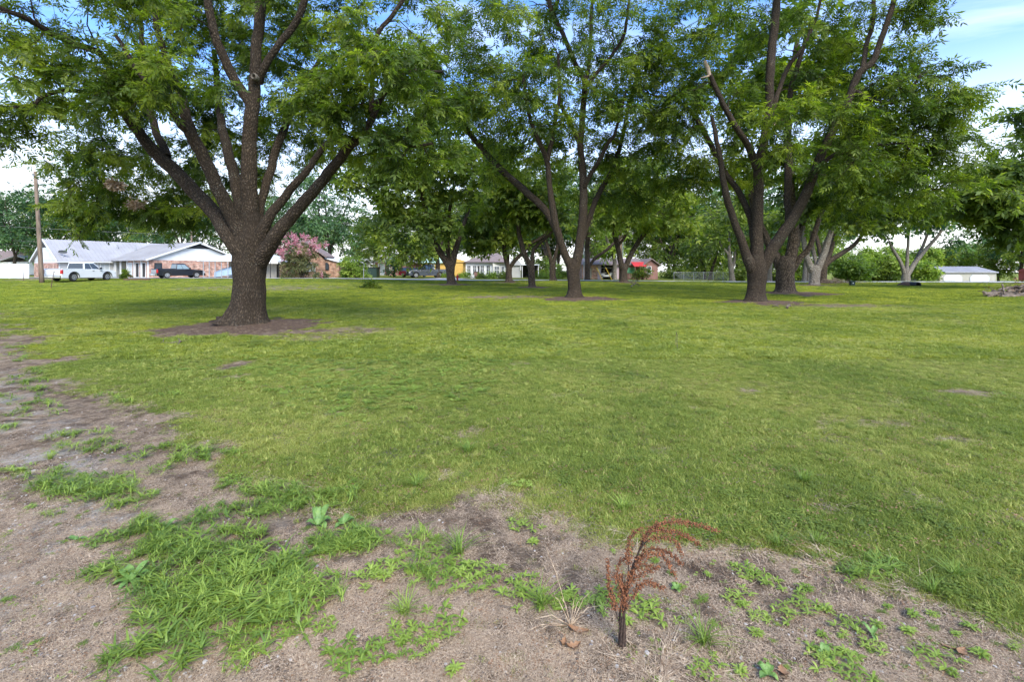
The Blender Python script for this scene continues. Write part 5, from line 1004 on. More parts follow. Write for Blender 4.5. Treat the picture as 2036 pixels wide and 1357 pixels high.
    q = MB(); q.box(L / 2 - .05, -hw + .03, gr - .02, L / 2 + .10, hw - .03, gr + .24); q.build('front_bumper', MT[paint] if paint == 'car_white' else MT['black_plastic'], v, bevel=.02)
    q = MB(); q.box(L / 2 - .02, -hw + .45, gr + .27, L / 2 + .03, hw - .45, bl - .25); q.build('grille', MT['black_plastic'], v)
    q = MB(); q.box(-L / 2 - .175, -.26, gr + .08, -L / 2 - .162, .26, gr + .22); q.build('number_plate', MT['white'], v)
    return v
x, y, z = P(108, 555, 51.5); vehicle('pickup_truck', 'white crew-cab pickup truck seen from behind, parked beside the leaning pole', 'pickup truck', (-44.6, 49.5, zt(-44.6, 49.5) + .05), R(86), 'pickup', 'car_white', L=5.9)
vehicle('pickup_truck', 'black pickup truck parked in front of the brick wall under the white gable', 'pickup truck', (-42.3, 60.6, zt(-42.3, 60.6) + .06), R(55), 'pickup', 'car_black', L=5.3, W=1.86, H=1.80, glass='car_glass2')
vehicle('pickup_truck', 'dark grey pickup truck facing left of the camera in front of the yellow house', 'pickup truck', (P(849, 552, 70)[0], 70, zt(-12, 70) + .06), R(205), 'pickup', 'car_grey', L=5.7)
vehicle('red_car', 'red estate car parked nose away beside the dark grey pickup', 'car', (P(823, 552, 73.5)[0], 73.5, zt(-15, 73.5) + .06), R(60), 'suv', 'car_red', L=4.5, W=1.8, H=1.5, glass='car_glass2')
vehicle('maroon_car', 'maroon car mostly hidden under the carport behind the blue tarpaulin', 'car', (cx0 - .1, cy0 + 3.9, cz), R(180), 'suv', 'car_red', L=4.3, W=1.7, H=1.4)

# --- brick house behind the crepe myrtle
x0 = P(565, 0, 64)[0]; x1 = P(672, 0, 64)[0]; hz_ = zt(-25, 64)
H3 = thing('brick_house', 'russet brick house with an arched window behind the crepe myrtle', 'house', (x0, 64, hz_))
wd = x1 - x0
m = MB(); m.box(0, 0, 0, wd - 1.75, 9, 2.3); m.prism([(0, 2.3), (wd - 1.75, 2.3), (wd - 3.4, 3.9), (wd - 4.6, 4.9)], 0, 2.5, 'y'); m.build('wall', MT['brick_dark'], H3)
m = MB(); m.prism([(wd - 1.747, 0), (wd, 0), (wd, 2.05), (wd - 1.747, 2.55)], .25, 7, 'y'); m.build('side_wing', MT['brick_dark'], H3)
m = MB(); m.prism([(-1, 2.1), (-1, 2.25), (wd - 4.6, 5.05), (wd - 3.3, 4.05), (wd - 1.35, 2.85), (wd - 1.45, 2.65), (wd - 4.6, 4.87)], -.35, 2.6, 'y'); m.build('roof', MT['roof_brown'], H3)
m = MB(); m.prism([(wd - 1.74, 2.56), (wd + .5, 1.95), (wd + .5, 2.07), (wd - 1.74, 2.68)], -.05, 7.3, 'y'); m.build('lower_roof', MT['white_metal'], H3)
# arched window
ax0 = P(652, 0, 64.2)[0] - x0 - .25
m = MB(); arcp = [(ax0 - .4, 1.0), (ax0 + .4, 1.0)] + [(ax0 + .4 * cos(a), 1.65 + .4 * sin(a)) for a in np.linspace(0, pi, 9)]; m.prism(arcp, .20, .247, 'y'); f = m.build('window', MT['black_plastic'], H3)
m = MB(); arcp = [(ax0 - .32, 1.08), (ax0 + .32, 1.08)] + [(ax0 + .32 * cos(a), 1.65 + .32 * sin(a)) for a in np.linspace(0, pi, 9)]; m.prism(arcp, .17, .197, 'y'); m.build('pane', MT['pane'], f)
wall_window(H3, 'window', (3.0, -.003, .8), SX, 1.2, 1.2, 'white', 'pane_light', out=SXo)
m = MB(); m.box(-4, 1.2, 0, -.003, 1.3, 1.9); m.build('side_fence', MT['fence_wood'], H3)
x, y, _ = P(668, 0, 76); H = thing('grey_roofed_shed', 'low shed with grey roof behind the light green shrub', 'shed', (x, 76, zt(x, 76))); m = MB(); m.box(0, 0, 0, 4, 4, 2.2); m.build('wall', MT['fence_wood'], H); gable_roof(H, 0, 4, 0, 4, 2.2, 2.7, 'x', 'roof_grey', over=.3)
x = P(727, 0, 68)[0]; H = thing('dark_shed', 'small dark green shed with flat front between shrub and white-trimmed house', 'shed', (x, 68, zt(x, 68))); m = MB(); m.box(0, 0, -.1, 1.55, 1.6, 1.35); m.build('wall', MT['green_box'], H); m = MB(); m.box(-.08, -.08, 1.353, 1.63, 1.7, 1.45); m.build('roof', MT['black_plastic'], H)

# --- white-trimmed red brick house
x = P(742, 0, 88)[0]; H4 = thing('red_brick_house', 'small red brick house with white trim and white gable in the distance', 'house', (x, 88, zt(x, 88)), R(-12))
m = MB(); m.box(0, 0, 0, 6.2, 8, 2.4); m.build('wall', MT['brick_red'], H4); m = MB(); m.prism([(0, 2.403), (6.2, 2.403), (3.1, 3.8)], 0, .2, 'y'); m.build('gable', MT['white'], H4)
gable_roof(H4, 0, 6.2, 0, 8, 2.5, 3.95, 'y', 'roof_grey', name='roof'); m = MB(); m.box(-2.6, .5, 2.2, -.45, 7, 2.35); m.build('porch_roof', MT['white_metal'], H4)
for xx in (.2, 1.0, 3.2): m = MB(); m.box(xx, -.12, 0, xx + .22, -.003, 2.4); m.build('trim_post', MT['white'], H4)
wall_window(H4, 'window', (3.7, -.003, .9), SX, 1.3, 1.1, 'white', 'pane', (2, 1), out=SXo); wall_window(H4, 'door', (1.4, -.003, .05), SX, .9, 2.0, 'white', 'pane_light', out=SXo)

# --- yellow house
x = P(838, 0, 84)[0]; H5 = thing('yellow_house', 'ochre yellow house with a pale green metal roof', 'house', (x, 84, zt(x, 84)))
m = MB(); m.box(0, 0, 0, 7.3, 8, 2.45); m.build('wall', MT['yellow'], H5); gable_roof(H5, 0, 4.2, 0, 8, 2.5, 3.9, 'x', 'roof_green', ribs=.6)
wall_window(H5, 'window', (4.4, -.003, .9), SX, 1.0, 1.2, 'white', 'pane', (1, 2), out=SXo); wall_window(H5, 'window', (1.3, -.003, .9), SX, 1.0, 1.2, 'white', 'pane', (1, 2), out=SXo)
m = MB(); m.prism([(4.2, 2.453), (7.7, 2.453), (7.7, 2.6), (4.2, 3.6)], -.2, 8, 'y'); m.build('side_roof', MT['yellow'], H5)

# --- white cottage
xa = P(926, 0, 76)[0]; xb = P(980, 0, 76)[0]; xc = P(1008, 0, 76)[0]; H6 = thing('cottage', 'white cottage with tall paned windows and a mauve-brown hipped roof', 'house', (xa, 76, zt(xa, 76)))
wa, wb = xb - xa, xc - xa
m = MB(); m.box(0, 0, 0, wa, 7, 2.45); m.build('wall', MT['white'], H6); m = MB(); m.prism([(wa + .003, -.6), (wb, .4), (wb, 7), (wa + .003, 7)], 0, 2.45, 'z'); m.build('bay_wall', MT['cream'], H6)
m = MB(); m.add([(-.4, -.5, 2.5), (wb + .4, -.9, 2.5), (wb + .4, 7.4, 2.5), (-.4, 7.4, 2.5), (wa * .7, 3, 3.9), (wa * 1.15, 3, 4.05)], [(0, 3, 2, 1), (0, 1, 5, 4), (1, 2, 5), (2, 3, 4, 5), (3, 0, 4)]); m.build('roof', MT['roof_brown'], H6)
for xx in (.5, 1.35 * .8 + .5, 2.75, 3.7): pass
for (pxl, w) in ((928.5, .62), (940, .62), (955, .62), (967, .62)): wall_window(H6, 'window', (P(pxl, 0, 76)[0] - xa, -.003, .45), SX, w, 1.55, 'white', 'pane', (2, 3), fw=.05, out=SXo)
wall_window(H6, 'door', (P(948.5, 0, 76)[0] - xa, -.003, .05), SX, .48, 1.95, 'white', 'void', out=SXo)
wall_window(H6, 'window', (P(983, 0, 76)[0] - xa, -.605, .6), (.95, .31), .85, 1.3, 'white', 'pane', (2, 2), out=(.31, -.95)); wall_window(H6, 'window', (P(996, 0, 76)[0] - xa, -.23, .6), (.95, .31), .6, 1.3, 'white', 'pane', (1, 2), out=(.31, -.95))
m = MB(); m.box(wb + .003, 1.5, 0, wb + 2.2, 6, 2.0); m.build('porch_wall', MT['grey_siding'], H6); m = MB(); m.prism([(wb + .003, 2.003), (wb + 2.6, 2.003), (wb + 1.6, 3.2), (wb + 1.0, 3.3)], 1.2, 6, 'y'); m.build('porch_gable', MT['grey_siding'], H6)
m = MB(); m.box(wb + 2.3, .6, 2.05, wb + 5.2, 4, 2.15); m.build('porch_roof', MT['white_metal'], H6); m = MB(); m.box(wb + 2.3, 3.5, 0, wb + 5.1, 4, 2.04); m.build('porch_back', MT['void'], H6)
for k in range(3): m = MB(); m.box(wb + 2.4 + k * 1.3, .8, 0, wb + 2.5 + k * 1.3, .9, 2.04); m.build('post', MT['white'], H6)
m = MB(); m.tube([(2.0, -1.6, 0), (2.0, -1.6, 1.6)], .03, 6); m.build('rail_post', MT['white'], H6)
x, y, z = P(947, 0, 74); T = thing('rubbish_bin', 'dark maroon wheeled bin standing before the cottage door', 'bin', (x, y, zt(x, y)))
m = MB(); m.loft([[(-.26, -.26, .05), (.26, -.26, .05), (.26, .26, .05), (-.26, .26, .05)], [(-.32, -.32, .95), (.32, -.32, .95), (.32, .32, .95), (-.32, .32, .95)]]); m.build('bin_body', MT['maroon'], T); m = MB(); m.box(-.35, -.36, .953, .35, .36, 1.03); m.build('lid', MT['black_plastic'], T)
for s in (-1, 1): m = MB(); m.tube([(s * .28, .3, .08), (s * .34, .3, .08)], .08, 10); m.build('wheel', MT['tyre'], T)

# --- low brown house with red awning
xa = P(1158, 0, 70)[0]; H7 = thing('brown_house', 'low brown house with an open dark garage and a brick end', 'house', (xa, 70, zt(xa, 70)))
def lx(px, Y_=70.): return P(px, 0, Y_)[0] - xa
m = MB(); m.box(lx(1158), 0, 0, lx(1188), 8, 2.1); m.build('brick_wall', MT['brick'], H7); m = MB(); m.box(lx(1188) + .003, -.05, 0, lx(1195), 8, 2.1); m.box(lx(1220), -.05, 0, lx(1230), 8, 2.1); m.build('garage_surround', MT['mauve'], H7)
m = MB(); m.box(lx(1195) + .003, 4.0, 0, lx(1220) - .003, 4.1, 2.1); m.build('garage_interior', MT['void'], H7)
m = MB(); m.box(lx(1230) + .003, 0, 0, lx(1276), 8, 2.1); m.build('wall', MT['maroon'], H7)
m = MB(); m.box(lx(1276) + .003, -1.2, 0, lx(1303), 6, 2.1); m.prism([(lx(1276) + .003, 2.1), (lx(1303), 2.1), (lx(1290), 2.75)], -1.2, 6, 'y'); m.build('gable_wall', MT['maroon'], H7)
gable_roof(H7, lx(1156), lx(1276), 0, 8, 2.15, 3.0, 'x', 'roof_brown', over=.5); gable_roof(H7, lx(1276) + .1, lx(1303), -1.2, 6, 2.2, 2.9, 'y', 'roof_brown', over=.35, name='gable_roof')
wall_window(H7, 'window', (lx(1281), -1.203, .8), SX, .7, 1.1, 'white', 'pane', (1, 2), out=SXo)
m = MB(); m.box(lx(1247), -.1, .9, lx(1262), -.003, 1.7); m.build('green_board', MT['green_panel'], H7)
m = MB(); m.prism([(-.05, 2.45), (-1.9, 1.85), (-1.9, 1.93), (-.05, 2.53)], lx(1254), lx(1279), 'x'); m.build('awning', MT['red'], H7)['label'] = 'red awning over the porch'
for pxl in (1256, 1266, 1276): m = MB(); m.box(lx(pxl), -1.85, 0, lx(pxl) + .07, -1.78, 1.86); m.build('awning_post', MT['wood_pole'], H7)
for k in range(3): m = MB(); m.box(lx(1246), -1.4, .25 + k * .22, lx(1264), -1.34, .37 + k * .22); m.build('porch_rail', MT['wood_pole'], H7)
m = MB(); m.box(lx(1171), -.12, .1, lx(1176), -.003, 1.6); m.build('shutter', MT['fence_wood'], H7)
m = MB(); m.box(lx(1189.5), -.09, 1.1, lx(1192.5), -.052, 1.5); m.build('notice', MT['white'], H7)
G = thing('golf_cart', 'small white cart parked in the dark garage opening', 'cart', (lx(1209) + xa, 71.2, zt(xa, 71) + .05))
m = MB(); m.prism([(-1.1, .3), (-1.1, .8), (-.5, .85), (-.3, .6), (.3, .6), (.5, .95), (1.0, .85), (1.15, .5), (1.1, .3)], -.55, .55); m.build('body', MT['car_white'], G, bevel=.03)
m = MB(); m.box(-.95, -.55, 1.58, .75, .55, 1.66); m.build('canopy', MT['galv'], G); 
for (a, b_) in ((-.9, -.5), (.7, -.5), (-.9, .5), (.7, .5)): m = MB(); m.tube([(a, b_, .8), (a * .95, b_, 1.6)], .025, 6); m.build('canopy_post', MT['black_plastic'], G)
m = MB(); m.box(-.5, -.5, .75, -.1, .5, .95); m.box(-.5, -.5, .95, -.38, .5, 1.35); m.build('seat', MT['grey_siding'], G)
for a in (-.75, .75):
    for s in (-1, 1): wheel(G, a, s * .5, .24, .16, s)

# --- beige garage on the right
gy_ = 76.0; xa = P(1868, 0, gy_)[0]; gz = 1.5 - 7.4 / 950 * gy_ - 2.55 + .0
gz = max(zt(xa, gy_), -1.75) if zt(xa, gy_) < -1.2 else zt(xa, gy_)
gtop = P(0, 542.4, gy_)[2]
GA = thing('garage', 'beige metal garage with two white roll-up doors', 'garage', (xa, gy_, gz))
wh = gtop - gz; gw = P(1981, 0, gy_)[0] - xa
def gx_(px): return P(px, 0, gy_)[0] - xa
d = [(gx_(1875.5), gx_(1912)), (gx_(1928.5), gx_(1966))]; dh = P(0, 547, gy_)[2] - gz
m = MB(); m.box(0, 0, 0, gw, 6.5, wh)
k = .22; xx = .12
m.build('wall', MT['beige'], GA)
m = MB()
while xx < gw: 
    if not any(a - .1 < xx < b_ + .1 for a, b_ in d): m.box(xx, -.018, .02, xx + .05, -.0005, wh - .02)
    else: m.box(xx, -.018, dh + .1, xx + .05, -.0005, wh - .02)
    xx += k
m.build('wall_ribs', MT['beige'], GA)['kind'] = 'stuff'
for a, b_ in d:
    c = .38; o = [(a, 0), (b_, 0), (b_, dh - c), (b_ - c, dh), (a + c, dh), (a, dh - c)]; m = MB(); m.prism([(a - .09, 0.01), (b_ + .09, 0.01), (b_ + .09, dh - c), (b_ - c + .04, dh + .09), (a + c - .04, dh + .09), (a - .09, dh - c)], -.05, -.019); f = m.build('door_frame', MT['roof_grey'], GA)
    m = MB(); m.prism(o, -.085, -.053); dr = m.build('door_sheet', MT['white'], f)
    q = MB()
    for j in range(1, int(dh / .22)): q.box(a + .04, -.095, j * .22, b_ - .04, -.087, j * .22 + .03)
    q.build('door_slats', MT['white_metal'], f)['kind'] = 'stuff'
gable_roof(GA, 0, gw, 0, 6.5, wh + .02, wh + .85, 'x', 'roof_metal', over=.25, ribs=.6, gable_over=.15)
m = MB(); m.box(-.02, -.03, 0, .07, .0, wh); m.build('corner_trim', MT['maroon'], GA)
x = P(2025, 0, 63)[0]; S = thing('red_shed', 'red metal shed cut by the right edge of the view', 'shed', (x, 60, zt(x, 60)))
m = MB(); m.box(0, 0, -.1, 5, 3, 1.15 - zt(x, 60)); m.build('wall', MT['redmetal'], S); m = MB(); q = 0.1
while q < 5: m.box(q, -.03, -.05, q + .06, -.001, 1.1 - zt(x, 60)); q += .3
m.build('wall_ribs', MT['redmetal'], S)['kind'] = 'stuff'; m = MB(); m.prism([(-.2, 1.153 - zt(x, 60)), (3.2, 1.153 - zt(x, 60)), (1.5, 1.9 - zt(x, 60))], -.15, 5.1, 'x'); m.build('roof', MT['redmetal'], S)

# ------------------------------------------------------------------ poles, wires, small street things
def pole(label, px_b, Y, py_top, px_top, r, mat='wood_pole', name='utility_pole'):
    b_ = P(px_b, 0, Y); z0 = zt(b_[0], Y); t = P(px_top, py_top, Y); o = thing(name, label, 'utility pole', (b_[0], Y, z0))
    m = MB(); n = 7; m.tube([(0 + (t[0] - b_[0]) * k / n, 0, -.2 + (t[2] - z0 + .2) * k / n) for k in range(n + 1)], [r * (1.15 - .35 * k / n) for k in range(n + 1)], 12); m.build('shaft', MT[mat], o, smooth=True); return o, Vector(t)
p1, tp1 = pole('tall leaning bare wooden pole at the left, rising from the grass by the white pickup', 83.5, 46, 341, 70, .17)
l = tp1 - Vector(p1.location); m = MB(); m.box(l.x - .10, -.3, l.z - .45, l.x + .10, -.15, l.z - .33); m.box(l.x + .12, -.06, l.z - .55, l.x + .32, .06, l.z - .48); m.build('bracket', MT['galv'], p1)
m = MB(); m.tube([(l.x * .7 - .17, -.1, l.z * .7), (l.x * .7 - .3, -.1, l.z * .7 + .02)], .03, 5); m.build('step_bolt', MT['galv'], p1)
p2, tp2 = pole('short brown utility pole rising behind the white gable', 381, 82, 461, 381, .17)
p3, tp3 = pole('brown wooden utility pole with a grey conduit in front of the brown house', 1234, 64, 380, 1233, .19)
l = tp3 - Vector(p3.location); m = MB(); m.tube([(.27, -.1, 0), (.27, -.1, l.z - 1.0)], .045, 8); m.build('conduit', MT['galv'], p3)
p4, tp4 = pole('slim white pole beside the brick end of the brown house', 1161, 63, 470, 1161, .05, 'white', 'flag_pole'); p4['category'] = 'pole'
m = MB(); m.box(-.12, -.1, 1.9, .12, .08, 2.4); m.build('meter_box', MT['galv'], p4)
p5, tp5 = pole('slim grey pole with bent top beside the weeping shrub', 723, 60, 535, 723, .04, 'galv', 'shepherd_pole'); p5['category'] = 'pole'
m = MB(); ztop = 1.5 - zt(p5.location.x, 60); m.tube([(0, 0, ztop), (.08, 0, ztop + .5), (-.1, 0, ztop + .85), (-.4, 0, ztop + .9)], .025, 6); m.build('hook', MT['galv'], p5)
def wire(label, a, b_, sag, r=.018, n=24):
    a, b_ = Vector(a), Vector(b_); m = MB(); m.tube([a.lerp(b_, t) - Vector((0, 0, sag * 4 * t * (1 - t))) for t in np.linspace(0, 1, n)], r, 4); o = m.build('overhead_wire', MT['wire']); return tag(o, label, 'wire', 'overhead wires')
wire('upper overhead wire crossing from the left edge to the leaves above the white roof', P(-40, 447, 80), P(330, 466, 84), .1, .03)
wire('middle overhead wire running behind the leaning pole at roof height', P(-20, 475, 80), P(78, 481, 82), .05, .025)
wire('lowest overhead wire left of the white house', P(-20, 482, 80), P(76, 490, 82), .05, .02)
wire('wire running down from the short brown pole behind the white gable', P(381, 470, 82), P(430, 492, 70), .15, .025)
wire('overhead wire between the trees above the cottage', P(930, 525, 80), P(1020, 495, 70), .1, .02)
wire('overhead wire from the cottage to the right', P(1020, 495, 70), P(1232, 470, 64), .5, .02)
for k, (a, b_) in enumerate([((1186, 532), (1198, 555)), ((1204, 531), (1217, 556))]):
    o = thing('guy_guard', ['left yellow guy-wire guard before the garage', 'right yellow guy-wire guard beside the cart'][k], 'guy-wire guard', (P(b_[0], 0, 63)[0], 63, zt(P(b_[0], 0, 63)[0], 63)))
    d_ = P(a[0], 0, 63)[0] - o.location.x; m = MB(); m.tube([(0, 0, 0), (d_, 0, 1.7)], .05, 6); m.build('sleeve', MT['yellow_plastic'], o); m = MB(); m.tube([(d_, 0, 1.7), (d_ * 3.2, 0, 5.4)], .012, 4); m.build('cable', MT['wire'], o)
# thin stake at left
x, Y_ = P(101, 0, 38)[0], 38.; S_ = thing('metal_stake', 'thin rusty metal stake leaning in the grass right of the leaning pole', 'stake', (x, Y_, zt(x, Y_))); m = MB(); m.tube([(0, 0, -.1), (.10, 0, .5), (.26, 0, 1.35)], [.03, .025, .02], 6); m.build('rod', MT['rust'], S_); m = MB(); m.box(.22, -.01, 1.2, .26, .05, 1.33); m.build('wire_clip', MT['galv'], S_)
x = P(47, 0, 50)[0]; S_ = thing('metal_stake', 'thin dark stake in front of the white vinyl fence', 'stake', (x, 50, zt(x, 50))); m = MB(); m.tube([(0, 0, -.1), (-.08, 0, 1.2)], [.03, .02], 6); m.build('rod', MT['rust'], S_)
m = MB(); m.tube([(-.08, 0, 1.15), (-.11, 0, 1.26)], .03, 6); m.build('cap', MT['galv'], S_)
# low dark planter rail in front of black truck
x = P(272, 0, 52)[0]; S_ = thing('railway_sleeper', 'long dark timber edging lying in the grass before the white porch', 'timber edging', (x, 52, zt(x, 52)), R(-4)); 
for k in range(2): m = MB(); m.box(-1.45 + k * 1.47, -.12, 0, 0.0 + k * 1.47, .12, .17); m.build('timber', MT['rust'], S_, bevel=.02)
# hydrant
x = P(909.5, 0, 57)[0]; Hy = thing('fire_hydrant', 'red fire hydrant on the verge right of the three-limbed pecan', 'fire hydrant', (x, 57, zt(x, 57)))
m = MB(); prof = [(.16, 0), (.16, .05), (.11, .07), (.11, .48), (.15, .50), (.15, .55), (.12, .62), (.05, .70), (.04, .76)]; m.loft([[(r_ * cos(a / 12 * 2 * pi), r_ * sin(a / 12 * 2 * pi), z_) for a in range(12)] for r_, z_ in prof]); m.build('barrel', MT['red'], Hy, smooth=False)
for s in (-1, 1): m = MB(); m.tube([(s * .09, 0, .38), (s * .22, 0, .38)], .06, 10); m.build('outlet', MT['red'], Hy)
m = MB(); m.tube([(0, -.09, .36), (0, -.2, .36)], .075, 10); m.build('outlet', MT['red'], Hy); m = MB(); m.tube([(0, 0, .76), (0, 0, .83)], .03, 5); m.build('nut', MT['red'], Hy)
# green utility box
x = P(1694, 0, 44)[0]; U = thing('utility_box', 'small dark green utility pedestal on the lawn near the road', 'utility box', (x, 44, zt(x, 44)))
m = MB(); m.box(-.19, -.16, 0, .19, .16, .36); m.build('cabinet', MT['green_box'], U, bevel=.01); m = MB(); m.box(-.21, -.18, .362, .21, .18, .42); m.build('lid', MT['green_box'], U, bevel=.01); m = MB(); m.box(-.05, -.168, .18, .05, -.1605, .26); m.build('sticker', MT['white'], U)
x = P(1826, 0, 42)[0]; U = thing('culvert_pipe', 'dark culvert pipe end in a bare hollow before the road', 'pipe', (x, 42, zt(x, 42))); 
m = MB(); ro, ri = .27, .22; m.loft([[(ro * cos(a / 16 * 2 * pi), yy, .1 + ro * sin(a / 16 * 2 * pi)) for a in range(16)] for yy in (1.6, 0)] + [[(ri * cos(a / 16 * 2 * pi), yy, .1 + ri * sin(a / 16 * 2 * pi)) for a in range(16)] for yy in (0, 1.5)], cap=False); m.build('pipe_wall', MT['black_plastic'], U)
m = MB(); m.loft([[(.5 * cos(a / 9 * pi) * s_, .2 + yy, -.1 + (.48 * sin(a / 9 * pi)) * s_) for a in range(10)] for yy, s_ in ((.35, .7), (.6, 1), (1.2, 1), (1.8, .6))]); m.build('earth_mound', MT['dead_leaf'] if False else MT['rust'], U)
# chain-link fence behind the wood edge
Fc = thing('chain_link_fence', 'chain-link fence in the shade right of the brown house', 'fence', (P(1340, 0, 68)[0], 68, zt(25, 68)))
for k in range(7): m = MB(); m.tube([(k * 1.4, 0, -.1), (k * 1.4, 0, 1.15)], .03, 6); m.build('fence_post', MT['galv'], Fc)
m = MB(); m.tube([(0, 0, 1.12), (8.4, 0, 1.12)], .02, 5); m.build('top_rail', MT['galv'], Fc)
m = MB(); hh = 1.08
for k in range(-8, 60):
    for s in (1, -1):
        a0 = k * .14; pa, pb = (a0, 0.02), (a0 + s * hh, hh)
        if s < 0: pa, pb = (a0 + hh, .02), (a0, hh)
        if min(pa[0], pb[0]) < 0 or max(pa[0], pb[0]) > 8.4: continue
        m.tube([(pa[0], .01 * s, pa[1]), (pb[0], .01 * s, pb[1])], .006, 3, cap=False)
m.build('mesh', MT['galv'], Fc)['kind'] = 'stuff'
# ------------------------------------------------------------------ ground cover
def scatter(name, pts, rotz, tilt, scale, which, protos_, kind='stuff'):
    """one object whose geometry nodes set small plant meshes on points"""
    n = len(pts); rot = np.stack([tilt[:, 0], tilt[:, 1], rotz], -1)
    me = np_mesh(name, pts, np.zeros((0, 4), int), [('rot', 'FLOAT_VECTOR', 'POINT', rot), ('size', 'FLOAT', 'POINT', scale), ('which', 'INT', 'POINT', which)])
    o = bpy.data.objects.new(name, me); COL.objects.link(o); o['kind'] = kind
    ng = bpy.data.node_groups.new(name, 'GeometryNodeTree'); ng.interface.new_socket('Geometry', in_out='INPUT', socket_type='NodeSocketGeometry'); ng.interface.new_socket('Geometry', in_out='OUTPUT', socket_type='NodeSocketGeometry')
    N, L = ng.nodes, ng.links; gi = N.new('NodeGroupInput'); go = N.new('NodeGroupOutput'); iop = N.new('GeometryNodeInstanceOnPoints'); join = N.new('GeometryNodeJoinGeometry')
    for p in reversed(protos_):
        oi = N.new('GeometryNodeObjectInfo'); oi.inputs['Object'].default_value = p; oi.inputs['As Instance'].default_value = True; L.new(oi.outputs['Geometry'], join.inputs[0])
    def na(nm, t):
        a = N.new('GeometryNodeInputNamedAttribute'); a.data_type = t; a.inputs[0].default_value = nm; return a.outputs[0]
    L.new(gi.outputs[0], iop.inputs['Points']); L.new(join.outputs[0], iop.inputs['Instance']); iop.inputs['Pick Instance'].default_value = True
    L.new(na('which', 'INT'), iop.inputs['Instance Index']); L.new(na('rot', 'FLOAT_VECTOR'), iop.inputs['Rotation']); L.new(na('size', 'FLOAT'), iop.inputs['Scale'])
    L.new(iop.outputs[0], go.inputs[0]); md = o.modifiers.new('scatter', 'NODES'); md.node_group = ng
    return o
def proto(name, V, Fq, tn, mat):
    me = np_mesh(name, V, Fq, [('tint', 'FLOAT', 'FACE', tn)]); me.materials.append(MT[mat]); return bpy.data.objects.new(name, me)

def blades(g, n, R_, h0, h1, w, lean=.6, segs=2, flat=0.0, tmu=.5, tsd=.15):
    """n curved blades spread over radius R_"""
    r = R_ * np.sqrt(g.uniform(0, 1, n)); a = g.uniform(0, 2 * pi, n); b = np.stack([r * np.cos(a), r * np.sin(a), np.full(n, -.004)], -1)
    h = g.uniform(h0, h1, n); az = g.uniform(0, 2 * pi, n); ln = np.abs(g.normal(lean, .35, n)); d = np.stack([np.cos(az), np.sin(az), 0 * az], -1); s = np.stack([-np.sin(az), np.cos(az), 0 * az], -1)
    ws = w * g.uniform(.7, 1.3, n); pr = [(0, .8), (.5, 1.0), (1.0, .12)] if segs == 2 else [(0, .6), (.35, 1.0), (.7, .75), (1.0, .06)]
    rows = []
    for t, wf in pr:
        c = b + d * (h * ln * t ** 1.6)[:, None] + np.array([0, 0, 1]) * (h * (t - .35 * ln * t * t) * (1 - flat))[:, None]
        rows.append(c - s * (ws * wf / 2)[:, None]); rows.append(c + s * (ws * wf / 2)[:, None])
    V = np.stack(rows, 1); k = len(pr); F_ = np.concatenate([(np.arange(n) * 2 * k)[:, None] + np.array([2 * j, 2 * j + 1, 2 * j + 3, 2 * j + 2])[None] for j in range(k - 1)], 0)
    return V.reshape(-1, 3), F_, np.tile(g.normal(tmu, tsd, n), k - 1)
def merge(*a):
    V = []; F_ = []; T_ = []; b = 0
    for v, f, t in a: V.append(v); F_.append(f + b); T_.append(t); b += len(v)
    return np.vstack(V), np.vstack(F_), np.concatenate(T_)
def rosette(g, n, L, w, rise, tmu=.6, narrow=False):
    """leaves radiating from one point: each a 3-segment blade broad in the middle"""
    az = np.arange(n) / n * 2 * pi * 2.4 + g.normal(0, .3, n); ll = L * g.uniform(.55, 1.1, n); rs = rise * g.uniform(.3, 1.5, n); d = np.stack([np.cos(az), np.sin(az), 0 * az], -1); s = np.stack([-np.sin(az), np.cos(az), 0 * az], -1)
    rows = []
    for t, wf in [(0, .2), (.3, .7), (.65, 1.0), (1.0, .12)]:
        c = d * (ll * t)[:, None] + np.array([0, 0, 1]) * (ll * rs * (t - .75 * t * t) * 1.6 + .004)[:, None]; rows += [c - s * (w * ll * wf / 2)[:, None], c + s * (w * ll * wf / 2)[:, None]]
    V = np.stack(rows, 1); F_ = np.concatenate([(np.arange(n) * 8)[:, None] + np.array([2 * j, 2 * j + 1, 2 * j + 3, 2 * j + 2])[None] for j in range(3)], 0)
    return V.reshape(-1, 3), F_, np.tile(g.normal(tmu, .12, n), 3)
def moved(m, dx, dy, dz=0, s=1, r=0):
    V, F_, T_ = m; c, q = cos(r), sin(r); V = V * s; V = np.stack([V[:, 0] * c - V[:, 1] * q + dx, V[:, 0] * q + V[:, 1] * c + dy, V[:, 2] + dz], -1); return V, F_, T_
g = np.random.default_rng(99)
GP = [proto('fine_tuft', *blades(g, 70, .075, .018, .050, .0022, .7), 'grass'), proto('fine_tuft', *blades(g, 70, .085, .015, .042, .0024, .9, tmu=.62), 'grass'),
      proto('broad_tuft', *merge(blades(g, 26, .06, .03, .065, .0055, .8, 3, tmu=.66), blades(g, 30, .07, .015, .04, .0022, .8)), 'grass'),
      proto('clover_tuft', *merge(*[moved(rosette(g, 3, .013, .9, .3, .45), *g.normal(0, .035, 2), g.uniform(.012, .032), 1, g.uniform(0, 6)) for _ in range(26)], blades(g, 24, .07, .015, .04, .0022, .8)), 'grass'),
      proto('dry_tuft', *blades(g, 50, .08, .010, .034, .0022, 1.2, tmu=.98, tsd=.10), 'grass')]
FP = [proto('far_tuft', *blades(g, 90, .22, .025, .055, .008, .7, tmu=.5), 'grass'), proto('far_tuft', *blades(g, 90, .22, .02, .05, .008, .8, tmu=.68), 'grass'), proto('far_tuft', *blades(g, 70, .20, .03, .065, .011, .7, tmu=.36), 'grass')]
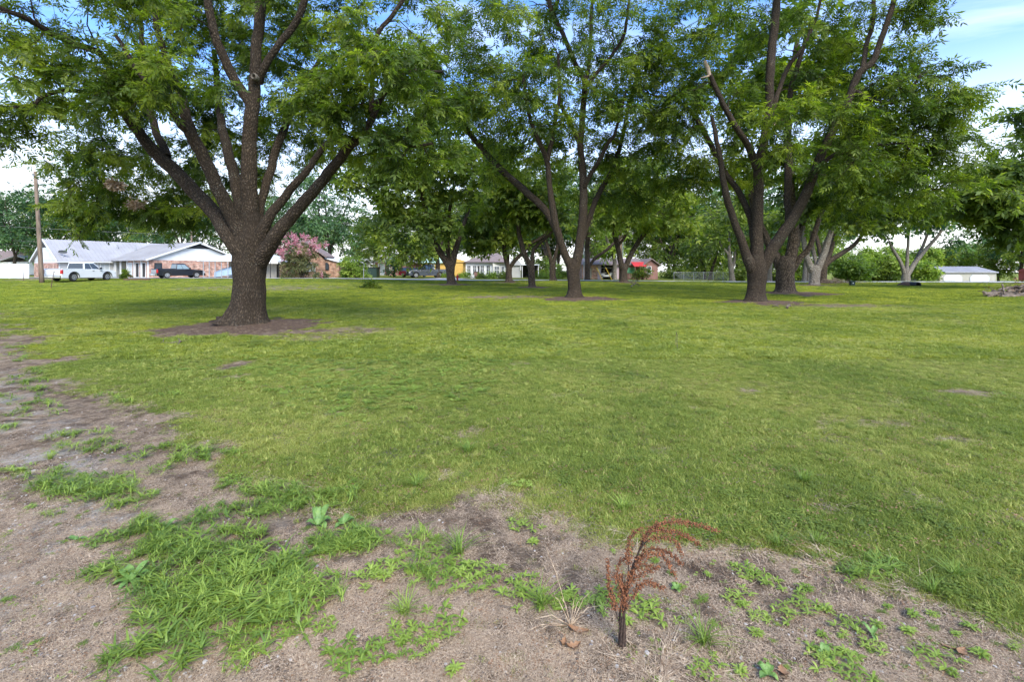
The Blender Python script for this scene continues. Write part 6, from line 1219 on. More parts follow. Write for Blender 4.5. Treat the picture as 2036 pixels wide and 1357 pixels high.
for q_ in FP[:2]: q_.data.materials[0] = MT['grass_lime']
GP2 = GP[:1] + [proto('fine_tuft', *blades(g, 70, .085, .015, .042, .0030, .9, tmu=.58), 'grass_lime')] + GP[2:]
def sample_fan(n, y0, y1, pw, g, margin=1.12):
    """points on the ground in front of the camera, density falling with distance"""
    u = g.uniform(0, 1, n); y = (y0 ** (1 - pw) + u * (y1 ** (1 - pw) - y0 ** (1 - pw))) ** (1 / (1 - pw)) if pw != 1 else y0 * (y1 / y0) ** u
    x = g.uniform(-1, 1, n) * (y * 1.075 * margin + 0.6); return x, y
def lay(name, n, y0, y1, pw, protos_, weights, s0, s1, keep, seed, lift=0.0):
    g = np.random.default_rng(seed); x, y = sample_fan(n, y0, y1, pw, g); sl = soil(x, y); k = g.uniform(0, 1, n) < keep(x, y, sl, g); x, y, sl = x[k], y[k], sl[k]; m = len(x)
    z = terrain(x, y) + relief(x, y, sl) + lift
    w = np.array(weights, float); wh = g.choice(len(protos_), m, p=w / w.sum()); cl = fbm(x * .9, y * .9, 77, 3)
    if len(protos_) == 5:
        wh = np.where((cl > .62) & (g.uniform(0, 1, m) < .3), 3, wh); c2 = fbm(x * 1.3, y * 1.3, 78, 3); wh = np.where((c2 > .42) & (x < 1.5) & (g.uniform(0, 1, m) < .55), 2, wh)
        wh = np.where((fbm(x * 1.1, y * 1.1, 79, 3) + .25 * smooth(x / y, -.2, .7) > .30) & (g.uniform(0, 1, m) < .6), 4, wh)
    return scatter(name, np.stack([x, y, z], -1), g.uniform(0, 6.28, m), g.normal(0, .08, (m, 2)), g.uniform(s0, s1, m) * (1 - .60 * sl) * (1 + .25 * fbm(x * 1.5, y * 1.5, 52, 2) * (lift == 0)), wh.astype(np.int32), protos_)
lawn = lambda x, y, s, g: np.clip(1.02 - 1.12 * s, 0.035 * (y < 8) * (fbm(x * 2, y * 2, 5) > 0), 1) * (0.80 + .2 * (fbm(x * 2.1, y * 2.1, 70, 3) > -.2))
lay('grass', 85000, 1.4, 9, .7, GP, [4, 3.4, 1.5, .5, 1.6], .55, 1.0, lawn, 1)
lay('grass', 60000, 8, 22, .9, GP2, [2.2, 5, 1.8, .4, 1.2], 1.0, 1.6, lawn, 2)
lay('grass', 36000, 20, 56, 1.2, FP, [1.5, 1.5, .6], .9, 1.4, lawn, 3)
lay('tall_verge_grass', 5000, 48, 57, 0, FP, [1, 1, 2], 1.4, 2.6, lambda x, y, s, g: np.clip((fbm(x * .5, y * .5, 61) > .1) * .8, 0, 1), 4)

# dry straw, chips and gravel lying on the bare soil
SP = [proto('straw_bits', *[q if i < 2 else np.zeros(len(q)) for i, q in enumerate(blades(g, 46, .10, .03, .10, .0026, 2.2, flat=.86))], 'straw'), proto('straw_bits', *[q if i < 2 else np.zeros(len(q)) for i, q in enumerate(blades(g, 34, .08, .015, .05, .0036, 2.6, flat=.9))], 'straw')]
chips = []
for _ in range(16): 
    a = g.uniform(0, 6.28); chips.append(moved((np.array([[-.5, -.28, 0], [.45, -.35, .05], [.5, .25, .1], [-.4, .3, .04]]) * g.uniform(.6, 1.4), np.array([[0, 1, 2, 3]]), np.zeros(1)), *g.normal(0, .05, 2), .003, g.uniform(.007, .019), a))
SP.append(proto('bark_chips', *merge(*chips), 'dead_leaf'))
dark = []
for _ in range(20): dark.append(moved((np.array([[-.5, -.2, 0], [.45, -.25, .06], [.5, .15, .12], [-.4, .2, .04]]) * g.uniform(.5, 1.4), np.array([[0, 1, 2, 3]]), np.zeros(1)), *g.normal(0, .05, 2), .003, g.uniform(.007, .020), g.uniform(0, 6.28)))
SP.append(proto('dark_crumbs', *merge(*dark), 'log'))
def pebble_mesh(g, flat=.55):
    b = [(1, 0, 0), (0, 1, 0), (-1, 0, 0), (0, -1, 0), (0, 0, 1), (0, 0, -1)]
    m = MB(); n = 7; rings = []
    ph = g.uniform(0, 6.28, 3); ex = g.uniform(.65, 1)
    for zz, rr in ((-.5, .55), (-.1, 1.0), (.35, .85), (.6, .4)): rings.append([(rr * cos(a / n * 2 * pi) * (1 + .18 * sin(2 * a + ph[0])), ex * rr * sin(a / n * 2 * pi) * (1 + .15 * sin(3 * a + ph[1])), zz * flat) for a in range(n)])
    m.loft(rings); return m
PP = []
for mt in ('stone', 'stone', 'stone_dark'):
    for _ in range(2):
        m = pebble_mesh(g); me = bpy.data.meshes.new('pebble'); me.from_pydata(m.v, [], m.f); me.update(); me.materials.append(MT[mt]); PP.append(bpy.data.objects.new('pebble', me))
bare = lambda x, y, s, g: np.clip(s * 1.2 - .1, 0, 1) * (.45 + .55 * (fbm(x * 1.6, y * 1.6, 44) > -.05))
lay('dry_straw', 52000, 1.35, 12, 1.0, SP, [4, 3, 1.6, 2.6], .7, 1.3, bare, 5, .004)
lay('lawn_litter', 5000, 2.5, 26, 1.0, SP[2:], [1, .5], .5, 1.0, lambda x, y, s, g: np.clip(.9 - s, 0, 1), 56, .018)
lay('dry_straw', 9000, 10, 40, 1.0, SP, [4, 3, 1, 2], 1.2, 2.2, lambda x, y, s, g: np.clip(s - .35, 0, 1), 55, .004)
g6 = np.random.default_rng(6); x, y = sample_fan(26000, 1.4, 13, 1.1, g6); sl = soil(x, y)
k = g6.uniform(0, 1, len(x)) < sl * np.clip(.10 + 1.2 * smooth(-x / np.maximum(y, 2), .35, .8) * (fbm(x * 1.7, y * 1.7, 8) > .0) + .12 * (y < 2.2), 0, 1); x, y = x[k], y[k]
scatter('gravel', np.stack([x, y, terrain(x, y) + relief(x, y, sl[k]) + .002], -1), g6.uniform(0, 6.28, len(x)), g6.normal(0, .2, (len(x), 2)), np.exp(g6.normal(-5.45, .42, len(x))), g6.choice(6, len(x), p=[.24, .24, .2, .2, .06, .06]).astype(np.int32), PP)

# ------------------------------------------------------------------ single plants and stones of the foreground
def gz_at(x, y):
    x = np.array([x]); y = np.array([y]); return float((terrain(x, y) + relief(x, y, soil(x, y)))[0])
def gpt(px, py):
    X, Y_ = ground_at(px, py); return (X, Y_, gz_at(X, Y_))
def crab(g, n, R_, L, w=.010, stolons=6):
    parts = []
    for k in range(stolons):
        a = g.uniform(0, 6.28); ln = R_ * g.uniform(.5, 1.15); pts = np.array([[cos(a) * ln * t + .02 * sin(5 * t + a), sin(a) * ln * t, .012 + .045 * sin(pi * t) * g.uniform(.4, 1.3)] for t in np.linspace(0, 1, 6)])
        dd = np.diff(pts, axis=0); s = nrm(np.stack([-dd[:, 1], dd[:, 0], 0 * dd[:, 0]], -1)); s = np.vstack([s, s[-1:]]) * .0016
        V = np.stack([pts - s, pts + s], 1).reshape(-1, 3); F_ = np.array([[2 * j, 2 * j + 1, 2 * j + 3, 2 * j + 2] for j in range(5)]); parts.append((V, F_, np.full(5, .75)))
        for j in range(n):
            t = g.uniform(.1, 1); i = min(4, int(t * 5)); p = pts[i] + (pts[i + 1] - pts[i]) * (t * 5 - i); q = blades(g, 1, .001, L * .7, L * 1.25, w, 1.3, 3, flat=.25, tmu=.42, tsd=.16); parts.append(moved(q, p[0], p[1], p[2] * .8, 1, a + g.choice([-1, 1]) * g.uniform(.2, 1.0)))
    return merge(*parts)
def plant(name, mesh3, px, py, label, cat, mat='weed', group=None, s=1.0, r=0.0):
    x, y, z = gpt(px, py); V, F_, T_ = mesh3; o = link_mesh(name, np_mesh(name, V, F_, [('tint', 'FLOAT', 'FACE', T_)]), MT[mat]); o.location = (x, y, z); o.scale = (s, s, s); o.rotation_euler = (0, 0, r); tag(o, label, cat, group); return o
def plant_copy(src, px, py, label, s=1.0, r=0.0, group=None):
    o = src.copy(); COL.objects.link(o); o.location = gpt(px, py); o.scale = (s, s, s); o.rotation_euler = (0, 0, r); o['label'] = label
    if group: o['group'] = group
    return o
g = np.random.default_rng(404)
# crabgrass mats (reach of each given in photo pixels along x)
CR = [crab(g, 16, .20, .060, .0085, 10) for _ in range(4)]
GRP = 'patches of crabgrass on the bare soil'; cr_o = []
CL = [(470, 1130, 1.1), (360, 1090, 1.0), (560, 1160, 1.15), (430, 1200, 1.1), (520, 1235, 1.1), (330, 1260, 1.0), (600, 1110, .8), (290, 1050, .8), (400, 1040, .8), (380, 1290, .9), (240, 1130, .75), (470, 1060, .8), (610, 1190, .9), (300, 1180, .8), (500, 1290, .6), (250, 1310, .55),
      (160, 965, 1.0), (235, 975, .9), (110, 940, .8), (270, 1000, .7), (200, 985, .8), (520, 1020, .8), (450, 1010, .6), (690, 1070, .75), (740, 1075, .75), (650, 1090, .6), (310, 890, .6), (410, 905, .7), (180, 890, .5), (60, 800, .6), (40, 760, .7), (70, 735, .6), (15, 850, .7), (150, 860, .4), (860, 1080, .4), (30, 930, .6), (350, 915, .4)]
places = ['in the middle of the big patch', 'top left of the big patch', 'right side of the big patch', 'lower middle of the big patch', 'lower right of the big patch', 'lower left of the big patch', 'upper right fringe of the big patch', 'at the far left tip of the big patch', 'on the upper fringe of the big patch', 'at the bottom of the big patch', 'beside the curled broad-leaved plant', 'upper middle of the big patch', 'nearest the mat of pale rosettes', 'left of the big patch centre', 'thin runner under the big patch', 'at the bottom left below the big patch',
          'in the middle of the small patch on the track', 'right part of the small patch on the track', 'left part of the small patch on the track', 'lower fringe of the small patch on the track', 'thick heart of the small patch on the track', 'between the two patches near the lawn edge', 'left of the lawn edge clump', 'under the upright broad-leaved plant', 'right of the upright broad-leaved plant', 'left under the upright broad-leaved plant', 'small, on the track near the lawn edge', 'near the lawn edge by the white gravel', 'small, in the middle of the track', 'at the left edge beside the long twig', 'at the left edge above the long twig', 'farthest on the track', 'at the left edge below the long twig', 'tiny, just right of the twig end', 'behind the bright grass tuft', 'at the left frame edge by the stones', 'tiny, between gravel and lawn edge']
for k, (px, py, s) in enumerate(CL):
    lb = 'crabgrass with flat trailing blades ' + places[k]
    if k < 4: cr_o.append(plant('crabgrass', CR[k], px, py, lb, 'weed', 'weed', GRP, s, k)); 
    else: plant_copy(cr_o[k % 4], px, py, lb, s, k * 1.7, GRP)
CF = [proto('crabgrass_sprig', *crab(g, 9, .10, .045, .0052, 6), 'weed') for _ in range(3)]
gc = np.random.default_rng(17); cx_, cy_ = [], []
for (ex, ey, rx, ry, n_) in [(440, 1165, 235, 125, 330), (330, 1080, 130, 50, 60), (190, 970, 130, 42, 110), (700, 1080, 110, 24, 60), (560, 985, 150, 26, 110), (60, 790, 80, 50, 110), (150, 875, 150, 30, 50), (40, 700, 50, 26, 40), (390, 905, 90, 26, 50), (860, 1130, 130, 40, 16), (1750, 1130, 220, 20, 14), (230, 800, 130, 30, 30)]:
    n_ = int(n_ * .30); r_ = np.sqrt(gc.uniform(0, 1, n_)) * np.abs(gc.normal(.8, .3, n_)); a_ = gc.uniform(0, 2 * pi, n_)
    for u, v in zip(ex + rx * r_ * np.cos(a_), ey + ry * r_ * np.sin(a_)):
        if v < 640: continue
        X, Y_ = ground_at(u, v); cx_.append(X); cy_.append(Y_)
cx_, cy_ = np.array(cx_), np.array(cy_)
scatter('creeping_grass', np.stack([cx_, cy_, terrain(cx_, cy_) + relief(cx_, cy_, soil(cx_, cy_)) + .002], -1), gc.uniform(0, 6.28, len(cx_)), gc.normal(0, .1, (len(cx_), 2)), gc.uniform(.5, 1.15, len(cx_)), gc.integers(0, 3, len(cx_)).astype(np.int32), CF)
# low pale-green rosettes (cudweed) as mats and single plants
RO = []
for k in range(4): RO.append(merge(*[moved(rosette(g, 9, .045, .26, .55, .62), *(g.normal(0, .05 if k > 1 else .02, 2) if j else (0, 0)), g.uniform(0, .02), g.uniform(.5, 1.0), g.uniform(0, 6)) for j in range([1, 4, 9, 14][k])]))
ro_o = []; GR = 'small green rosette weeds on the bare soil'
RL = [(3, 780, 1140), (3, 830, 1150), (3, 880, 1150), (3, 930, 1160), (3, 970, 1165), (3, 800, 1110), (3, 1030, 1170), (2, 1070, 1180), (3, 750, 1135), (3, 905, 1130), (2, 1110, 1195), (2, 840, 1070), (2, 870, 1095), (3, 820, 1260), (3, 850, 1290), (3, 800, 1295), (2, 880, 1255), (2, 700, 1300), (2, 740, 1290), (2, 680, 1325), (3, 590, 1245), (2, 640, 1255), (2, 570, 1260), (1, 660, 1300), (2, 1190, 1195), (3, 1170, 1200), (2, 1275, 1215), (2, 1290, 1200), (2, 1200, 1180),
      (2, 490, 955), (2, 520, 965), (3, 455, 960), (2, 1035, 1045), (2, 1000, 960), (3, 1030, 965), (2, 210, 1080), (2, 180, 1090), (1, 905, 1330), (1, 1345, 1165), (1, 1300, 1115), (1, 1222, 1095), (1, 1060, 1085), (2, 1490, 1130), (2, 1500, 1145), (1, 1580, 1130), (2, 1700, 1145), (1, 1730, 1110), (2, 1455, 1180), (1, 1475, 1195), (2, 1505, 1225), (2, 1570, 1210), (2, 1590, 1200), (1, 1640, 1205), (1, 1765, 1205), (2, 1700, 1245), (1, 1740, 1240), (2, 1730, 1285), (1, 1635, 1260), (2, 1640, 1290), (2, 1650, 1310), (1, 1680, 1290), (1, 1820, 1230), (1, 1850, 1225), (1, 1805, 1255), (2, 1840, 1300), (1, 1900, 1265), (1, 1935, 1255), (1, 2013, 1290), (1, 1890, 1335), (2, 1390, 1325), (1, 1470, 1330), (1, 1600, 1165), (1, 1770, 1150), (1, 1240, 1235), (2, 1690, 1345), (1, 1950, 1310), (1, 1125, 1190), (1, 60, 1010), (1, 1500, 1260), (1, 1410, 1140)]
LMK = [(1237, 1288, 'the dead dock'), (912, 1100, 'the bright grass tuft'), (1150, 1258, 'the long rusty leaf'), (470, 1200, 'the big crabgrass patch'), (850, 1280, 'the lower rosette clump'), (632, 1040, 'the upright dock leaves'), (1352, 1246, 'the flat whitish stone'), (1836, 1210, 'the flat white stone at right'), (1912, 1300, 'the pale brown leaf at right'),
       (1527, 1340, 'the dark pointed seedling'), (1400, 1275, 'the forked grass tuft'), (1605, 1140, 'the orange-brown leaf'), (1684, 1189, 'the thin twig on the sand'), (1735, 1260, 'the curved-leaf seedling'), (1640, 1300, 'the round-leaf seedling'), (1415, 1055, 'the tip of the dock arch'), (62, 1000, 'the left frame edge'), (2030, 1280, 'the right frame edge'), (1648, 1211, 'the white sand chip'), (1545, 1085, 'the yellow-green tuft')]
def where(px, py):
    d = sorted(LMK, key=lambda l: math.hypot(l[0] - px, (l[1] - py) * 1.4)); a, b = d[0], d[1]; dx, dy = px - a[0], (py - a[1]) * 1.4
    w = ('left of' if dx < 0 else 'right of') if abs(dx) > abs(dy) else ('above' if dy < 0 else 'below'); return [w + ' ' + a[2], w + ' ' + a[2] + ', towards ' + b[2], w + ' ' + a[2] + ', close to it', w + ' ' + a[2] + ', farther out']
seen = set()
for k, (t, px, py) in enumerate(RL):
    lb = ('single green rosette weed ' if t == 0 else 'little green rosette weed ')
    for w in where(px, py):
        if lb + w not in seen: break
    lb += w; lb = ' '.join(lb.split()[:16]); seen.add(lb)
    if not any(o_[0] == t for o_ in ro_o): o = plant('rosette_weed' if t < 2 else 'rosette_weed_mat', RO[t], px, py, lb, 'weed', 'weed', GR, g.uniform(.75, 1.1), g.uniform(0, 6)); ro_o.append((t, o))
    else: o = plant_copy([o_[1] for o_ in ro_o if o_[0] == t][0], px, py, lb, g.uniform(.7, 1.15), g.uniform(0, 6))
    if t >= 2:
        for kk in ('label', 'category', 'group'):
            if kk in o: del o[kk]
        o['kind'] = 'stuff'
LW = [proto('lawn_weed', *merge(*[moved(rosette(g, 8, .045, .30, .6, .6), *g.normal(0, .05, 2), g.uniform(0, .02), g.uniform(.4, .9), g.uniform(0, 6)) for _ in range(6)]), 'weed'), proto('lawn_weed', *moved(CR[0], 0, 0, 0, .5), 'weed'), proto('lawn_weed', *moved(CR[1], 0, 0, 0, .4), 'weed')]
gl = np.random.default_rng(31); x, y = sample_fan(9000, 2.3, 14, 1.0, gl); sl = soil(x, y); k = (sl < .6) & (gl.uniform(0, 1, len(x)) < smooth(fbm(x * .8, y * .8, 63, 3) - .5 * smooth(x / y, -.1, .5), -.05, .5)); x, y, sl = x[k], y[k], sl[k]
scatter('lawn_weeds', np.stack([x, y, terrain(x, y) + relief(x, y, sl) + .004], -1), gl.uniform(0, 6.28, len(x)), gl.normal(0, .1, (len(x), 2)), gl.uniform(.6, 1.15, len(x)), gl.choice(3, len(x), p=[.6, .2, .2]).astype(np.int32), LW)
x, y = sample_fan(2600, 1.5, 7, 1.0, gl); sl = soil(x, y); k = (sl > .5) & (fbm(x * 1.2, y * 1.2, 64, 3) > -.1); x, y, sl = x[k], y[k], sl[k]
scatter('weed_seedlings', np.stack([x, y, terrain(x, y) + relief(x, y, sl)], -1), gl.uniform(0, 6.28, len(x)), gl.normal(0, .1, (len(x), 2)), gl.uniform(.12, .38, len(x)), gl.choice(2, len(x), p=[.75, .25]).astype(np.int32), LW[:2])
# broad-leaved dock rosettes
def dock_leaf(parent, az, L, w, rise, curl, name='leaf', mat='dockleaf'):
    L *= .70; curl = curl * 1.25 + .1
    m = MB(); n = 8; rows = []
    for i in range(n + 1):
        t = i / n; wd = w * (sin(pi * min(1, t * .95 + .06)) ** .8) * (1 if i < n else .05) * (1 + .12 * sin(9 * t)); r_ = L * (t - .25 * curl * t * t); z_ = L * (rise * t - curl * t * t * t) + .01
        rows.append([(r_ * cos(az) + sd_ * wd / 2 * -sin(az), r_ * sin(az) + sd_ * wd / 2 * cos(az), z_ + abs(sd_) * .18 * wd + .04 * wd * sin(14 * t + sd_)) for sd_ in (-1, -.5, 0, .5, 1)])
    vs = [v for r_ in rows for v in r_]; fs = [(i * 5 + j, i * 5 + j + 1, i * 5 + j + 6, i * 5 + j + 5) for i in range(n) for j in range(4)]; m.add(vs, fs); me = bpy.data.meshes.new(name); me.from_pydata(m.v, [], m.f); a = me.attributes.new('tint', 'FLOAT', 'FACE'); a.data.foreach_set('value', np.full(len(m.f), .45 + .08 * random.random())); me.polygons.foreach_set('use_smooth', [True] * len(m.f)); me.update()
    return link_mesh(name, me, MT[mat], parent)
for (px, py, lab, leaves) in [(632, 1040, 'upright broad-leaved dock plant at the edge of the lawn', [(1.3, .17, .045, 1.1, .3), (.4, .14, .05, .8, .5), (2.2, .16, .04, 1.2, .4), (3.2, .13, .045, .7, .4), (-.6, .13, .05, .6, .4), (1.8, .11, .03, 1.4, .2)]),
                              (683, 1040, 'smaller broad-leaved dock plant right of the upright one', [(.5, .11, .045, .7, .4), (2.4, .11, .04, .6, .5), (1.3, .10, .04, 1.0, .4), (4.0, .09, .04, .4, .3)]),
                              (262, 1160, 'sprawling broad-leaved plant with a curled-over leaf in the crabgrass', [(2.7, .21, .06, .75, .75), (1.2, .13, .04, 1.0, .3), (.5, .14, .035, .7, .5), (3.6, .14, .04, .3, .3), (-.6, .13, .035, .3, .3), (4.6, .11, .03, .3, .2)]),
                              (150, 1078, 'flat broad leaf plant lying on the bare track', [(2.9, .12, .03, .35, .3), (.3, .10, .025, .3, .3), (2.2, .07, .02, .4, .3)]),
                              (325, 1060, 'broad-leaved plant with browned tips at the top of the crabgrass', [(.9, .14, .04, .9, .5), (2.4, .12, .035, .5, .4), (.1, .12, .04, .5, .4), (4.2, .10, .03, .4, .3)]),
                              (1527, 1340, 'dark green seedling with pointed leaves at the bottom of the picture', [(.8, .07, .030, .8, .4), (2.2, .08, .030, .8, .5), (-.8, .06, .026, .5, .4), (3.6, .07, .03, .5, .3)]),
                              (1640, 1300, 'seedling with one rounded leaf among the rosette weeds', [(1.0, .06, .035, 1.0, .3), (2.6, .05, .02, .6, .4), (5.0, .05, .022, .4, .3)]),
                              (1735, 1260, 'seedling with curved narrow leaves on the sandy soil', [(2.0, .09, .018, .9, .5), (.6, .08, .02, .8, .5), (4.4, .05, .02, .4, .3)]),
                              (1345, 1170, 'yellowish green seedling right of the dead dock stalk', [(.5, .05, .022, .8, .4), (2.0, .05, .022, .9, .3), (3.4, .045, .02, .7, .4), (5.0, .04, .02, .5, .3)])]:
    T_ = thing('broadleaf_plant', lab, 'weed', gpt(px, py), 0, 'broad-leaved plants of the foreground')
    for l in leaves: dock_leaf(T_, *l)
# grass tufts standing out
tf = merge(blades(g, 70, .03, .09, .17, .0042, .9, 3, tmu=.5)); TO = None
for k, (px, py, s, lb) in enumerate([(912, 1100, 1.0, 'bright green grass tuft behind the rosette mat'), (805, 1220, .75, 'thin grass tuft above the lower rosette clump'), (1075, 1205, .8, 'grass tuft in the right end of the rosette mat'), (1900, 1150, .7, 'crabgrass tuft with spread blades at the right lawn edge'), (1855, 1180, .6, 'small tuft with one bent blade on the sandy soil'), (1545, 1085, .6, 'yellow-green tuft at the lawn edge'),
                                    (1400, 1275, .8, 'dark green forked grass tuft right of the dead dock'), (1625, 1085, .6, 'upright tuft at the lawn edge right of the dead dock'), (1240, 1015, .8, 'large dark tuft in the lawn above the dock arch'), (830, 970, .9, 'long-bladed tuft left in the near lawn'), (930, 900, .9, 'broad-bladed tuft in the middle of the near lawn'), (100, 905, .5, 'low tuft on the white gravel'), (1600, 960, .8, 'bright tuft right in the near lawn')]):
    if TO is None: TO = plant('grass_tuft', tf, px, py, lb, 'grass tuft', 'weed', 'grass tufts of the foreground', s, 0)
    else: plant_copy(TO, px, py, lb, s, k * 1.3)
# dry pale grass stalks beside the dead dock
x, y, z = gpt(1135, 1245); S_ = thing('dry_grass_clump', 'pale dry grass clump with long thin stalks left of the dead dock', 'dry grass', (x, y, z))
sc_ = FPX / y
for (dx, dy) in [(-52, 165), (-20, 60), (10, 60), (45, 75), (-70, 20), (25, 50), (-110, -5), (-45, 75), (8, 40), (60, 40), (-75, -90), (20, -55), (35, 30)]:
    m = MB(); e = Vector((dx / sc_, .02 * random.uniform(-2, 2) - (.1 if dy < 0 else 0), max(.02, dy / sc_))); mid = e * .55 + Vector((0, 0, .03)); m.tube([(0, 0, 0), mid, e], [.0016, .0014, .0008], 4); m.build('stalk', MT['straw'], S_)
m = blades(g, 80, .03, .02, .07, .002, 1.3, flat=.3); me = np_mesh('dry_blades', m[0], m[1]); link_mesh('dry_blades', me, MT['straw'], S_)['kind'] = 'stuff'
for k, (px, py, lb) in enumerate([(1340, 1310, 'tangle of pale straw right of the dead dock foot'), (1425, 1335, 'tangle of pale straw at the bottom edge'), (1290, 1350, 'straw tangle under the dead dock at the bottom edge')]):
    m = blades(g, 90, .07, .05, .14, .0022, 2.0, 3, flat=.65); o = plant('straw_tangle', (m[0], m[1], m[2]), px, py, lb, 'dry grass', 'straw', 'tangles of straw')

# ------------------------------------------------------------------ the dead dock stalk
ZD = EYE * FPX / (1288 - HY); bx, by, bz = gpt(1237, 1288)
DK = thing('dead_dock_plant', 'dead rust-brown dock plant with arching seed stalks, standing on the bare soil', 'dead plant', (bx, by, bz))
def dz(u, v, dy=0): p = P(1080 + u / 4.5225, 1020 + v / 4.5225, ZD + dy); return Vector(p) - Vector((bx, by, bz))
DBR = [([(710, 1225), (712, 1050), (735, 850), (770, 640), (800, 500), (850, 380), (900, 250), (950, 170), (1040, 110), (1180, 85), (1350, 100), (1550, 160)], 3, 0.03), ([(775, 560), (765, 480), (768, 400), (772, 300), (800, 200), (880, 145)], 1, -.02), ([(722, 900), (735, 780), (690, 640), (668, 560), (672, 490), (700, 430), (745, 395)], 2, .04), ([(718, 900), (712, 780), (690, 660), (655, 570)], 0, -.03),
       ([(680, 990), (640, 840), (600, 680), (585, 560), (580, 440)], 0, -.04), ([(890, 280), (960, 190), (1040, 155), (1200, 180), (1300, 220), (1400, 285)], 1, .06), ([(860, 350), (920, 270), (980, 235), (1100, 225), (1200, 270), (1240, 370)], 1, -.05), ([(810, 480), (860, 420), (900, 370), (1020, 330), (1150, 380), (1240, 460)], 0, .02), ([(815, 500), (870, 430), (950, 385), (1060, 380), (1120, 450), (1180, 565)], 0, -.07),
       ([(780, 580), (820, 520), (850, 490), (920, 480), (970, 485)], 0, .05), ([(775, 640), (810, 600), (880, 550), (980, 510), (1050, 490)], 0, -.04), ([(740, 880), (780, 800), (830, 720), (880, 650), (960, 630), (1080, 680)], 1, .04), ([(745, 860), (750, 740), (760, 640), (775, 560)], 0, -.02), ([(735, 860), (725, 760), (720, 640), (700, 560)], 0, .02)]
ggd = np.random.default_rng(88)
for bi, (pl, st, dep) in enumerate(DBR):
    n = len(pl); pts = np.array([dz(u, v, dep * (i / n)) for i, (u, v) in enumerate(pl)]); r0 = .0065 if bi == 0 else .0028
    pp, rr = resample(pts, np.linspace(r0, .0010, n), .012); m = MB(); m.tube([tuple(q) for q in pp], list(rr), 6); stk = m.build('stem' if bi == 0 else 'seed_stalk', MT['dock_stem'], DK)
    L_ = len(pp); i0 = int(L_ * (st / n + (.30 if bi == 0 else .12))) if bi != 4 else int(L_ * .25)
    c = []
    for i in range(i0, L_):
        t = (i - i0) / max(1, L_ - i0); dens = int(22 * (1 - .35 * t)); sp_ = .0125 * (1 - .40 * t)
        q = pp[i] + ggd.normal(0, 1, (dens, 3)) * sp_ * .62; c.append(q)
    c = np.vstack(c); ns = len(c); a3 = rand_unit(ns, ggd); b3 = nrm(np.cross(a3, rand_unit(ns, ggd))); c3 = np.cross(a3, b3); s3 = (.0031 * ggd.uniform(.6, 1.4, ns))[:, None]
    Vv = np.stack([c + a3 * s3 * 1.3, c + b3 * s3, c + c3 * s3 * .7, c - b3 * s3, c - c3 * s3 * .7, c - a3 * s3 * 1.3], 1).reshape(-1, 3)
    f6 = np.array([[0, 1, 2], [0, 2, 3], [0, 3, 4], [0, 4, 1], [5, 2, 1], [5, 3, 2], [5, 4, 3], [5, 1, 4]]); Ff = (np.arange(ns)[:, None, None] * 6 + f6[None]).reshape(-1, 3)
    link_mesh('seeds', np_mesh('seeds', Vv, Ff), MT['seed'], stk)['kind'] = 'stuff'
for k in range(7):   # bundle of dead leaf stalks round the foot
    a = k * .9; m = MB(); m.tube([(.010 * cos(a), .010 * sin(a), -.01), (.012 * cos(a + .5), .012 * sin(a + .5), .05), (.010 * cos(a + 1), .010 * sin(a + 1), .11 + .01 * (k % 3)), (.007 * cos(a + 1.4), .007 * sin(a + 1.4), .15 + .012 * (k % 4))], [.0055, .0045, .0035, .0012], 5); m.build('dead_leaf_stalk', MT['dock_stem'], DK)

# ------------------------------------------------------------------ dry leaves, stones, twigs
def dry_leaf(px, py, L, w, az, curl, lb, jag=0.0):
    m = MB(); n = 7; rows = []; curl *= .35
    for i in range(n + 1):
        t = i / n; wd = w * max(.05, sin(pi * min(1, t * .94 + .05)) * (1 + jag * sin(19 * t))); z_ = .006 + curl * L * (t - .5) ** 2 * 2
        rows.append([((t - .5) * L, sd_ * wd / 2, z_ + abs(sd_) * curl * w * .8) for sd_ in (-1, -.5, 0, .5, 1)])
    v = [q for r_ in rows for q in r_]; v2 = [(a, b, c + .0012) for a, b, c in v]; N5 = len(v)
    fs = [(i * 5 + j, i * 5 + j + 5, i * 5 + j + 6, i * 5 + j + 1) for i in range(n) for j in range(4)]; fs += [tuple(reversed([q + N5 for q in f])) for f in fs]
    o = MB().add(v + v2, fs).build('dry_leaf', MT['dead_leaf'], None, smooth=True); o.location = gpt(px, py); o.rotation_euler = (.1, .05, az); return tag(o, lb, 'leaf', 'fallen dry leaves')
dry_leaf(1150, 1258, .085, .028, -.25, .9, 'long rusty curled dry leaf lying left of the dead dock foot')
dry_leaf(1140, 1290, .06, .03, .3, 1.2, 'crumpled red-brown leaf below the long curled one', .4); dry_leaf(1120, 1284, .04, .025, 1.1, 1.4, 'smaller crumpled leaf touching the red-brown one', .4)
dry_leaf(1912, 1300, .06, .03, .5, .5, 'pale brown dry leaf on the sandy soil at the right'); dry_leaf(1885, 1290, .05, .012, 2.4, .4, 'narrow pale leaf beside the brown leaf at the right')
dry_leaf(1556, 1335, .05, .035, 1.3, .7, 'light brown dry leaf beside the dark seedling at the bottom', .3); dry_leaf(1605, 1140, .035, .02, 2.5, .5, 'small orange-brown leaf by the rosettes at the lawn edge')
dry_leaf(300, 1138, .06, .02, -.4, .6, 'orange-brown leaf under the sprawling plant', .2); dry_leaf(285, 1128, .04, .015, .8, .6, 'small orange leaf scrap beside the sprawling plant', .3); dry_leaf(320, 1145, .035, .014, .2, .5, 'reddish leaf scrap in the crabgrass')
dry_leaf(800, 850, .04, .02, .2, .4, 'small dead leaf in the near lawn'); dry_leaf(975, 1322, .03, .014, 1.0, .6, 'tiny orange leaf at the bottom centre')
gp = np.random.default_rng(12)
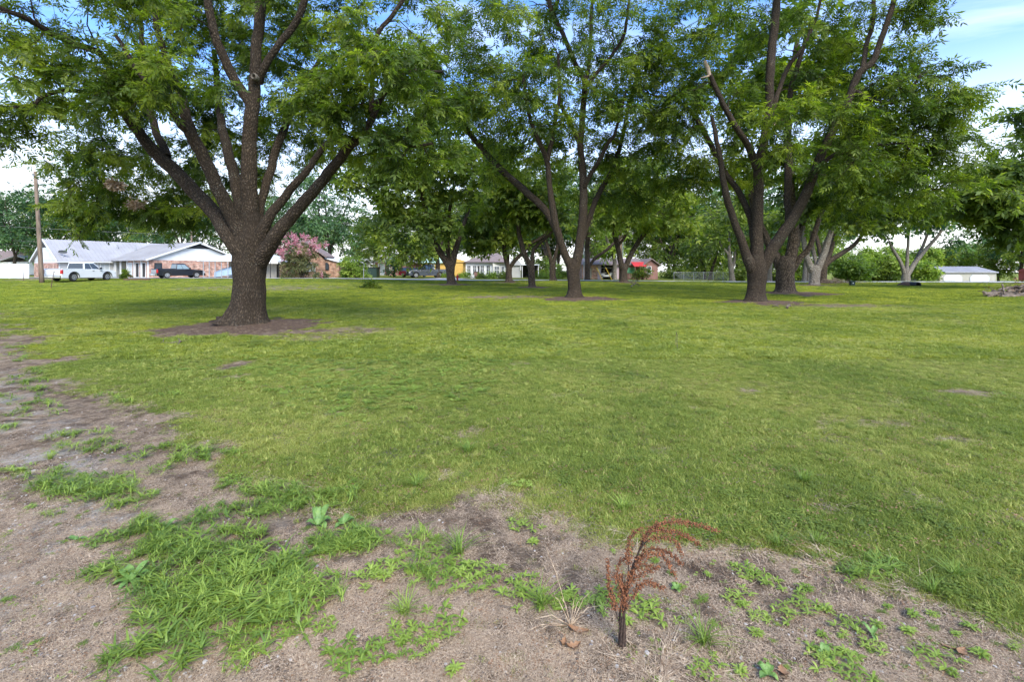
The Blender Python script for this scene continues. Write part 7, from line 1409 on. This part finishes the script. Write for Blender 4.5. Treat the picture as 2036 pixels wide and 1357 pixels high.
ST = [(90, 1263, .030, 0, 'flat pale stone near the left edge of the crabgrass'), (78, 1308, .030, 1, 'darker grey stone lowest of the group at left'), (72, 1302, .018, 0, 'small pale stone touching the dark grey one'), (80, 1320, .024, 0, 'rounded tan stone under the dark grey one'), (45, 1325, .026, 0, 'pale stone at the bottom left'), (62, 1262, .02, 0, 'small white stone left of the flat pale one'), (20, 1333, .018, 0, 'white pebble in the bottom left corner'), (138, 1203, .016, 0, 'white pebble left of the crabgrass tip'),
      (303, 1206, .020, 1, 'bluish stone inside the crabgrass gap'), (556, 1080, .016, 0, 'white pebble right of the crabgrass patch'), (570, 1075, .017, 1, 'grey pebble next to the white one right of the crabgrass'), (220, 1210, .018, 0, 'tan pebble in the thin crabgrass'), (752, 1213, .016, 0, 'white stone chip below the rosette mat'), (1193, 1283, .013, 0, 'white pebble left of the dead dock foot'), (1174, 1287, .012, 1, 'grey pebble between leaf and white pebble'), (1352, 1246, .020, 0, 'flat whitish stone right of the dead dock'),
      (1343, 1263, .012, 0, 'white pebble below the flat whitish stone'), (1413, 1290, .014, 0, 'round white pebble under the forked grass tuft'), (1356, 1300, .022, 0, 'pointed pale stone in the straw tangle'), (1372, 1093, .012, 0, 'white pebble under the drooping dock tip'), (1648, 1211, .012, 0, 'white chip on the sandy soil'), (1838, 1207, .020, 0, 'flat white stone at the right lawn edge'), (1834, 1215, .013, 0, 'small white stone beneath the flat one at right'), (1318, 1185, .016, 0, 'tan clod near the dead dock'), (530, 1328, .020, 0, 'pale pebble at the bottom, left of the rosettes'), (485, 1318, .016, 0, 'white pebble below the crabgrass'),
      (625, 1320, .018, 0, 'whitish stone between the bottom rosettes'), (1115, 1348, .022, 0, 'pale stone at the bottom edge centre'), (1005, 1335, .018, 0, 'white stone right of the bottom rosettes'), (68, 928, .045, 0, 'pale stone on the white gravel of the track'), (136, 849, .05, 0, 'flat white stone in the middle of the track'), (10, 1250, .035, 0, 'brown stone cut by the left edge'), (1110, 1340, .012, 0, 'pebble left of the pale bottom stone')]
for k, (px, py, s, dk, lb) in enumerate(ST):
    m = pebble_mesh(gp, .5); o = m.build('stone', MT['stone_dark' if dk else 'stone'], None, smooth=True, bevel=0); o.location = gpt(px, py); s = s * .5; o.scale = (s, s, s); o.rotation_euler = (.1, .1, gp.uniform(0, 6)); tag(o, lb, 'stone', 'loose stones on the bare soil')
def twig(px0, py0, px1, py1, r, lb, fork=None, arch=.03, cat='twig', mat='log'):
    a = Vector(gpt(px0, py0)); b_ = Vector(gpt(px1, py1)); L_ = (b_ - a).length; o = thing('fallen_twig', lb, cat, a, 0, 'fallen twigs and branches'); d_ = b_ - a
    m = MB(); n = 7; pts = [d_ * (i / n) + Vector((0.02 * L_ * sin(4 * i), .03 * L_ * sin(2.3 * i), r + arch * L_ * sin(pi * i / n))) for i in range(n + 1)]; m.tube(pts, [r * (1 - .6 * i / n) for i in range(n + 1)], 6); m.build('stem', MT[mat], o)
    for (t, dx, dy, h) in (fork or []):
        p_ = pts[int(t * n)]; q = MB(); q.tube([p_, p_ + Vector((dx * .5, dy * .5, h * .7)), p_ + Vector((dx, dy, h))], [r * .6, r * .45, r * .2], 5); q.build('side_twig', MT[mat], o)
    return o
twig(0, 838, 92, 836, .014, 'long dark twig lying across the track at the left edge', [(.4, .2, .1, .02)])
twig(320, 682, 352, 684, .014, 'fallen grey branch lying in front of the large pecan', [(.2, -.1, .15, .06), (.6, .3, .1, .04)], .03); twig(354, 686, 362, 679, .022, 'short pale forked branch right of the fallen grey one', [(.7, -.12, .1, .05)], .04)
twig(1347, 693, 1343, 689, .005, 'thin upright twig in the middle of the lawn', None, 1.3); twig(1385, 698, 1392, 697, .004, 'small thin twig right of the upright twig', None, .3)
twig(1535, 610, 1552, 612, .02, 'forked twig lying before the split pecan', [(.5, .5, .6, .1), (.8, .3, .8, .05)], .08); twig(1565, 614, 1572, 611, .05, 'short chunk of branch with a pale broken end', None, .1)
twig(1255, 573, 1272, 571, .05, 'small dark branch lying behind the middle pecan', [(.5, .3, .2, .25), (.3, -.4, .1, .15)], .1)
twig(1135, 950, 1160, 940, .004, 'grey twig in the near lawn', None, .05); twig(1668, 1188, 1700, 1189, .003, 'thin dark twig on the sandy soil', None, .02); twig(995, 1212, 1035, 1216, .005, 'short pale stick below the rosette mat', None, .02); twig(755, 1305, 790, 1298, .003, 'thin twig by the lower rosette clump', None, .1)
for k, (a_, b__, lb) in enumerate([((1660, 558), (1664, 548), 'thin dead stem by the brush heap'), ((1690, 562), (1684, 548), 'thin leaning stem by the green utility box'), ((1048, 573), (1047, 556), 'thin dead stem left of the V-forked slender pecan')]):
    x = P(a_[0], 0, 44)[0]; o = thing('dry_weed', lb, 'dry weed', (x, 44, zt(x, 44)), 0, 'thin dead weeds'); m = MB(); m.tube([(0, 0, -.05), ((b__[0] - a_[0]) * .046 * .4, 0, .4), ((b__[0] - a_[0]) * .046, 0, (a_[1] - b__[1]) * .05)], [.02, .015, .008], 5); m.build('stem', MT['log'], o)

# brush pile of logs at the right edge
LG = [((1957, 585), (2005, 589), .10, .05, 24.8), ((1975, 580), (2030, 588), .11, .30, 25.2), ((1955, 582), (2020, 586), .08, .34, 25.0), ((1990, 592), (2060, 590), .12, .0, 24.4), ((1965, 590), (1998, 586), .07, .02, 24.3), ((2000, 580), (2075, 578), .13, .42, 25.4), ((2005, 574), (2070, 572), .09, .60, 25.6), ((1998, 588), (2010, 568), .05, .1, 24.5), ((2015, 590), (2080, 583), .14, .16, 24.7), ((2020, 570), (2090, 566), .06, .72, 25.4), ((1985, 576), (2040, 570), .05, .52, 25.1), ((2020, 582), (2028, 562), .04, .3, 24.6), ((2030, 575), (2100, 585), .12, .4, 25.0)]
LGL = ['lowest thick log at the left tip of the brush pile', 'split log with a pointed end in the middle of the brush pile', 'thin log resting on top of the left tip', 'thick log at the front right of the brush pile', 'short thin log poking out at the front left', 'thick log high at the back right of the pile', 'upper log near the top of the pile', 'bent branch standing up across the pile', 'thickest log at the foot of the pile by the frame edge', 'topmost thin branch of the pile', 'thin branch slanting over the back of the pile', 'short branch sticking up beside the frame edge', 'log lying across the right end of the pile']
for k, (a, b_, r_, h, Y_) in enumerate(LG):
    pa = Vector(P(a[0], 0, Y_)); pb = Vector(P(b_[0], 0, Y_)); za = 1.5 + (HY - a[1]) / FPX * Y_; zb = 1.5 + (HY - b_[1]) / FPX * Y_; pa.z = max(za, r_ * .8); pb.z = max(zb, r_ * .8); pb.y += .5 * sin(k * 2.1); d_ = pb - pa
    n = 9; pts = np.array([d_ * (i / n) + Vector((0, .05 * sin(3 * i + k), .04 * sin(2.2 * i + k))) for i in range(n + 1)]); rad = np.array([r_ * (.55 + .45 * sin(min(1, .25 + i / n) * pi * .8)) for i in range(n + 1)])
    o = thing('log', LGL[k], 'log', pa, 0, 'logs of the brush pile'); v, f, bk = tube_np(pts, rad, 10, .08, k + 3); me = np_mesh('log_bark', v, f, [('bk', 'FLOAT_VECTOR', 'POINT', bk)], True); link_mesh('log_bark', me, MT['log'], o)
    for e_, q in ((0, pts[0]), (1, pts[-1])):
        mm = MB(); ring = [tuple(v[(0 if e_ == 0 else n) * 10 + j]) for j in range(10)]; mm.add(ring, [tuple(range(10))]); mm.build('cut_end', MT['cutwood'], o)
gt = np.random.default_rng(3); x0, y0, _ = P(2020, 0, 25); A = np.stack([x0 + gt.normal(.6, 1.1, 160), y0 + gt.normal(0, .5, 160), gt.uniform(.05, .75, 160)], -1); D_ = rand_unit(160, gt) * [1, .6, .35]
v, f, bk = thin_tubes(A, A + D_ * gt.uniform(.3, 1.0, 160)[:, None], np.full(160, .012), np.full(160, .004)); o = link_mesh('brush_twigs', np_mesh('brush_twigs', v, f, [('bk', 'FLOAT_VECTOR', 'POINT', bk)]), MT['log']); o['kind'] = 'stuff'
V, Fq, tn = compound_leaves(A[:35] + [.3, 0, .2], D_[:35], np.full(35, .22), 2, .25, .5, gt); o = link_mesh('dead_brush_leaves', np_mesh('dead_brush_leaves', V, Fq), MT['dead_leaf']); o['kind'] = 'stuff'
# leafy fallen branch on the lawn, brush heap by the road
shrub('leafy_fallen_branch', 'dark leafy broken branch lying on the lawn in front of the weeping shrub', 736, 572, 36.5, [(737, 567, 10, 4, 0, .4, 16), (728, 571, 8, 2, 0, .3, 6), (752, 571, 4, 2, 0, .2, 3)], 91, 'leaf', leaf_len=.22, tw=(.1, .3), stems=4, thin=.5, cat='fallen branch')
x = P(1660, 0, 50)[0]; BH = thing('brush_heap', 'grey heap of dead sticks beside the last pecans near the road', 'brush heap', (x, 50, zt(x, 50))); A = gt.normal(0, 1, (220, 3)) * [1.1, .5, .12] + [0, 0, .25]; A[:, 2] = np.abs(A[:, 2]) * np.exp(-A[:, 0] ** 2 / 2.5); D_ = rand_unit(220, gt) * [1, .5, .4]
v, f, bk = thin_tubes(A, A + D_ * gt.uniform(.4, 1.1, 220)[:, None], np.full(220, .02), np.full(220, .006)); link_mesh('sticks', np_mesh('sticks', v, f, [('bk', 'FLOAT_VECTOR', 'POINT', bk)]), MT['wood_pole'], BH)['kind'] = 'stuff'
